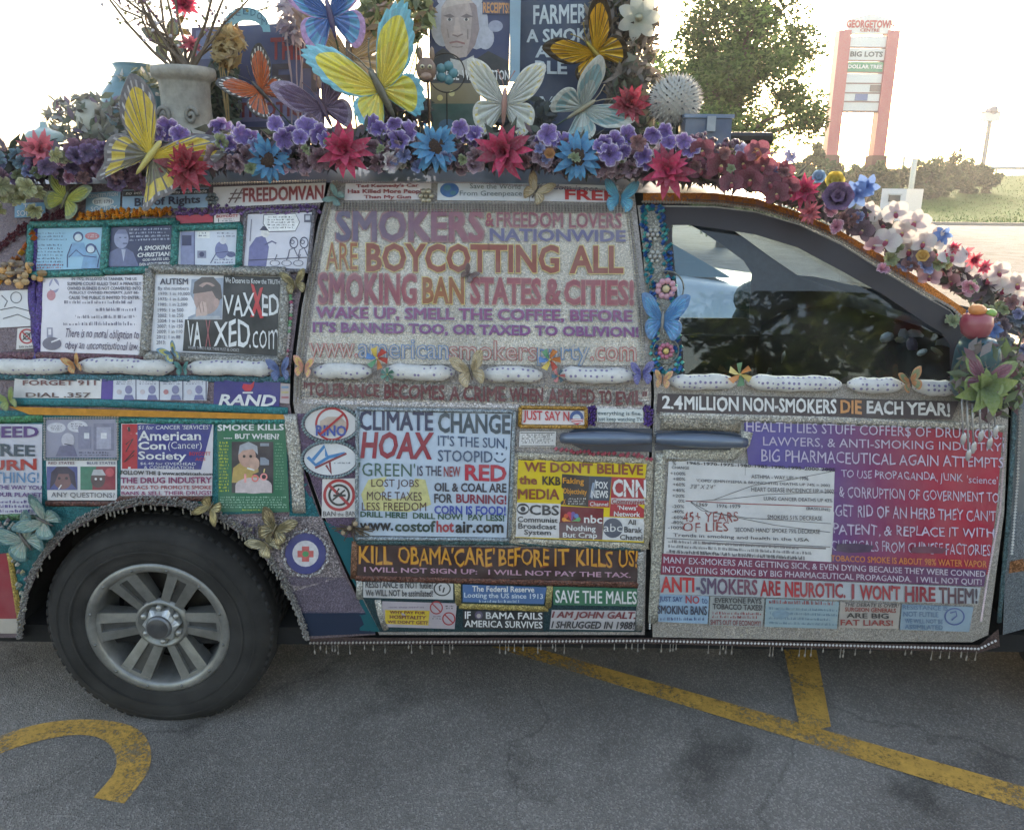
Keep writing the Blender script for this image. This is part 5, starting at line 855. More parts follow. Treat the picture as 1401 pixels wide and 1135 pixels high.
def butterfly(px, py, Y, span, roll, cin, cmid, cedge, vein, label, body=(60, 50, 46), dots=None, tail=False, on=None, fold=(18, 18), m=PLAST, group=None, stake=0, name='butterfly_ornament', yaw=0., ant=True, scal=0., hcol=None, fs_=1., hs_=1.):
    global BF; BF += 1
    p = SV(px, py, on) if on is not None else P(px, py, Y); s = pxm(p, span); dv = tocam(p) if on is None else Vector((0, -1, .12))
    dv = Matrix.Rotation(R(yaw), 3, 'Z') @ dv
    t = thing(name, label, 'butterfly', group=group, M=facing(p, dv, R(roll), s))
    h = hcol or (cin, cmid, cedge, vein)
    for mir in (False, True):
        a = -R(fold[1 if mir else 0]) if not mir else R(fold[1]); Mr = Matrix.Rotation(a if mir else -R(fold[0]), 4, 'Y')
        wing(FW, mir, cin, cmid, cedge, vein, dots, scal=scal, seed=BF).build('forewing', m, t, False, M=Mr @ Matrix.Scale(fs_, 4)); wing(HWT if tail else HW, mir, *h, dots, scal=scal, seed=BF + 9).build('hindwing', m, t, False, M=Mr @ Matrix.Translation((0, 0, -.01)) @ Matrix.Scale(hs_, 4))
    b = MB(); b.tube([(0, .36, .03), (0, .3, .05), (0, .16, .055), (0, 0, .06), (0, -.2, .05), (0, -.42, .02), (0, -.5, .01)], [.015, .055, .06, .075, .06, .04, .012], body, 8); b.build('body', m, t, True)
    if ant:
        for sx in (-1, 1):
            b = MB(); b.tube([(sx * .02, .34, .05), (sx * .09, .55, .1), (sx * .2, .74, .1)], .012, body, 4); b.ball((sx * .2, .74, .1), .025, body, 6, 4); b.build('antenna', m, t)
    if stake:
        b = MB(); b.tube([(0, -.1, -.06), (0, -.5, -.12), (0, -stake, -.16)], .02, (70, 90, 70), 5); b.build('stake', METAL, t)
    return t
butterfly(206, 212, .02, 66, -38, (222, 196, 70), (214, 186, 62), (92, 90, 98), (96, 92, 96), 'big yellow and black swallowtail butterfly clinging above the blue rights sticker', body=(190, 176, 90), tail=True, fold=(8, 8), fs_=1.12, ant=False, hcol=((120, 116, 96), (206, 184, 80), (104, 102, 108), (96, 92, 96)), dots=(170, 170, 176))
butterfly(356, 124, .40, 43, 42, (208, 104, 46), (196, 88, 38), (38, 32, 32), (46, 34, 30), 'orange monarch butterfly with black white-dotted wing edges', body=(40, 34, 34), dots=(226, 224, 220), fold=(10, 30), stake=1.6)
butterfly(478, 80, .52, 66, 4, (206, 176, 140), (190, 156, 110), (150, 116, 96), (170, 140, 116), 'brown and gold ribbed butterfly behind the large yellow one', body=(110, 84, 70), fold=(6, 6), scal=.03, stake=1.6)
butterfly(520, 122, .34, 82, 27, (228, 206, 90), (220, 208, 70), (98, 184, 204), (196, 190, 70), 'large yellow butterfly with pale blue scalloped wing edges', body=(88, 84, 70), fold=(10, 34), scal=.035, m=PLAST, dots=(90, 170, 196), stake=1.2, hs_=.86)
butterfly(690, 142, .30, 56, -3, (196, 200, 196), (186, 190, 180), (204, 204, 196), (170, 172, 168), 'pale grey butterfly with yellow wing tips below the portrait poster', body=(170, 120, 110), fold=(12, 12), stake=1.2, fs_=.95, dots=(214, 196, 110))
butterfly(814, 72, .50, 52, 40, (206, 166, 60), (196, 150, 50), (60, 50, 40), (70, 56, 44), 'dark amber swallowtail butterfly at the edge of the navy board', body=(150, 130, 60), fold=(10, 10), stake=1.8, m=METAL)
butterfly(798, 148, .28, 52, -58, (166, 178, 176), (120, 160, 166), (190, 196, 190), (150, 156, 150), 'silvery butterfly with teal wing patches beside the navy board', body=(150, 142, 116), fold=(14, 30), m=PLAST, stake=1.0)
butterfly(452, 22, .46, 60, 12, (70, 120, 190), (84, 166, 214), (190, 150, 206), (60, 90, 160), 'blue and lilac cut-out butterfly above the ribbed gold one', body=(70, 60, 110), fold=(20, 20), stake=1.8)
butterfly(442, 148, .30, 52, 24, (150, 130, 156), (132, 110, 142), (166, 150, 176), (110, 92, 120), 'mauve glitter dragonfly-like butterfly low beside the red lettered board', body=(110, 90, 116), m=GLIT, fold=(12, 12), stake=.8, hs_=.9)
butterfly(228, 60, .5, 26, 20, (206, 206, 150), (190, 200, 160), (150, 170, 170), (160, 160, 120), 'small pale yellow butterfly among the twigs above the urn', fold=(20, 30), stake=2)
butterfly(242, 38, .5, 14, -70, (206, 180, 90), (196, 160, 80), (150, 120, 70), (120, 100, 60), 'tiny golden butterfly among the twigs', fold=(24, 30), ant=False)
butterfly(90, 272, .02, 32, -28, (186, 190, 84), (166, 176, 80), (120, 140, 110), (140, 150, 70), 'soft yellow-green butterfly over the pale blue society sticker', body=(96, 100, 70), fold=(16, 16), on=.03)
butterfly(848, 272, 0, 24, -4, (60, 160, 200), (70, 180, 214), (56, 150, 190), (40, 130, 180), 'bright turquoise butterfly hiding the end of the word FREE', on=.014, fold=(14, 14))
butterfly(733, 262, 0, 21, -30, (206, 196, 176), (186, 172, 140), (150, 130, 96), (130, 110, 84), 'cream and tan speckled butterfly between the two white banners', on=.014, fold=(20, 24))
butterfly(906, 438, 0, 36, -2, (50, 130, 186), (64, 150, 200), (46, 116, 170), (40, 100, 160), 'shiny blue butterfly on the beaded pillar between two medallions', on=.016, fold=(26, 26), body=(120, 120, 120))
butterfly(641, 376, 0, 12, -40, (120, 96, 96), (110, 86, 88), (96, 76, 80), (80, 66, 70), 'tiny brown butterfly stuck between the words BAN and STATES', on=.014, ant=False)
butterfly(460, 270, 0, 14, 60, (96, 140, 140), (110, 150, 146), (80, 120, 122), (80, 110, 110), 'small grey-teal butterfly at the corner of the sliding door', on=.014, ant=False)
# along the belt and the wheel arch
for (x, y, s, r_, c, c2, lab) in [(103, 499, 14, 20, (196, 130, 70), (206, 170, 110), 'small orange butterfly tied between dotted rolls near the comic window'), (236, 484, 15, 30, (90, 140, 170), (196, 190, 90), 'blue and yellow butterfly under the column of dates'), (250, 505, 11, 0, (40, 120, 120), (50, 140, 136), 'small teal butterfly tied under the column of dates'), (384, 507, 18, 6, (70, 96, 150), (90, 116, 170), 'slate blue butterfly at the rear edge of the sliding door'), (416, 503, 16, -8, (214, 150, 130), (226, 190, 110), 'peach and yellow butterfly beside the door seam'), (644, 508, 26, 15, (170, 150, 116), (196, 180, 150), 'tan gauze butterfly in the middle of the slogan door'), (878, 512, 18, 4, (90, 90, 160), (110, 116, 180), 'violet-blue butterfly at the front edge of the sliding door'), (906, 520, 14, -4, (206, 150, 120), (216, 176, 110), 'pale orange butterfly at the rear corner of the front window'), (1245, 522, 18, 20, (206, 140, 90), (120, 150, 110), 'orange and green butterfly on the front window ledge')]:
    butterfly(x, y, 0, s, r_, c, c2, c, tuple(v * .8 for v in c), lab, on=.036, fold=(28, 28), ant=s > 15)
for (x, y, s, r_, c, lab) in [(376, 724, 26, -25, (150, 138, 110), 'tarnished filigree butterfly on the front edge of the wheel arch'), (366, 744, 22, 40, (166, 156, 130), 'checked silver butterfly lying over the wheel arch beads'), (288, 694, 19, 150, (150, 136, 100), 'dull gold butterfly hanging from the top of the wheel arch'), (404, 388, 18, 10, (150, 140, 110), 'antique brass butterfly beside the black slogan panel')]:
    butterfly(x, y, 0, s, r_, c, tuple(v * 1.15 for v in c), tuple(v * .8 for v in c), tuple(v * .7 for v in c), lab, on=.016, m=METAL, fold=(14, 14), body=(110, 100, 84), ant=False)
for (x, y, s, r_, lab) in [(60, 712, 30, 60, 'teal and grey leafy butterfly at the rear of the wheel arch'), (34, 738, 34, 30, 'larger sea-green butterfly below the tree poster')]:
    butterfly(x, y, 0, s, r_, (150, 160, 150), (120, 150, 140), (44, 100, 104), (60, 110, 110), lab, on=.018, fold=(16, 16))
butterfly(12, 548, 0, 16, 20, (150, 166, 90), (140, 160, 90), (110, 130, 80), (110, 120, 70), 'dull green butterfly at the end of the golden rail', on=.02, ant=False)
butterfly(1348, 520, -.18, 32, -6, (120, 60, 84), (132, 70, 92), (110, 130, 60), (90, 50, 70), 'maroon butterfly with green edges on the mirror housing', fold=(20, 20))
# pinwheels
def pinwheel(px, py, s, lab, cols):
    p = SV(px, py, .04); k = pxm(p, s); t = thing('pinwheel', lab, 'pinwheel', M=facing(p, (0, -1, .2), rnd.uniform(0, 1), k), group='little pinwheels along the belt rolls')
    for i in range(6):
        a = i * math.pi / 3; c, s_ = math.cos(a), math.sin(a); q = MB(); q.add([(0, 0, .05), (c, s_, .0), (c * .8 - s_ * .5, s_ * .8 + c * .5, .25), (c * .3 - s_ * .3, s_ * .3 + c * .3, .3)], [(0, 1, 2), (0, 2, 3)], cols[i % len(cols)]); q.build('vane', PLAST, t)
    b = MB(); b.ball((0, 0, .12), .12, (206, 190, 120), 6, 4); b.build('hub', METAL, t)
RB = [(196, 60, 50), (214, 180, 50), (60, 120, 180), (60, 140, 90), (206, 120, 50)]
pinwheel(516, 490, 16, 'multicoloured pinwheel over the word american', RB); pinwheel(752, 492, 16, 'multicoloured pinwheel over the word party', RB[::-1]); pinwheel(1012, 512, 17, 'orange and green pinwheel on the front window ledge', [(206, 130, 60), (70, 130, 90), (216, 190, 110)]); pinwheel(530, 512, 10, 'dark green pinwheel between dotted rolls under the word american', [(40, 110, 96), (60, 130, 110)]); pinwheel(764, 514, 10, 'dark teal pinwheel between dotted rolls under the word party', [(40, 90, 110), (196, 100, 100)])
# small brass flower ornaments and twig knot
def metal_flower(px, py, r, lab, c=(176, 168, 150)):
    p = SV(px, py, .012); k = pxm(p, r); t = thing('metal_flower', lab, 'ornament', M=facing(p, (0, -1, .1), 0, k))
    for i in range(6):
        a = i * math.pi / 3; b = MB(); b.ball((.58 * math.cos(a), .58 * math.sin(a), 0), (.34, .34, .12), c, 8, 4); b.build('petal', METAL, t, True)
    b = MB(); b.ball((0, 0, .1), .28, c, 8, 5); b.build('centre', METAL, t, True)
metal_flower(583, 268, 12, 'small pewter flower glued beside the gun banner'); metal_flower(290, 272, 10, 'blue-grey metal flower between sticker and hashtag banner', (110, 120, 126))
b = MB()
for i in range(26):
    a = rnd.uniform(0, 6.3); p0 = SV(482, 722, .012); p1 = p0 + Vector((math.cos(a) * rnd.uniform(.02, .07), -rnd.uniform(0, .02), math.sin(a) * rnd.uniform(.01, .04))); b.tube([p0, (p0 + p1) / 2 + Vector((0, -.01, .006)), p1], .0018, (84, 70, 56), 4)
for i in range(5): b.ball(SV(470 + i * 8, 728 - 6 * (i % 3), .02), .008, (160, 140, 116), 8, 5)
b.build('twig_rosette', MATTE, label='brown twig rosette with beads below the climate poster', cat='ornament')
b = MB()
for i in range(40):
    a = rnd.uniform(0, 6.3); rr = rnd.uniform(.01, .05); p0 = SV(28, 374, .014) + Vector((rr * math.cos(a) * 1.3, -rnd.uniform(0, .02), rr * math.sin(a) * .7)); b.ball(p0, (rnd.uniform(.006, .016), .005, rnd.uniform(.006, .012)), rnd.choice([(140, 110, 70), (176, 140, 90), (110, 84, 60), (206, 150, 80)]), 6, 4)
b.build('shell_cluster', PLAST, label='brown and amber shell cluster beside the pale blue comic', cat='ornament')

# ------------------------------------------------------------------ flowers
def petal_mesh(L, w, c0, c1, pointed=True, cup=.15, curl=.0, n=5, fold=.25):
    mb = MB(); vs = []
    for i in range(n + 1):
        t = i / n; ww = w * (math.sin(math.pi * (t ** .8)) if pointed else math.sin(math.pi * min(1, .12 + .80 * t)) ** .7) * (1 if i < n else (.02 if pointed else .45)); z = cup * math.sin(t * 2.0) * L - curl * t * t * L
        vs += [(L * t, -ww, z + abs(ww) * fold), (L * t, 0, z), (L * t, ww, z + abs(ww) * fold)]
    fs = []; cs = []
    for i in range(n):
        t = (i + .5) / n; c = tuple(c0[k] * (1 - t) + c1[k] * t for k in range(3))
        for j in range(2): a = i * 3 + j; fs.append((a, a + 1, a + 4, a + 3)); cs.append(c)
    return mb.add(vs, fs, cs)
def me_of(mb, m, smooth=True):
    o = mb.build('scratch', m, None, smooth); me = o.data; bpy.data.objects.remove(o); return me
def dahlia_proto(c0, c1, seed):
    r_ = random.Random(seed); return [([me_of(petal_mesh(L * r_.uniform(.9, 1.06), r_.uniform(.14, .19), tuple(x * f for x in c0), tuple(x * f for x in c1), True, r_.uniform(.02, .2), r_.uniform(-.05, .32)), PETAL) for f in (.82, 1., 1.12)], n, tilt) for n, L, tilt in ((11, 1.0, 6), (11, .9, 26), (9, .68, 48), (6, .42, 70))]
def put_dahlia(protos, p, s, lab, roll=0., name='dahlia', group=None):
    t = thing(name, lab, 'flower', M=facing(p, tocam(p) + Vector((rnd.uniform(-.25, .25), 0, rnd.uniform(-.1, .25))), roll, s), group=group)
    for k, (me, n, tilt) in enumerate(protos):
        for i in range(n):
            a = 2 * math.pi * (i + .5 * (k % 2)) / n + rnd.uniform(-.16, .16); M = Matrix.Rotation(a, 4, 'Z') @ Matrix.Rotation(-R(tilt + rnd.uniform(-14, 14)), 4, 'Y') @ Matrix.Rotation(rnd.uniform(-.4, .4), 4, 'X') @ Matrix.Scale(rnd.uniform(.8, 1.12), 4)
            obj('petal', rnd.choice(me) if isinstance(me, list) else me, t, M=M)
    return t
MAG = dahlia_proto((150, 12, 60), (214, 36, 100), 1); REDD = dahlia_proto((120, 10, 34), (190, 30, 66), 2); PNK = dahlia_proto((206, 90, 110), (226, 110, 126), 3)
put_dahlia(MAG, P(470, 206, .05), .076, 'magenta dahlia above the hashtag banner, beside the mauve blooms'); put_dahlia(MAG, P(690, 208, .05), .080, 'magenta dahlia below the pale grey butterfly'); put_dahlia(MAG, P(914, 234, .06), .074, 'magenta dahlia above the rear corner of the front window'); put_dahlia(REDD, P(254, 228, .05), .074, 'crimson dahlia beside the yellow swallowtail butterfly'); put_dahlia(PNK, P(55, 206, .10), .060, 'coral pink dahlia at the rear end of the roof garland'); put_dahlia(MAG, P(1098, 262, .08), .055, 'small magenta dahlia at the top of the windscreen pillar'); put_dahlia(REDD, P(862, 144, .26), .062, 'dark red lily-like bloom beside the white spiny ball'); put_dahlia(PNK, P(1108, 290, .06), .036, 'pink dahlia under the small magenta one'); put_dahlia(MAG, P(252, 6, .5), .05, 'magenta bloom hanging among the twigs above the urn'); put_dahlia(PNK, P(262, 62, .45), .036, 'faded pink bloom on the rim above the stone urn')
DAI = [(me_of(petal_mesh(1., .14, (30, 96, 150), (60, 160, 206), False, .06, .1), PETAL), 16, 4), (me_of(petal_mesh(.86, .13, (30, 100, 160), (70, 168, 214), False, .08, .05), PETAL), 14, 20)]
DC = MB(); DC.ball((0, 0, .06), (.42, .42, .16), (62, 46, 40), 16, 8)
for i in range(70): a = i * 2.4; rr = .4 * math.sqrt(i / 70); DC.ball((rr * math.cos(a), rr * math.sin(a), .2 - .5 * rr * rr), .035, (84, 62, 48) if i % 3 else (50, 38, 36), 5, 3)
DCM = me_of(DC, MATTE)
def put_daisy(p, s, lab):
    t = put_dahlia(DAI, p, s, lab, name='blue_sunflower'); obj('centre', DCM, t)
put_daisy(P(368, 217, .06), .062, 'blue sunflower above the hashtag banner'); put_daisy(P(595, 201, .06), .066, 'blue sunflower below the tan panel, beside violet petunias'); put_daisy(P(791, 215, .06), .068, 'blue sunflower between the grey butterfly and the spiny ball')
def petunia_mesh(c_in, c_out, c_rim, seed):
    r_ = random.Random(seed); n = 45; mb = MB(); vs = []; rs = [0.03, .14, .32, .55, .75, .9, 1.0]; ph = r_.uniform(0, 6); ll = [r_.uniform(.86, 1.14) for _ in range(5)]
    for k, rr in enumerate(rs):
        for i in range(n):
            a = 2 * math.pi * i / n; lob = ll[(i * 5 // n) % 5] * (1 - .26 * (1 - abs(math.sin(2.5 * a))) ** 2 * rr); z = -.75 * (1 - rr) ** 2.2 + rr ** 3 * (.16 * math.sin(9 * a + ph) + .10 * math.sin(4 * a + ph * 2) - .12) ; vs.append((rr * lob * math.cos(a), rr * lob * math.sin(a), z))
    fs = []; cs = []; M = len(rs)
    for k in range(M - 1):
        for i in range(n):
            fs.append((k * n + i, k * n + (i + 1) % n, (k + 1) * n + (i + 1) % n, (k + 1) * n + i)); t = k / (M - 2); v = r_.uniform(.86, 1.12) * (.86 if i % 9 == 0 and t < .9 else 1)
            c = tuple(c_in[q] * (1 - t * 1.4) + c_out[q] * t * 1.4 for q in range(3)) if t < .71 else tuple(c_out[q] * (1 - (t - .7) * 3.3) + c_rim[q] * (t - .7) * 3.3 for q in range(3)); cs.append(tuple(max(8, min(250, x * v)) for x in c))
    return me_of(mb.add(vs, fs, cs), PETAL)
PET = [petunia_mesh((90, 66, 140), (120, 92, 176), (206, 196, 220), i) for i in range(3)]; PETM = [petunia_mesh((96, 60, 80), (150, 116, 130), (176, 150, 160), 5 + i) for i in range(3)]; PETW = [petunia_mesh((170, 130, 150), (206, 196, 196), (214, 210, 208), 11), petunia_mesh((150, 160, 120), (196, 196, 176), (206, 206, 196), 12)]
def scatter(me_list, pts, name, lab, group, smin, smax, cat='flower', Y0=.03, Y1=.12):
    for (x, y) in pts:
        p = P(x, y, rnd.uniform(Y0, Y1)); obj(name, rnd.choice(me_list), None, lab, cat, group, None, facing(p, tocam(p) + Vector((rnd.uniform(-.9, .9), 0, rnd.uniform(-.6, .8))), rnd.uniform(0, 6), pxm(p, rnd.uniform(smin, smax))) @ Matrix.Diagonal((1, rnd.uniform(.75, 1.1), rnd.uniform(.8, 1.5), 1)))
def jit(x0, x1, f0, f1, n): return [(x0 + (x1 - x0) * (i + rnd.uniform(.1, .9)) / n, rnd.uniform(f0, f1)) for i in range(n)]
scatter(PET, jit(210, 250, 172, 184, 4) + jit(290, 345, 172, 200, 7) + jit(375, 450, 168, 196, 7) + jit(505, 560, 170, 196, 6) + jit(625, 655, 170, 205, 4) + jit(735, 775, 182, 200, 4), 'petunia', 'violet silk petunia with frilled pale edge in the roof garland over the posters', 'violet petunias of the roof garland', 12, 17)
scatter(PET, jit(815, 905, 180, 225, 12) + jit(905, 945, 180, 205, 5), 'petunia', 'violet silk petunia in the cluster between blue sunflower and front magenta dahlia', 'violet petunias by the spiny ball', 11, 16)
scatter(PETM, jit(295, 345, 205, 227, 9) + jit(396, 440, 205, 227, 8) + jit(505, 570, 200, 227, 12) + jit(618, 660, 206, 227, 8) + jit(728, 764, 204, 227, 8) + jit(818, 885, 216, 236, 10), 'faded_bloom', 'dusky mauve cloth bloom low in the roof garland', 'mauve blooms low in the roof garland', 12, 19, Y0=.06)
scatter(PETW, jit(520, 560, 215, 240, 2) + jit(340, 352, 200, 215, 1) + jit(840, 850, 205, 215, 1) + jit(890, 905, 205, 212, 1) + [(312, 190)], 'pale_bloom', 'cream silk bloom tucked among the violet petunias', 'cream blooms in the roof garland', 12, 17)
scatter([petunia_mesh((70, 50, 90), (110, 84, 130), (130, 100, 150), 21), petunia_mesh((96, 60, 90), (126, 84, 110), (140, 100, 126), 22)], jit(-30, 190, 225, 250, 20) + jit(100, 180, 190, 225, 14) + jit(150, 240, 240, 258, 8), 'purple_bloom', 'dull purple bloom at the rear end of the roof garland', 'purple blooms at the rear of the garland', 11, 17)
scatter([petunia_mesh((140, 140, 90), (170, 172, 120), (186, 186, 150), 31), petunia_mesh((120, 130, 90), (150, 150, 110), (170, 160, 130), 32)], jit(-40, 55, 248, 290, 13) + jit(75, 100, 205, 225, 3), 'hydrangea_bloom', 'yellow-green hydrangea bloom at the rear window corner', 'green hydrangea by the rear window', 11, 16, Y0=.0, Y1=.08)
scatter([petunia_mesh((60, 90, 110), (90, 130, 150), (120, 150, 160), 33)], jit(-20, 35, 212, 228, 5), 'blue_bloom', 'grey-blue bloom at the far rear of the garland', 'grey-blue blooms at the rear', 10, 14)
VAR = [petunia_mesh((140, 60, 90), (186, 120, 150), (206, 170, 190), 51), petunia_mesh((70, 80, 130), (110, 120, 170), (150, 160, 196), 52), petunia_mesh((96, 110, 70), (130, 146, 100), (150, 160, 130), 53), petunia_mesh((90, 50, 60), (130, 80, 84), (150, 104, 104), 54)]
scatter(VAR, jit(-20, 200, 205, 250, 14) + jit(290, 880, 194, 229, 30) + jit(930, 1090, 200, 245, 10), 'small_bloom', 'small faded silk bloom tucked between the larger garland flowers', 'small mixed blooms of the garland', 7, 12, Y0=.02, Y1=.09)
scatter(VAR, jit(1130, 1180, 285, 315, 5) + jit(1200, 1300, 330, 372, 9) + jit(1300, 1400, 372, 440, 10) + jit(1362, 1405, 470, 560, 8), 'small_bloom', 'small faded silk bloom tucked between the orchids of the windscreen pillar', 'small mixed blooms of the pillar', 8, 13, Y0=.02, Y1=.09)
# orchids
def orchid_proto(c0, c1, lipc):
    return (me_of(petal_mesh(1., .52, c0, c1, False, .12, .1, 6, .1), PETAL), me_of(petal_mesh(.95, .34, c0, c1, False, .1, .1, 6, .1), PETAL), me_of(MB().ball((.18, 0, .18), (.24, .16, .2), lipc, 8, 5).ball((.02, 0, .2), .12, (214, 190, 120), 6, 4), PETAL))
def put_orchid(pr, p, s, lab, group):
    t = thing('orchid', lab, 'flower', M=facing(p, tocam(p) + Vector((rnd.uniform(-.5, .5), 0, rnd.uniform(-.35, .5))), rnd.uniform(-.5, .5), s), group=group)
    for a, k in ((90, 1), (-30, 1), (210, 1), (28, 0), (152, 0)): obj('petal', pr[k], t, M=Matrix.Rotation(R(a + rnd.uniform(-8, 8)), 4, 'Z') @ Matrix.Rotation(-R(rnd.uniform(0, 16)), 4, 'Y') @ Matrix.Translation((0, 0, .02 * k)))
    obj('lip', pr[2], t, M=Matrix.Rotation(-math.pi / 2, 4, 'Z'))
OM = orchid_proto((96, 24, 50), (142, 56, 84), (176, 70, 90)); OW = orchid_proto((214, 196, 204), (214, 212, 208), (176, 60, 100)); OP = orchid_proto((186, 130, 150), (206, 170, 180), (150, 50, 90)); OD = orchid_proto((70, 44, 62), (112, 80, 100), (150, 90, 110))
def PP(x, y, Y0=.02, Y1=.10): return P(x, y, rnd.uniform(Y0, Y1))
for x, y in [(962, 206), (985, 226), (1000, 252), (1016, 224), (1028, 246), (1044, 228), (1052, 252), (1070, 236), (1080, 256), (1036, 208), (958, 234), (1064, 266)]: p = PP(x, y); put_orchid(OM, p, pxm(p, rnd.uniform(17, 23)), 'dark maroon silk orchid above the front window', 'maroon orchids above the front window')
for x, y in [(1186, 292), (1206, 306), (1226, 292), (1236, 318), (1252, 306), (1262, 332), (1278, 326), (1214, 330), (1244, 342)]: p = PP(x, y, .03, .12); put_orchid(OW, p, pxm(p, rnd.uniform(17, 22)), 'white silk orchid with pink lip on the upper windscreen pillar', 'white orchids on the upper pillar')
for x, y in [(1300, 352), (1316, 366), (1352, 384), (1372, 396), (1392, 388), (1384, 416), (1366, 372), (1404, 410)]: p = PP(x, y, .05, .15); put_orchid(OW, p, pxm(p, rnd.uniform(17, 23)), 'white silk orchid with pink lip at the foot of the windscreen pillar', 'white orchids at the pillar foot')
for x, y in [(1166, 300), (1180, 316), (1196, 336), (1224, 350), (1246, 362), (1262, 352), (1288, 372), (1272, 378), (1302, 386), (1320, 398)]: p = PP(x, y, .06, .14); put_orchid(OP if rnd.random() < .5 else OD, p, pxm(p, rnd.uniform(14, 19)), 'dusky pink silk orchid tucked along the windscreen pillar', 'pink orchids on the pillar')
for x, y, s in [(1318, 346, .05), (1334, 356, .05), (1304, 340, .04), (1346, 366, .045), (1290, 350, .04)]: put_dahlia([PNK[1], MAG[2], PNK[3]] if s > .045 else [MAG[1], PNK[2]], P(x, y, .06), s * .62, 'ragged pink bloom between the white orchids of the pillar', group='pink blooms of the pillar')
def rose(px, py, Y, r, c0, c1, lab):
    p = P(px, py, Y); t = thing('rose', lab, 'flower', M=facing(p, tocam(p) + Vector((0, 0, .3)), 0, pxm(p, r))); me = me_of(petal_mesh(1., .6, c0, c1, False, .5, -.1, 6, .3), PETAL)
    for k, (n, s, tl) in enumerate(((6, 1., 12), (5, .8, 38), (4, .6, 58), (3, .4, 74))):
        for i in range(n): obj('petal', me, t, M=Matrix.Rotation(2 * math.pi * (i + k * .4) / n, 4, 'Z') @ Matrix.Rotation(-R(tl), 4, 'Y') @ Matrix.Scale(s, 4))
rose(1146, 274, .05, 24, (64, 34, 74), (106, 66, 120), 'deep purple silk rose on the windscreen pillar'); rose(1142, 250, .09, 15, (190, 160, 40), (206, 186, 70), 'yellow silk bloom above the purple rose'); rose(1120, 244, .1, 11, (110, 150, 190), (140, 176, 206), 'pale blue bud beside the yellow bloom'); rose(1262, 352, .03, 10, (206, 140, 50), (216, 170, 80), 'orange bud among the pink orchids'); rose(1032, 214, .06, 11, (206, 110, 60), (216, 130, 80), 'orange bud above the maroon orchids'); rose(752, 212, .03, 9, (196, 150, 60), (176, 110, 60), 'amber bud beside the magenta dahlia')
for x, y, lab in [(1172, 266, 'pale blue iris beside the purple rose'), (1186, 256, 'upper pale blue iris beside the purple rose'), (1290, 322, 'small blue iris above the white orchids'), (1360, 452, 'grey-blue iris at the pillar foot')]:
    put_dahlia([(me_of(petal_mesh(1., .3, (70, 110, 180), (110, 150, 210), False, .2, .2), PETAL), 6, 20)], P(x, y, .06), .04 if y < 300 else .028, lab, name='iris')
scatter([petunia_mesh((70, 90, 110), (100, 120, 140), (130, 140, 150), 41), petunia_mesh((84, 70, 90), (120, 104, 120), (150, 130, 140), 42)], jit(1355, 1410, 430, 500, 9), 'cowl_bloom', 'grey-blue bloom at the foot of the windscreen beside the apple', 'grey-blue blooms by the apple', 12, 17, Y0=.06, Y1=.14)
# dark berry spikes
for x, y, r_ in [(960, 190, 14), (1000, 196, 12), (975, 205, 12)]:
    b = MB()
    for i in range(40): a = rnd.uniform(0, 6.3); rr = rnd.uniform(0, r_); b.ball(P(x + rr * 1.5 * math.cos(a), y + rr * .6 * math.sin(a), .12 + rnd.uniform(-.02, .02)), .006, rnd.choice([(84, 40, 70), (110, 60, 84), (60, 34, 56)]), 6, 4)
    b.build('berry_spike', PLAST, label='dark plum berry spike below the blue box on the roof', cat='berries', group='plum berry spikes')
# leaf bed under the blooms
PATH = [(-60, 228), (60, 226), (200, 218), (450, 210), (700, 211), (880, 226), (960, 232), (1040, 244), (1110, 274), (1170, 300), (1230, 332), (1300, 376), (1360, 412), (1420, 450)]
pa = np.array(PATH); b = MB()
for i in range(4200):
    x = rnd.uniform(-60, 1420); y = np.interp(x, pa[:, 0], pa[:, 1]) + max(-42, min(15, rnd.gauss(0, 15))); p = P(x, y, rnd.uniform(.09, .2)); L = rnd.uniform(.014, .035); d = Vector((rnd.gauss(0, 1), rnd.gauss(0, .6), rnd.gauss(0, 1))).normalized(); n = d.cross(Vector((rnd.gauss(0, 1), rnd.gauss(0, 1), rnd.gauss(0, 1)))).normalized() * L * .35
    c = rnd.choice([(60, 66, 50), (76, 60, 76), (54, 72, 56), (96, 76, 90), (110, 88, 96), (44, 46, 44)]); b.add([p - d * L, p + n, p + d * L, p - n], [(0, 1, 2, 3)], c)
b.build('garland_foliage', PETAL, label='tangled dark leaves of the roof garland', cat='foliage', kind='stuff')
# ------------------------------------------------------------------ other roof ornaments
# stone urn
p = P(248, 186, .36); k = pxm(p, 1.); z0 = p.z - k * 2
t = thing('stone_urn', 'weathered grey stone urn with scroll relief holding twigs', 'urn', (p.x, .42, z0))
b = MB(); h = k * 92; pr = [(.56, 0), (.56, .06), (.50, .08), (.44, .12), (.42, .3), (.41, .55), (.42, .78), (.44, .82), (.52, .86), (.54, .93), (.52, 1.0), (.42, .99), (.36, .7)]
b.lathe([(r_ * h * .86, hh * h) for r_, hh in pr], (158, 154, 146), 28); b.build('bowl', STONE, t, True)
for sx in (-1, 1):
    b = MB(); b.tube([(sx * (.20 + .10 * (1 - i / 26) * math.cos(i * .42)) * h, -.36 * h, (.3 + .13 * (1 - i / 26) * math.sin(i * .42)) * h) for i in range(24)], .016 * h * 2, (140, 136, 130), 6); b.build('scroll', STONE, t, True)
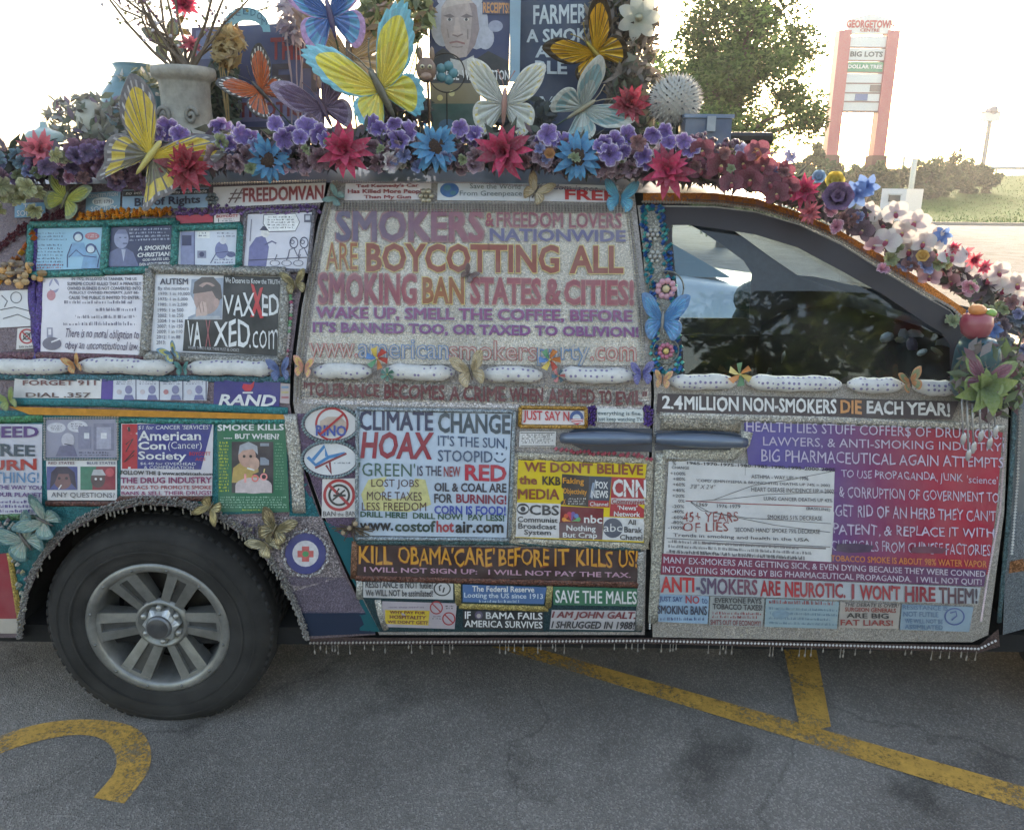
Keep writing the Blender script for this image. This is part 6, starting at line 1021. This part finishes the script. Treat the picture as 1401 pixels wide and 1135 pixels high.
# twigs
t = thing('twig_bunch', 'bare brown twigs with small pale blossoms standing in the stone urn', 'twigs', (p.x, .42, z0 + h * .9))
for i in range(16):
    b = MB(); a = Vector((rnd.uniform(-.02, .02), 0, 0)); dx = rnd.uniform(-.5, .35); tip = Vector((dx * .8, rnd.uniform(-.1, .15), rnd.uniform(.25, .55))); pts = [a + (tip - a) * s + Vector((rnd.gauss(0, .01), 0, rnd.gauss(0, .008) - .05 * s * s * abs(dx) * 4)) for s in np.linspace(0, 1, 7)]; b.tube(pts, [.006, .005, .004, .0035, .003, .002, .001], (110, 96, 84), 5)
    for q in pts[2:]:
        for _ in range(3): e = q + Vector((rnd.gauss(0, .03), rnd.gauss(0, .02), rnd.gauss(.015, .02))); b.tube([q, e], .0013, (120, 104, 92), 3); b.ball(e, .005, rnd.choice([(206, 200, 206), (170, 160, 150), (140, 110, 130), (150, 150, 110)]), 5, 3)
    b.build('twig', MATTE, t)
# teal jug and pale pot
p = P(160, 188, .45); b = MB(); kk = pxm(p, 1.); b.lathe([(r_ * kk, hh * kk) for r_, hh in [(0, 0), (34, 0), (46, 22), (50, 48), (44, 74), (30, 92), (24, 104), (28, 112), (22, 110)]], (86, 128, 140), 28, Matrix.Translation((p.x + .03, .55, p.z - .03))); b.build('teal_jug', PLAST, smooth=True, label='round teal glazed jug behind the yellow swallowtail butterfly', cat='jug')
p = P(128, 190, .34); b = MB(); kk = pxm(p, 1.); b.lathe([(r_ * kk, hh * kk) for r_, hh in [(0, 0), (14, 0), (19, 12), (19, 30), (13, 46), (6, 50), (7, 54), (0, 56)]], (186, 184, 170), 20, Matrix.Translation((p.x, .34, p.z))); b.build('ginger_jar', PLAST, smooth=True, label='small cream lidded jar beside the teal jug', cat='jar')
p = P(62, 190, .2); b = MB(); kk = pxm(p, 1.); b.lathe([(r_ * kk, hh * kk) for r_, hh in [(22, -4), (24, 4), (20, 9), (10, 12), (5, 16), (4, 22), (0, 23)]], (150, 176, 176), 20, Matrix.Translation(p)); b.build('domed_ornament', PLAST, smooth=True, label='pale blue domed ornament behind the coral dahlia', cat='ornament')
# spiny white ball
p = P(924, 138, .30); rr = pxm(p, 33); t = thing('spiny_ball', 'white spiky ball ornament resting behind the violet petunias', 'ornament', p)
b = MB(); b.ball((0, 0, 0), rr, (190, 190, 186), 24, 14); b.build('core', PETAL, t, True); b = MB()
for i in range(420):
    zz = 1 - 2 * (i + .5) / 420; a = i * 2.39996; q = Vector((math.sqrt(1 - zz * zz) * math.cos(a), math.sqrt(1 - zz * zz) * math.sin(a), zz)); u = q.orthogonal().normalized() * rr * .055; w = q.cross(u); b.add([q * rr * .97 + u, q * rr * .97 - u * .5 + w * .8, q * rr * .97 - u * .5 - w * .8, q * rr * (1.16 + rnd.uniform(-.03, .05))], [(0, 1, 3), (1, 2, 3), (2, 0, 3)], (206, 206, 200) if i % 5 else (90, 90, 92))
b.build('spines', PETAL, t, kind='stuff')
b = MB(); q0 = P(924, 170, .30); b.tube([p, q0, q0 + Vector((0, 0, -.06))], .01, (70, 80, 70), 6); b.build('stalk', METAL, M=None, parent=None, label='thin grey stalk under the white spiky ball', cat='stalk')
# blue plastic box
b = MB(); c0 = P(968, 176, .25); b.box((c0.x - .07, .22, c0.z - .05), (c0.x + .06, .36, c0.z + .025), (70, 90, 120)); b.box((c0.x - .075, .215, c0.z + .026), (c0.x + .065, .365, c0.z + .036), (96, 120, 150)); b.box((c0.x - .012, .208, c0.z - .01), (c0.x + .012, .214, c0.z + .03), (150, 160, 170)); b.build('storage_box', PLAST, label='small blue lidded box beside the white spiky ball', cat='box')
# bunny-headed stake and wire ring
p = P(583, 96, .36); s = pxm(p, 1); t = thing('bunny_stake', 'brown bunny-faced garden stake in front of the portrait poster', 'garden stake', M=facing(p, tocam(p), 0, s))
b = MB(); b.ball((0, 0, 0), (14, 17, 9), (120, 90, 72), 14, 9); b.ball((0, -8, 7), (8, 6, 5), (150, 116, 96), 10, 6); b.build('head', PLAST, t, True)
for sx in (-1, 1):
    b = MB(); b.ball((sx * 8, 20, -2), (4, 10, 2), (132, 104, 84), 8, 6); b.build('ear', PLAST, t, True); b = MB(); b.ball((sx * 5, 4, 8), 3.4, (196, 186, 150), 8, 5); b.ball((sx * 5, 4, 11), 1.7, (30, 26, 26), 6, 4); b.build('eye', PLAST, t, True)
b = MB(); b.tube([(2, -15, 0), (3, -50, -2), (3, -86, -4)], 1.8, (90, 74, 66), 6); b.build('stick', METAL, t)
p = P(611, 100, .40); s = pxm(p, 1); t = thing('wire_ring', 'dark wire ring with a blue flower inside beside the bunny stake', 'ornament', M=facing(p, tocam(p), 0, s)); b = MB(); b.tube([(25 * math.cos(a), 25 * math.sin(a), 0) for a in np.linspace(0, 2 * math.pi, 33)], .9, (70, 64, 60), 5); b.build('ring', METAL, t)
for i in range(5): a = i * 1.257; b = MB(); b.ball((9 * math.cos(a), 9 * math.sin(a), 0), (7, 7, 2), (60, 130, 140), 8, 4); b.build('petal', PLAST, t, True)
b = MB(); b.tube([(0, -25, 0), (0, -80, -4)], .9, (70, 64, 60), 5); b.build('stick', METAL, t)
# clear-petalled flower stake
p = P(874, 24, .55); s = pxm(p, 1); t = thing('glass_flower', 'clear white-petalled flower stake at the edge of the navy board', 'garden stake', M=facing(p, tocam(p), 0, s)); me = me_of(petal_mesh(30, 9, (190, 196, 180), (206, 210, 204), False, .1, .1, 6, .1), PETAL)
for i in range(7): obj('petal', me, t, M=Matrix.Rotation(i * .898, 4, 'Z'))
b = MB(); b.ball((0, 0, 3), 6, (150, 150, 130), 8, 5); b.build('centre', METAL, t, True); b = MB(); b.tube([(0, 0, -2), (-6, -80, -4), (-10, -160, -6)], 1.6, (90, 100, 84), 5); b.build('stick', METAL, t)
# foliage sprays between the boards
def spray(x0, y0, x1, y1, Y0, Y1, n, cols, lab, L=(.014, .03), name='foliage_spray', stem=None):
    b = MB()
    cx, cy = (x0 + x1) / 2, (y0 + y1) / 2
    for i in range(n):
        a = rnd.uniform(0, 6.3); rr = math.sqrt(rnd.random()); x = cx + (x1 - x0) / 2 * rr * math.cos(a); y = cy + (y1 - y0) / 2 * rr * math.sin(a); q = P(x, y, rnd.uniform(Y0, Y1)); l = rnd.uniform(*L); d = Vector((rnd.gauss(0, 1), rnd.gauss(0, .5), rnd.gauss(.3, 1))).normalized(); nn = d.cross(Vector((rnd.gauss(0, 1), 1, rnd.gauss(0, 1)))).normalized() * l * .4; b.add([q - d * l, q + nn, q + d * l, q - nn], [(0, 1, 2, 3)], rnd.choice(cols))
    for i in range(max(4, n // 40)): q = P(rnd.uniform(x0, x1), rnd.uniform(y0, cy), (Y0 + Y1) / 2); e = P(cx + rnd.uniform(-8, 8), max(y1, 185), (Y0 + Y1) / 2); b.tube([q, (q + e) / 2 + Vector((rnd.gauss(0, .01), 0, 0)), e], .0025, cols[0], 4)
    b.build(name, PETAL, label=lab, cat='foliage')
spray(492, -20, 592, 62, .50, .58, 520, [(120, 130, 80), (150, 156, 100), (90, 104, 66), (176, 180, 130), (150, 120, 84)], 'yellow-green silk foliage spray between the gold butterfly and the portrait')
spray(800, -30, 900, 120, .56, .70, 800, [(96, 84, 74), (130, 116, 104), (84, 96, 70), (70, 60, 56), (150, 140, 130)], 'brownish dried foliage spray at the edge of the navy board')
spray(830, 80, 905, 185, .40, .55, 420, [(60, 56, 50), (84, 72, 64), (70, 84, 60), (110, 96, 84)], 'dark dried leaves under the glass flower stake', name='dried_leaves')
spray(275, 80, 330, 185, .5, .6, 260, [(70, 96, 76), (96, 116, 96), (120, 130, 116), (56, 66, 56)], 'dusty green leaves between the urn and the orange monarch', name='dusty_leaves')
spray(150, 90, 300, 130, .46, .56, 300, [(176, 176, 150), (150, 150, 120), (196, 190, 186), (120, 130, 100)], 'pale trailing foliage over the rim of the stone urn', L=(.01, .022), name='trailing_foliage')
spray(60, 130, 215, 192, .28, .4, 420, [(150, 146, 130), (120, 130, 110), (170, 166, 160), (130, 110, 130), (110, 100, 90)], 'dusty grey-green foliage packed round the jars', L=(.01, .024), name='jar_foliage')
spray(380, -20, 430, 60, .5, .6, 200, [(170, 160, 170), (150, 140, 160), (196, 190, 200)], 'pale mauve tulle spray beside the arched plaque', name='tulle_spray')
spray(1306, 462, 1405, 572, -.17, .03, 420, [(70, 96, 56), (96, 120, 70), (110, 70, 84), (60, 70, 60), (130, 120, 120)], 'mixed green and plum silk leaves packed round the mirror housing', name='mirror_foliage')
spray(290, 36, 335, 90, .42, .5, 140, [(186, 156, 100), (150, 120, 80), (196, 176, 130)], 'tan shell-like leaves below the arched plaque', name='shell_leaves')
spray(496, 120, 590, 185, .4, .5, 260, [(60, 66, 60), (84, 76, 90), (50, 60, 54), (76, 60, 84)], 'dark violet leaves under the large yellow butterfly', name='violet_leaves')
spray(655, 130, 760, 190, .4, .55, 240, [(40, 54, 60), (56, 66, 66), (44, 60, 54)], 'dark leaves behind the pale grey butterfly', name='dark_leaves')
# mirror with fruit, leaves and hanging spoons
t = obj('mirror_housing', None, van, M=VI); b = MB(); q0 = P(1335, 500, -.10); sx, sz = .075, .085
b.ball((0, 0, 0), 1., (36, 80, 92), 20, 14); b.v = [(q0.x + .042 * math.copysign(abs(v[0]) ** .55, v[0]), q0.y + .06 * math.copysign(abs(v[1]) ** .6, v[1]), q0.z - .008 + .088 * math.copysign(abs(v[2]) ** .6, v[2])) for v in b.v]; b.build('shell', CARP, t, True); b = MB(); b.tube([q0 + Vector((0, .05, -.03)), SV(1345, 545, 0)], [.03, .035], (40, 90, 104), 10); b.build('arm', CARP, t, True)
p = P(1336, 443, -.10); k = pxm(p, 1); t = thing('apple', 'glossy red apple ornament on top of the mirror housing', 'apple', p); b = MB(); b.lathe([(r_ * k, hh * k) for r_, hh in [(0, -20), (8, -21), (17, -14), (21, 0), (18, 12), (9, 16), (3, 13), (0, 11)]], (150, 34, 56), 20); b.build('flesh', PLAST, t, True); b = MB(); b.ball((-5 * k, -.01, 20 * k), (12 * k, 10 * k, 8 * k), (214, 130, 60), 10, 6); b.build('orange_segment', PLAST, t, True); b = MB(); b.ball((13 * k, -.01, 16 * k), (9 * k, 7 * k, 6 * k), (120, 166, 60), 10, 6); b.build('green_leaf', PLAST, t, True)
lv = me_of(petal_mesh(1., .28, (70, 96, 44), (140, 160, 80), True, .2, .3), PETAL); t = thing('leaf_spray', 'green and plum leaf spray hanging on the mirror housing', 'leaves', M=facing(P(1346, 530, -.19), (0, -1, .1), 0, .075))
for i in range(13): obj('leaf', lv, t, M=Matrix.Rotation(i * 1.9 + .3, 4, 'Z') @ Matrix.Rotation(-R(rnd.uniform(0, 40)), 4, 'Y') @ Matrix.Scale(rnd.uniform(.6, 1.05), 4))
for i, (x, y0, y1) in enumerate([(1316, 545, 600), (1323, 548, 622), (1330, 552, 612), (1340, 552, 596), (1352, 552, 606), (1360, 550, 590)]):
    a = P(x, y0, -.14); e = P(x + 2, y1, -.14); b = MB(); b.tube([a, (a + e) / 2, e], .0025, (176, 176, 178), 5); b.ball(e, (.008, .004, .018), (186, 186, 190), 8, 5); b.build('hanging_spoon', METAL, label='silver spoon-shaped charm hanging below the mirror housing', cat='charm', group='silver charms below the mirror', smooth=True)
bpy.data.objects.remove(_ob)
# ------------------------------------------------------------------ background: lawn, tree, signs
mb = MB()
KY = 36.
def lawn_z(x, y):
    t = min(1, max(0, (y - KY) / 42)); t = t * t * (3 - 2 * t); rise = 1.9 + 1.1 * min(1, max(0, (x - 20) / 30)); return .13 + rise * t - max(0, y - 85) * .02
xs = np.linspace(-80, 140, 111); ys = np.concatenate([np.linspace(KY, 80, 30), np.linspace(84, 160, 12)])
vs = [(x, y, lawn_z(x, y) + (.04 * math.sin(x * .9) * math.sin(y * .7) if y > KY + 1 else 0)) for y in ys for x in xs]; n = len(xs)
mb.add(vs, [(j * n + i, j * n + i + 1, (j + 1) * n + i + 1, (j + 1) * n + i) for j in range(len(ys) - 1) for i in range(n - 1)], (40, 82, 30)); mb.build('lawn', GRASS, smooth=True, kind='structure')
mb = MB(); mb.box((-80, KY - .3, -.05), (140, KY, .14), (150, 140, 130)); mb.build('kerb', MATTE, kind='structure')
mb = MB(); mb.quad((-200, 12, .004), (200, 12, .004), (200, KY - .3, .004), (-200, KY - .3, .004), (128, 127, 129)); mb.build('road', ASPH, kind='structure')
# grass blades over the nearer slope
b = MB()
for i in range(16000):
    x = rnd.uniform(12, 55); y = KY + rnd.random() ** 1.6 * 40; z = lawn_z(x, y); h_ = rnd.uniform(.05, .14); a = rnd.uniform(0, 6.3); b.add([(x - .03 * math.cos(a), y - .03 * math.sin(a), z), (x + .03 * math.cos(a), y + .03 * math.sin(a), z), (x + rnd.gauss(0, .03), y, z + h_)], [(0, 1, 2)], rnd.choice([(40, 80, 30), (46, 88, 34), (54, 86, 38), (36, 72, 26)]))
b.build('grass', LEAF, kind='stuff', label='short green grass blades on the slope', cat='grass')
def ground_z(x, y): return lawn_z(x, y) if y > KY else 0
def leafy(b, ctr, rad, n, cols, L, clumps=24, seed=1, cr=(.28, .48)):
    r_ = random.Random(seed); cl = []
    for i in range(clumps):
        d = Vector((r_.gauss(0, 1), r_.gauss(0, 1), r_.gauss(0, 1))).normalized() * r_.random() ** .4; cl.append((Vector((d.x * rad[0], d.y * rad[1], d.z * rad[2])) + Vector(ctr), r_.uniform(*cr) * min(rad), r_.uniform(.75, 1.2)))
    for i in range(n):
        c, rr, br = cl[r_.randrange(clumps)]; d = Vector((r_.gauss(0, 1), r_.gauss(0, 1), r_.gauss(0, .8))).normalized() * rr * r_.random() ** .45; q = c + d; l = r_.uniform(*L); u = Vector((r_.gauss(0, 1), r_.gauss(0, 1), r_.gauss(0, .6))).normalized(); w = u.cross(Vector((r_.gauss(0, 1), r_.gauss(0, 1), r_.gauss(0, 1)))).normalized() * l * .42
        cc = r_.choice(cols); b.add([q - u * l, q + w, q + u * l, q - w], [(0, 1, 2, 3)], tuple(min(255, v * br) for v in cc))
    return cl
def tree(x, y, h, rad, n, cols, lab, L=(.09, .17), seed=3, clumps=46, low=.25, group=None):
    z0 = ground_z(x, y); t = thing('tree', lab, 'tree', (x, y, z0), group=group); b = MB(); ctr = (0, 0, h * (1 + low) / 2); r3 = (rad, rad, h * (1 - low) / 2)
    cl = leafy(b, ctr, r3, n, cols, L, clumps, seed, (.18, .36)); b.build('crown', LEAF, t)
    b = MB(); b.tube([(0, 0, -.1), (.05, 0, h * .2), (-.04, .05, h * .45), (.05, 0, h * .8)], [h * .03, h * .022, h * .016, h * .004], (84, 72, 62), 9)
    for c, rr, _ in cl[::2]: s = Vector((0, 0, min(c.z * .75, h * .6))); b.tube([s, (s + c) / 2 + Vector((0, 0, .15)), c], [h * .009, h * .006, h * .002], (84, 72, 62), 5)
    b.build('trunk', MATTE, t, True)
TC = [(70, 96, 52), (84, 112, 60), (96, 122, 66), (60, 84, 46), (110, 132, 78)]
q = P(1012, 150, 20); tree(q.x - .15, 20, 7.8, 2.25, 38000, TC, 'leafy green tree standing behind the van beside the tall red sign', (.05, .10), 5, 110, .1)
q = P(948, 150, 24); tree(q.x - .4, 25, 6.4, 1.9, 9000, TC, 'smaller green tree partly hidden by the taller one', (.07, .14), 8, 40, .1)
# hedge bushes
for i, (x, top, Y, rp) in enumerate([(1118, 196, 46, 26), (1148, 216, 50, 22), (1180, 213, 52, 24), (1208, 222, 50, 22), (1240, 212, 54, 26), (1272, 214, 54, 26), (1300, 208, 56, 26), (1330, 214, 58, 24), (1352, 220, 58, 18)]):
    q = P(x, top, Y); g = ground_z(q.x, Y); hh = max(.8, q.z - g); t = thing('bush', 'rounded dark green bush in the row along the grassy slope', 'bush', (q.x, Y, g), group='bushes along the slope'); b = MB(); rw = pxm(q, rp); leafy(b, (0, 0, hh * .45), (rw, rw * .8, hh * .5), 2600, [(60, 84, 56), (74, 96, 62), (54, 74, 50), (90, 106, 76)], (.12, .24), 26, 40 + i); b.build('foliage', LEAF, t); b = MB(); b.tube([(0, 0, -.1), (0, 0, hh * .6)], [.08, .03], (80, 70, 60), 6); b.build('stem', MATTE, t)
# bare-topped shrub
q = P(1292, 196, 57); t = thing('dry_shrub', 'sparse dry shrub rising out of the bushes', 'shrub', (q.x, 57, ground_z(q.x, 57)))
for i in range(18): b = MB(); e = Vector((rnd.gauss(0, .8), rnd.gauss(0, .4), rnd.uniform(2.0, 3.4))); b.tube([(0, 0, 0), e * .5 + Vector((rnd.gauss(0, .1), 0, 0)), e], [.04, .03, .01], (120, 116, 100), 4); b.build('branch', MATTE, t)
# pylon sign
PY = 52.; a = P(1136, 240, PY); zt = P(1180, 22, PY).z; cxs = P(1178, 120, PY).x; gz = ground_z(cxs, PY); SW = pxm(P(1180, 120, PY), 1)
t = thing('pylon_sign', 'tall red twin-post shopping centre sign with a gabled top', 'sign', (cxs, PY, gz)); RC = (196, 84, 90); H = zt - gz
def zy(y): return P(1180, y, PY).z - gz
for sx in (-1, 1):
    b = MB(); b.box((sx * 32.5 * SW - 8 * SW, -.4, -.2), (sx * 32.5 * SW + 8 * SW, .4, zy(43)), RC); b.build('post', PLAST, t)
    b = MB(); b.box((sx * 32.5 * SW - 10 * SW, -.55, -.3), (sx * 32.5 * SW + 10 * SW, .55, zy(213)), (110, 70, 66)); b.build('brick_base', STONE, t)
def lettering(parent, s, x0, x1, z0, z1, c, yy, bold=.02):
    v, f, _ = glyphs2(s, bold); b = MB(); b.add([(x0 + (x1 - x0) * q[0], yy, z0 + (z1 - z0) * q[1]) for q in v], f, c); b.build('lettering', INK, parent)
_cu2 = bpy.data.curves.new('scratch', 'FONT'); _cu2.resolution_u = 2; _ob2 = bpy.data.objects.new('scratch', _cu2); col.objects.link(_ob2)
def glyphs2(s, bold):
    _cu2.body = s; _cu2.offset = bold; bpy.context.view_layer.update(); me = _ob2.evaluated_get(bpy.context.evaluated_depsgraph_get()).to_mesh(); v = np.array([tuple(q.co)[:2] for q in me.vertices]); f = [tuple(p_.vertices) for p_ in me.polygons]; lo, hi = v.min(0), v.max(0); return (v - lo) / (hi - lo), f, 1
hw = 24.5 * SW
b = MB(); g0, g1, g2 = zy(47), zy(28), zy(20); b.add([(-29 * SW, y_, g0) for y_ in (-.3, .3)] + [(29 * SW, y_, g0) for y_ in (-.3, .3)] + [(29 * SW, y_, g1) for y_ in (-.3, .3)] + [(0, y_, g2) for y_ in (-.3, .3)] + [(-29 * SW, y_, g1) for y_ in (-.3, .3)], [(0, 2, 4, 6, 8), (1, 3, 5, 7, 9), (0, 1, 3, 2), (2, 3, 5, 4), (4, 5, 7, 6), (6, 7, 9, 8), (8, 9, 1, 0)], (226, 222, 222)); g = b.build('gable', PLAST, t)
lettering(g, 'GEORGETOWN', -32 * SW, 32 * SW, zy(40), zy(29), (196, 60, 66), -.33, .05); lettering(g, 'CENTRE', -13 * SW, 13 * SW, zy(45), zy(40.5), (190, 70, 74), -.33, .04)
for (y0, y1, c, s, sc_, fr) in [(51, 65, (224, 222, 222), None, None, 0), (68, 83, (216, 216, 216), 'BIG LOTS', (90, 90, 92), .1), (86, 99, (60, 150, 110), 'DOLLAR TREE', (226, 226, 226), .06), (102, 114, (222, 220, 220), None, None, 0), (116, 127, (220, 218, 218), None, None, 0), (129, 139, (222, 220, 220), None, None, 0), (141, 152, (218, 214, 214), None, None, 0)]:
    b = MB(); b.box((-hw, -.25, zy(y1)), (hw, .25, zy(y0)), c); pn = b.build('sign_panel', PLAST, t)
    if s: lettering(pn, s, -hw * (1 - fr), hw * (1 - fr), zy(y1 - 4), zy(y0 + 3.5), sc_, -.27, .04)
    b = MB(); b.box((-hw - .05, -.28, zy(y1 + 2)), (hw + .05, .28, zy(y1 + .2)), (140, 96, 96)); b.build('rail', PLAST, t)
b = MB(); b.box((10 * SW, -.3, zy(126)), (26 * SW, -.26, zy(117)), (110, 84, 88)); b.build('tenant_panel', PLAST, t); b = MB(); b.box((-9 * SW, -.3, zy(138.5)), (8 * SW, -.26, zy(129.5)), (84, 104, 160)); b.build('tenant_panel', PLAST, t)
# far pole sign, yellow-footed lamp post, bin, its pole, guard rail
q = P(1343, 238, 80); g = ground_z(q.x, 80); t = thing('pole_sign', 'distant roadside pole sign with a round emblem on a white box', 'sign', (q.x, 80, g)); k = pxm(q, 1); zq = lambda y: P(1343, y, 80).z - g
b = MB(); b.tube([(0, 0, -.3), (0, 0, zq(166))], .22, (120, 120, 130), 8); b.build('pole', METAL, t); b = MB(); b.box((-10 * k, -.4, zq(166)), (10 * k, .4, zq(153)), (206, 206, 212)); b.build('sign_box', PLAST, t); b = MB(); b.lathe([(0, .45), (5.5 * k, .45), (5.5 * k, -.4), (0, -.4)], (96, 96, 130), 20, Matrix.Translation((0, 0, zq(151))) @ Matrix.Rotation(R(90), 4, 'X')); b.build('emblem', PLAST, t); b = MB(); b.box((-10.8 * k, -.45, zq(154.5)), (10.8 * k, .45, zq(152.6)), (90, 90, 130)); b.build('cap_rail', PLAST, t)
q = P(1328, 238, 62); g = ground_z(q.x, 62); t = thing('lamp_post', 'pale lamp post with a yellow concrete foot on the slope', 'lamp post', (q.x, 62, g)); k = pxm(q, 1); b = MB(); b.lathe([(5.5 * k, -.2), (5.2 * k, 8 * k), (2.6 * k, 10 * k), (2.4 * k, 26 * k), (0, 26 * k)], (206, 190, 130), 12); b.build('foot', STONE, t, True); b = MB(); b.tube([(0, 0, 25 * k), (0, 0, 40 * k)], .09, (170, 170, 168), 8); b.build('pole', METAL, t, True)
BY = 27.; a = P(1207, 258, BY); c_ = P(1241, 260, BY); e = P(1263, 266, BY + 1.3); zb = 0; t = thing('donation_bin', 'white metal donation bin with a hatch beside the lawn', 'bin', (a.x, BY, 0)); wx = c_.x - a.x; hh = a.z; dx = e.x - c_.x
b = MB(); pts = [(0, 0), (wx, 0), (wx + dx, 1.3), (dx, 1.3)]; b.add([(x, y, 0) for x, y in pts] + [(x, y, hh) for x, y in pts], [(0, 1, 5, 4), (1, 2, 6, 5), (2, 3, 7, 6), (3, 0, 4, 7), (4, 5, 6, 7)], (216, 216, 216)); b.build('case', PLAST, t); b = MB(); b.box((wx * .3, -.05, hh * .72), (wx * .75, -.004, hh * .86), (90, 90, 92)); b.build('hatch', METAL, t); b = MB(); b.box((wx * .28, -.12, hh * .86), (wx * .77, -.004, hh * .89), (180, 180, 180)); b.build('hatch_hood', METAL, t)
q = P(1246, 260, 38.5); g = ground_z(q.x, 38.5); zt = P(1246, 217, 38.5).z; b = MB(); b.tube([(q.x, 38.5, g - .1), (q.x, 38.5, zt)], .13, (214, 206, 190), 10); b.build('pale_post', MATTE, smooth=True, label='short cream post standing behind the donation bin', cat='post')
for x in (1235,): q = P(x, 232, 60); b = MB(); b.tube([(q.x, 60, ground_z(q.x, 60) - .1), (q.x, 60, P(x, 214, 60).z)], .1, (200, 200, 200), 8); b.build('marker_post', MATTE, label='thin white marker post in front of the bushes', cat='post')
t = thing('guard_rail', 'silver guard rail along the road at the top of the slope', 'guard rail', (50, 74, lawn_z(50, 74))); z0 = lawn_z(55, 74)
b = MB(); b.add([(x, yy, zz) for x in (-8, 70) for yy, zz in ((0, .5), (-.08, .58), (0, .66), (-.08, .74), (0, .82))], [(i, i + 1, i + 6, i + 5) for i in range(4)], (196, 200, 206)); b.build('rail', METAL, t)
for i in range(16): b = MB(); b.box((-8 + i * 4 - .06, .0, -.3), (-8 + i * 4 + .06, .12, .85), (150, 150, 150)); b.build('post', METAL, t)
# white car parked beyond the van, seen through the glass
def car(x0, y0, L, Wd, c, lab):
    t = thing('parked_car', lab, 'car', (x0, y0, 0)); st = [(0, .55, .95), (.25, .5, 1.02), (1.2, .5, 1.05), (1.75, .5, 1.02), (2.9, .5, 1.0), (3.9, .5, .86), (4.35, .45, .7)]
    b = MB(); vs = []
    for x, zb, zt in st:
        ins = .12 if x < .1 or x > 4.2 else 0
        vs += [(x, ins, .3), (x, ins - .03, .6), (x, ins + .02, zt - .06), (x, ins + .12, zt), (x, Wd - ins - .12, zt), (x, Wd - ins - .02, zt - .06), (x, Wd - ins + .03, .6), (x, Wd - ins, .3)]
    n = 8; fs = [(i * n + j, i * n + j + 1, (i + 1) * n + j + 1, (i + 1) * n + j) for i in range(len(st) - 1) for j in range(n - 1)] + [tuple(range(n)), tuple((len(st) - 1) * n + j for j in range(n))]
    b.add(vs, fs, c); b.build('body', CARP, t, True)
    b = MB(); cab = [(.9, 1.03), (1.35, 1.42), (2.0, 1.46), (2.5, 1.40), (3.25, .99)]; vs = [(x, .16 if z < 1.1 else .3, z) for x, z in cab] + [(x, Wd - (.16 if z < 1.1 else .3), z) for x, z in cab]; b.add(vs, [(1, 2, 3, 8, 7, 6), ], c); b.build('roof', CARP, t)
    b = MB(); b.add([vs[3], vs[4], vs[9], vs[8]], [(0, 1, 2, 3)], (90, 130, 140)); b.build('windscreen', GL2, t); b = MB(); b.add([vs[0], vs[1], vs[6], vs[5]], [(0, 1, 2, 3)], (90, 130, 140)); b.build('rear_window', GL2, t)
    for s in (0, 5): b = MB(); b.add(vs[s:s + 5], [(0, 1, 2, 3, 4)], (70, 100, 110)); b.build('side_window', GL2, t)
    for x in (.85, 3.45):
        for y in (.02, Wd - .02): b = MB(); b.lathe([(0, -.1), (.2, -.1), (.22, -.11), (.31, -.1), (.32, -.05), (.32, .05), (.31, .1), (.22, .11), (.2, .1), (0, .1)], [(150, 150, 150)] * 2 + [(30, 30, 32)] * 5 + [(150, 150, 150)] * 2, 24, Matrix.Translation((x, y, .32)) @ Matrix.Rotation(R(90), 4, 'X')); b.build('wheel', RUBBER, t, True)
    for y in (.25, Wd - .25): b = MB(); b.ball((4.3, y, .68), (.1, .16, .07), (206, 210, 214), 10, 6); b.build('headlight', PLAST, t, True)
GL2 = mat('car_glass', .08, spec=.8, coat=.5)
car(-1.6, 3.6, 4.4, 1.75, (216, 218, 222), 'white car parked beyond the van, seen through its front windows')
# far mirror of the van
t = obj('far_mirror', None, van, M=VI); b = MB(); q = P(1034, 408, W + .16); b.ball(q, (.12, .07, .1), (60, 84, 84), 14, 9); b.ball(q + Vector((.02, 0, -.12)), (.14, .06, .12), (50, 70, 74), 14, 9); b.build('shell', GLIT, t, True)
bpy.data.objects.remove(_ob2)

# trees across the car park, behind the photographer: the van's glass mirrors them
for i, (x, y, h_, r_) in enumerate([(-13, -20, 8, 3.4), (-6, -18, 9, 3.6), (1, -20, 8.5, 3.6), (8, -18, 9, 3.8), (15, -21, 8, 3.6)]): tree(x, y, h_, r_, 5000, TC, 'broad green tree across the car park mirrored in the window glass', (.16, .3), 60 + i, 40, .1, group='trees across the car park')
# haze volume added to imitate lens glare over distant things
b = MB(); b.box((-255, -54, -1.), (255, 324, 15.5), (255, 255, 255)); hz = b.build('haze', PRINT, kind='stuff', label='thin bright haze added to imitate lens glare', cat='haze')
hm = bpy.data.materials.new('haze'); hm.use_nodes = True; hm.node_tree.nodes.clear(); o_ = hm.node_tree.nodes.new('ShaderNodeOutputMaterial'); v_ = hm.node_tree.nodes.new('ShaderNodeVolumePrincipled'); v_.inputs['Color'].default_value = (.95, .96, 1, 1); v_.inputs['Density'].default_value = .0013; v_.inputs['Anisotropy'].default_value = .35; hm.node_tree.links.new(v_.outputs[0], o_.inputs['Volume']); hz.data.materials[0] = hm
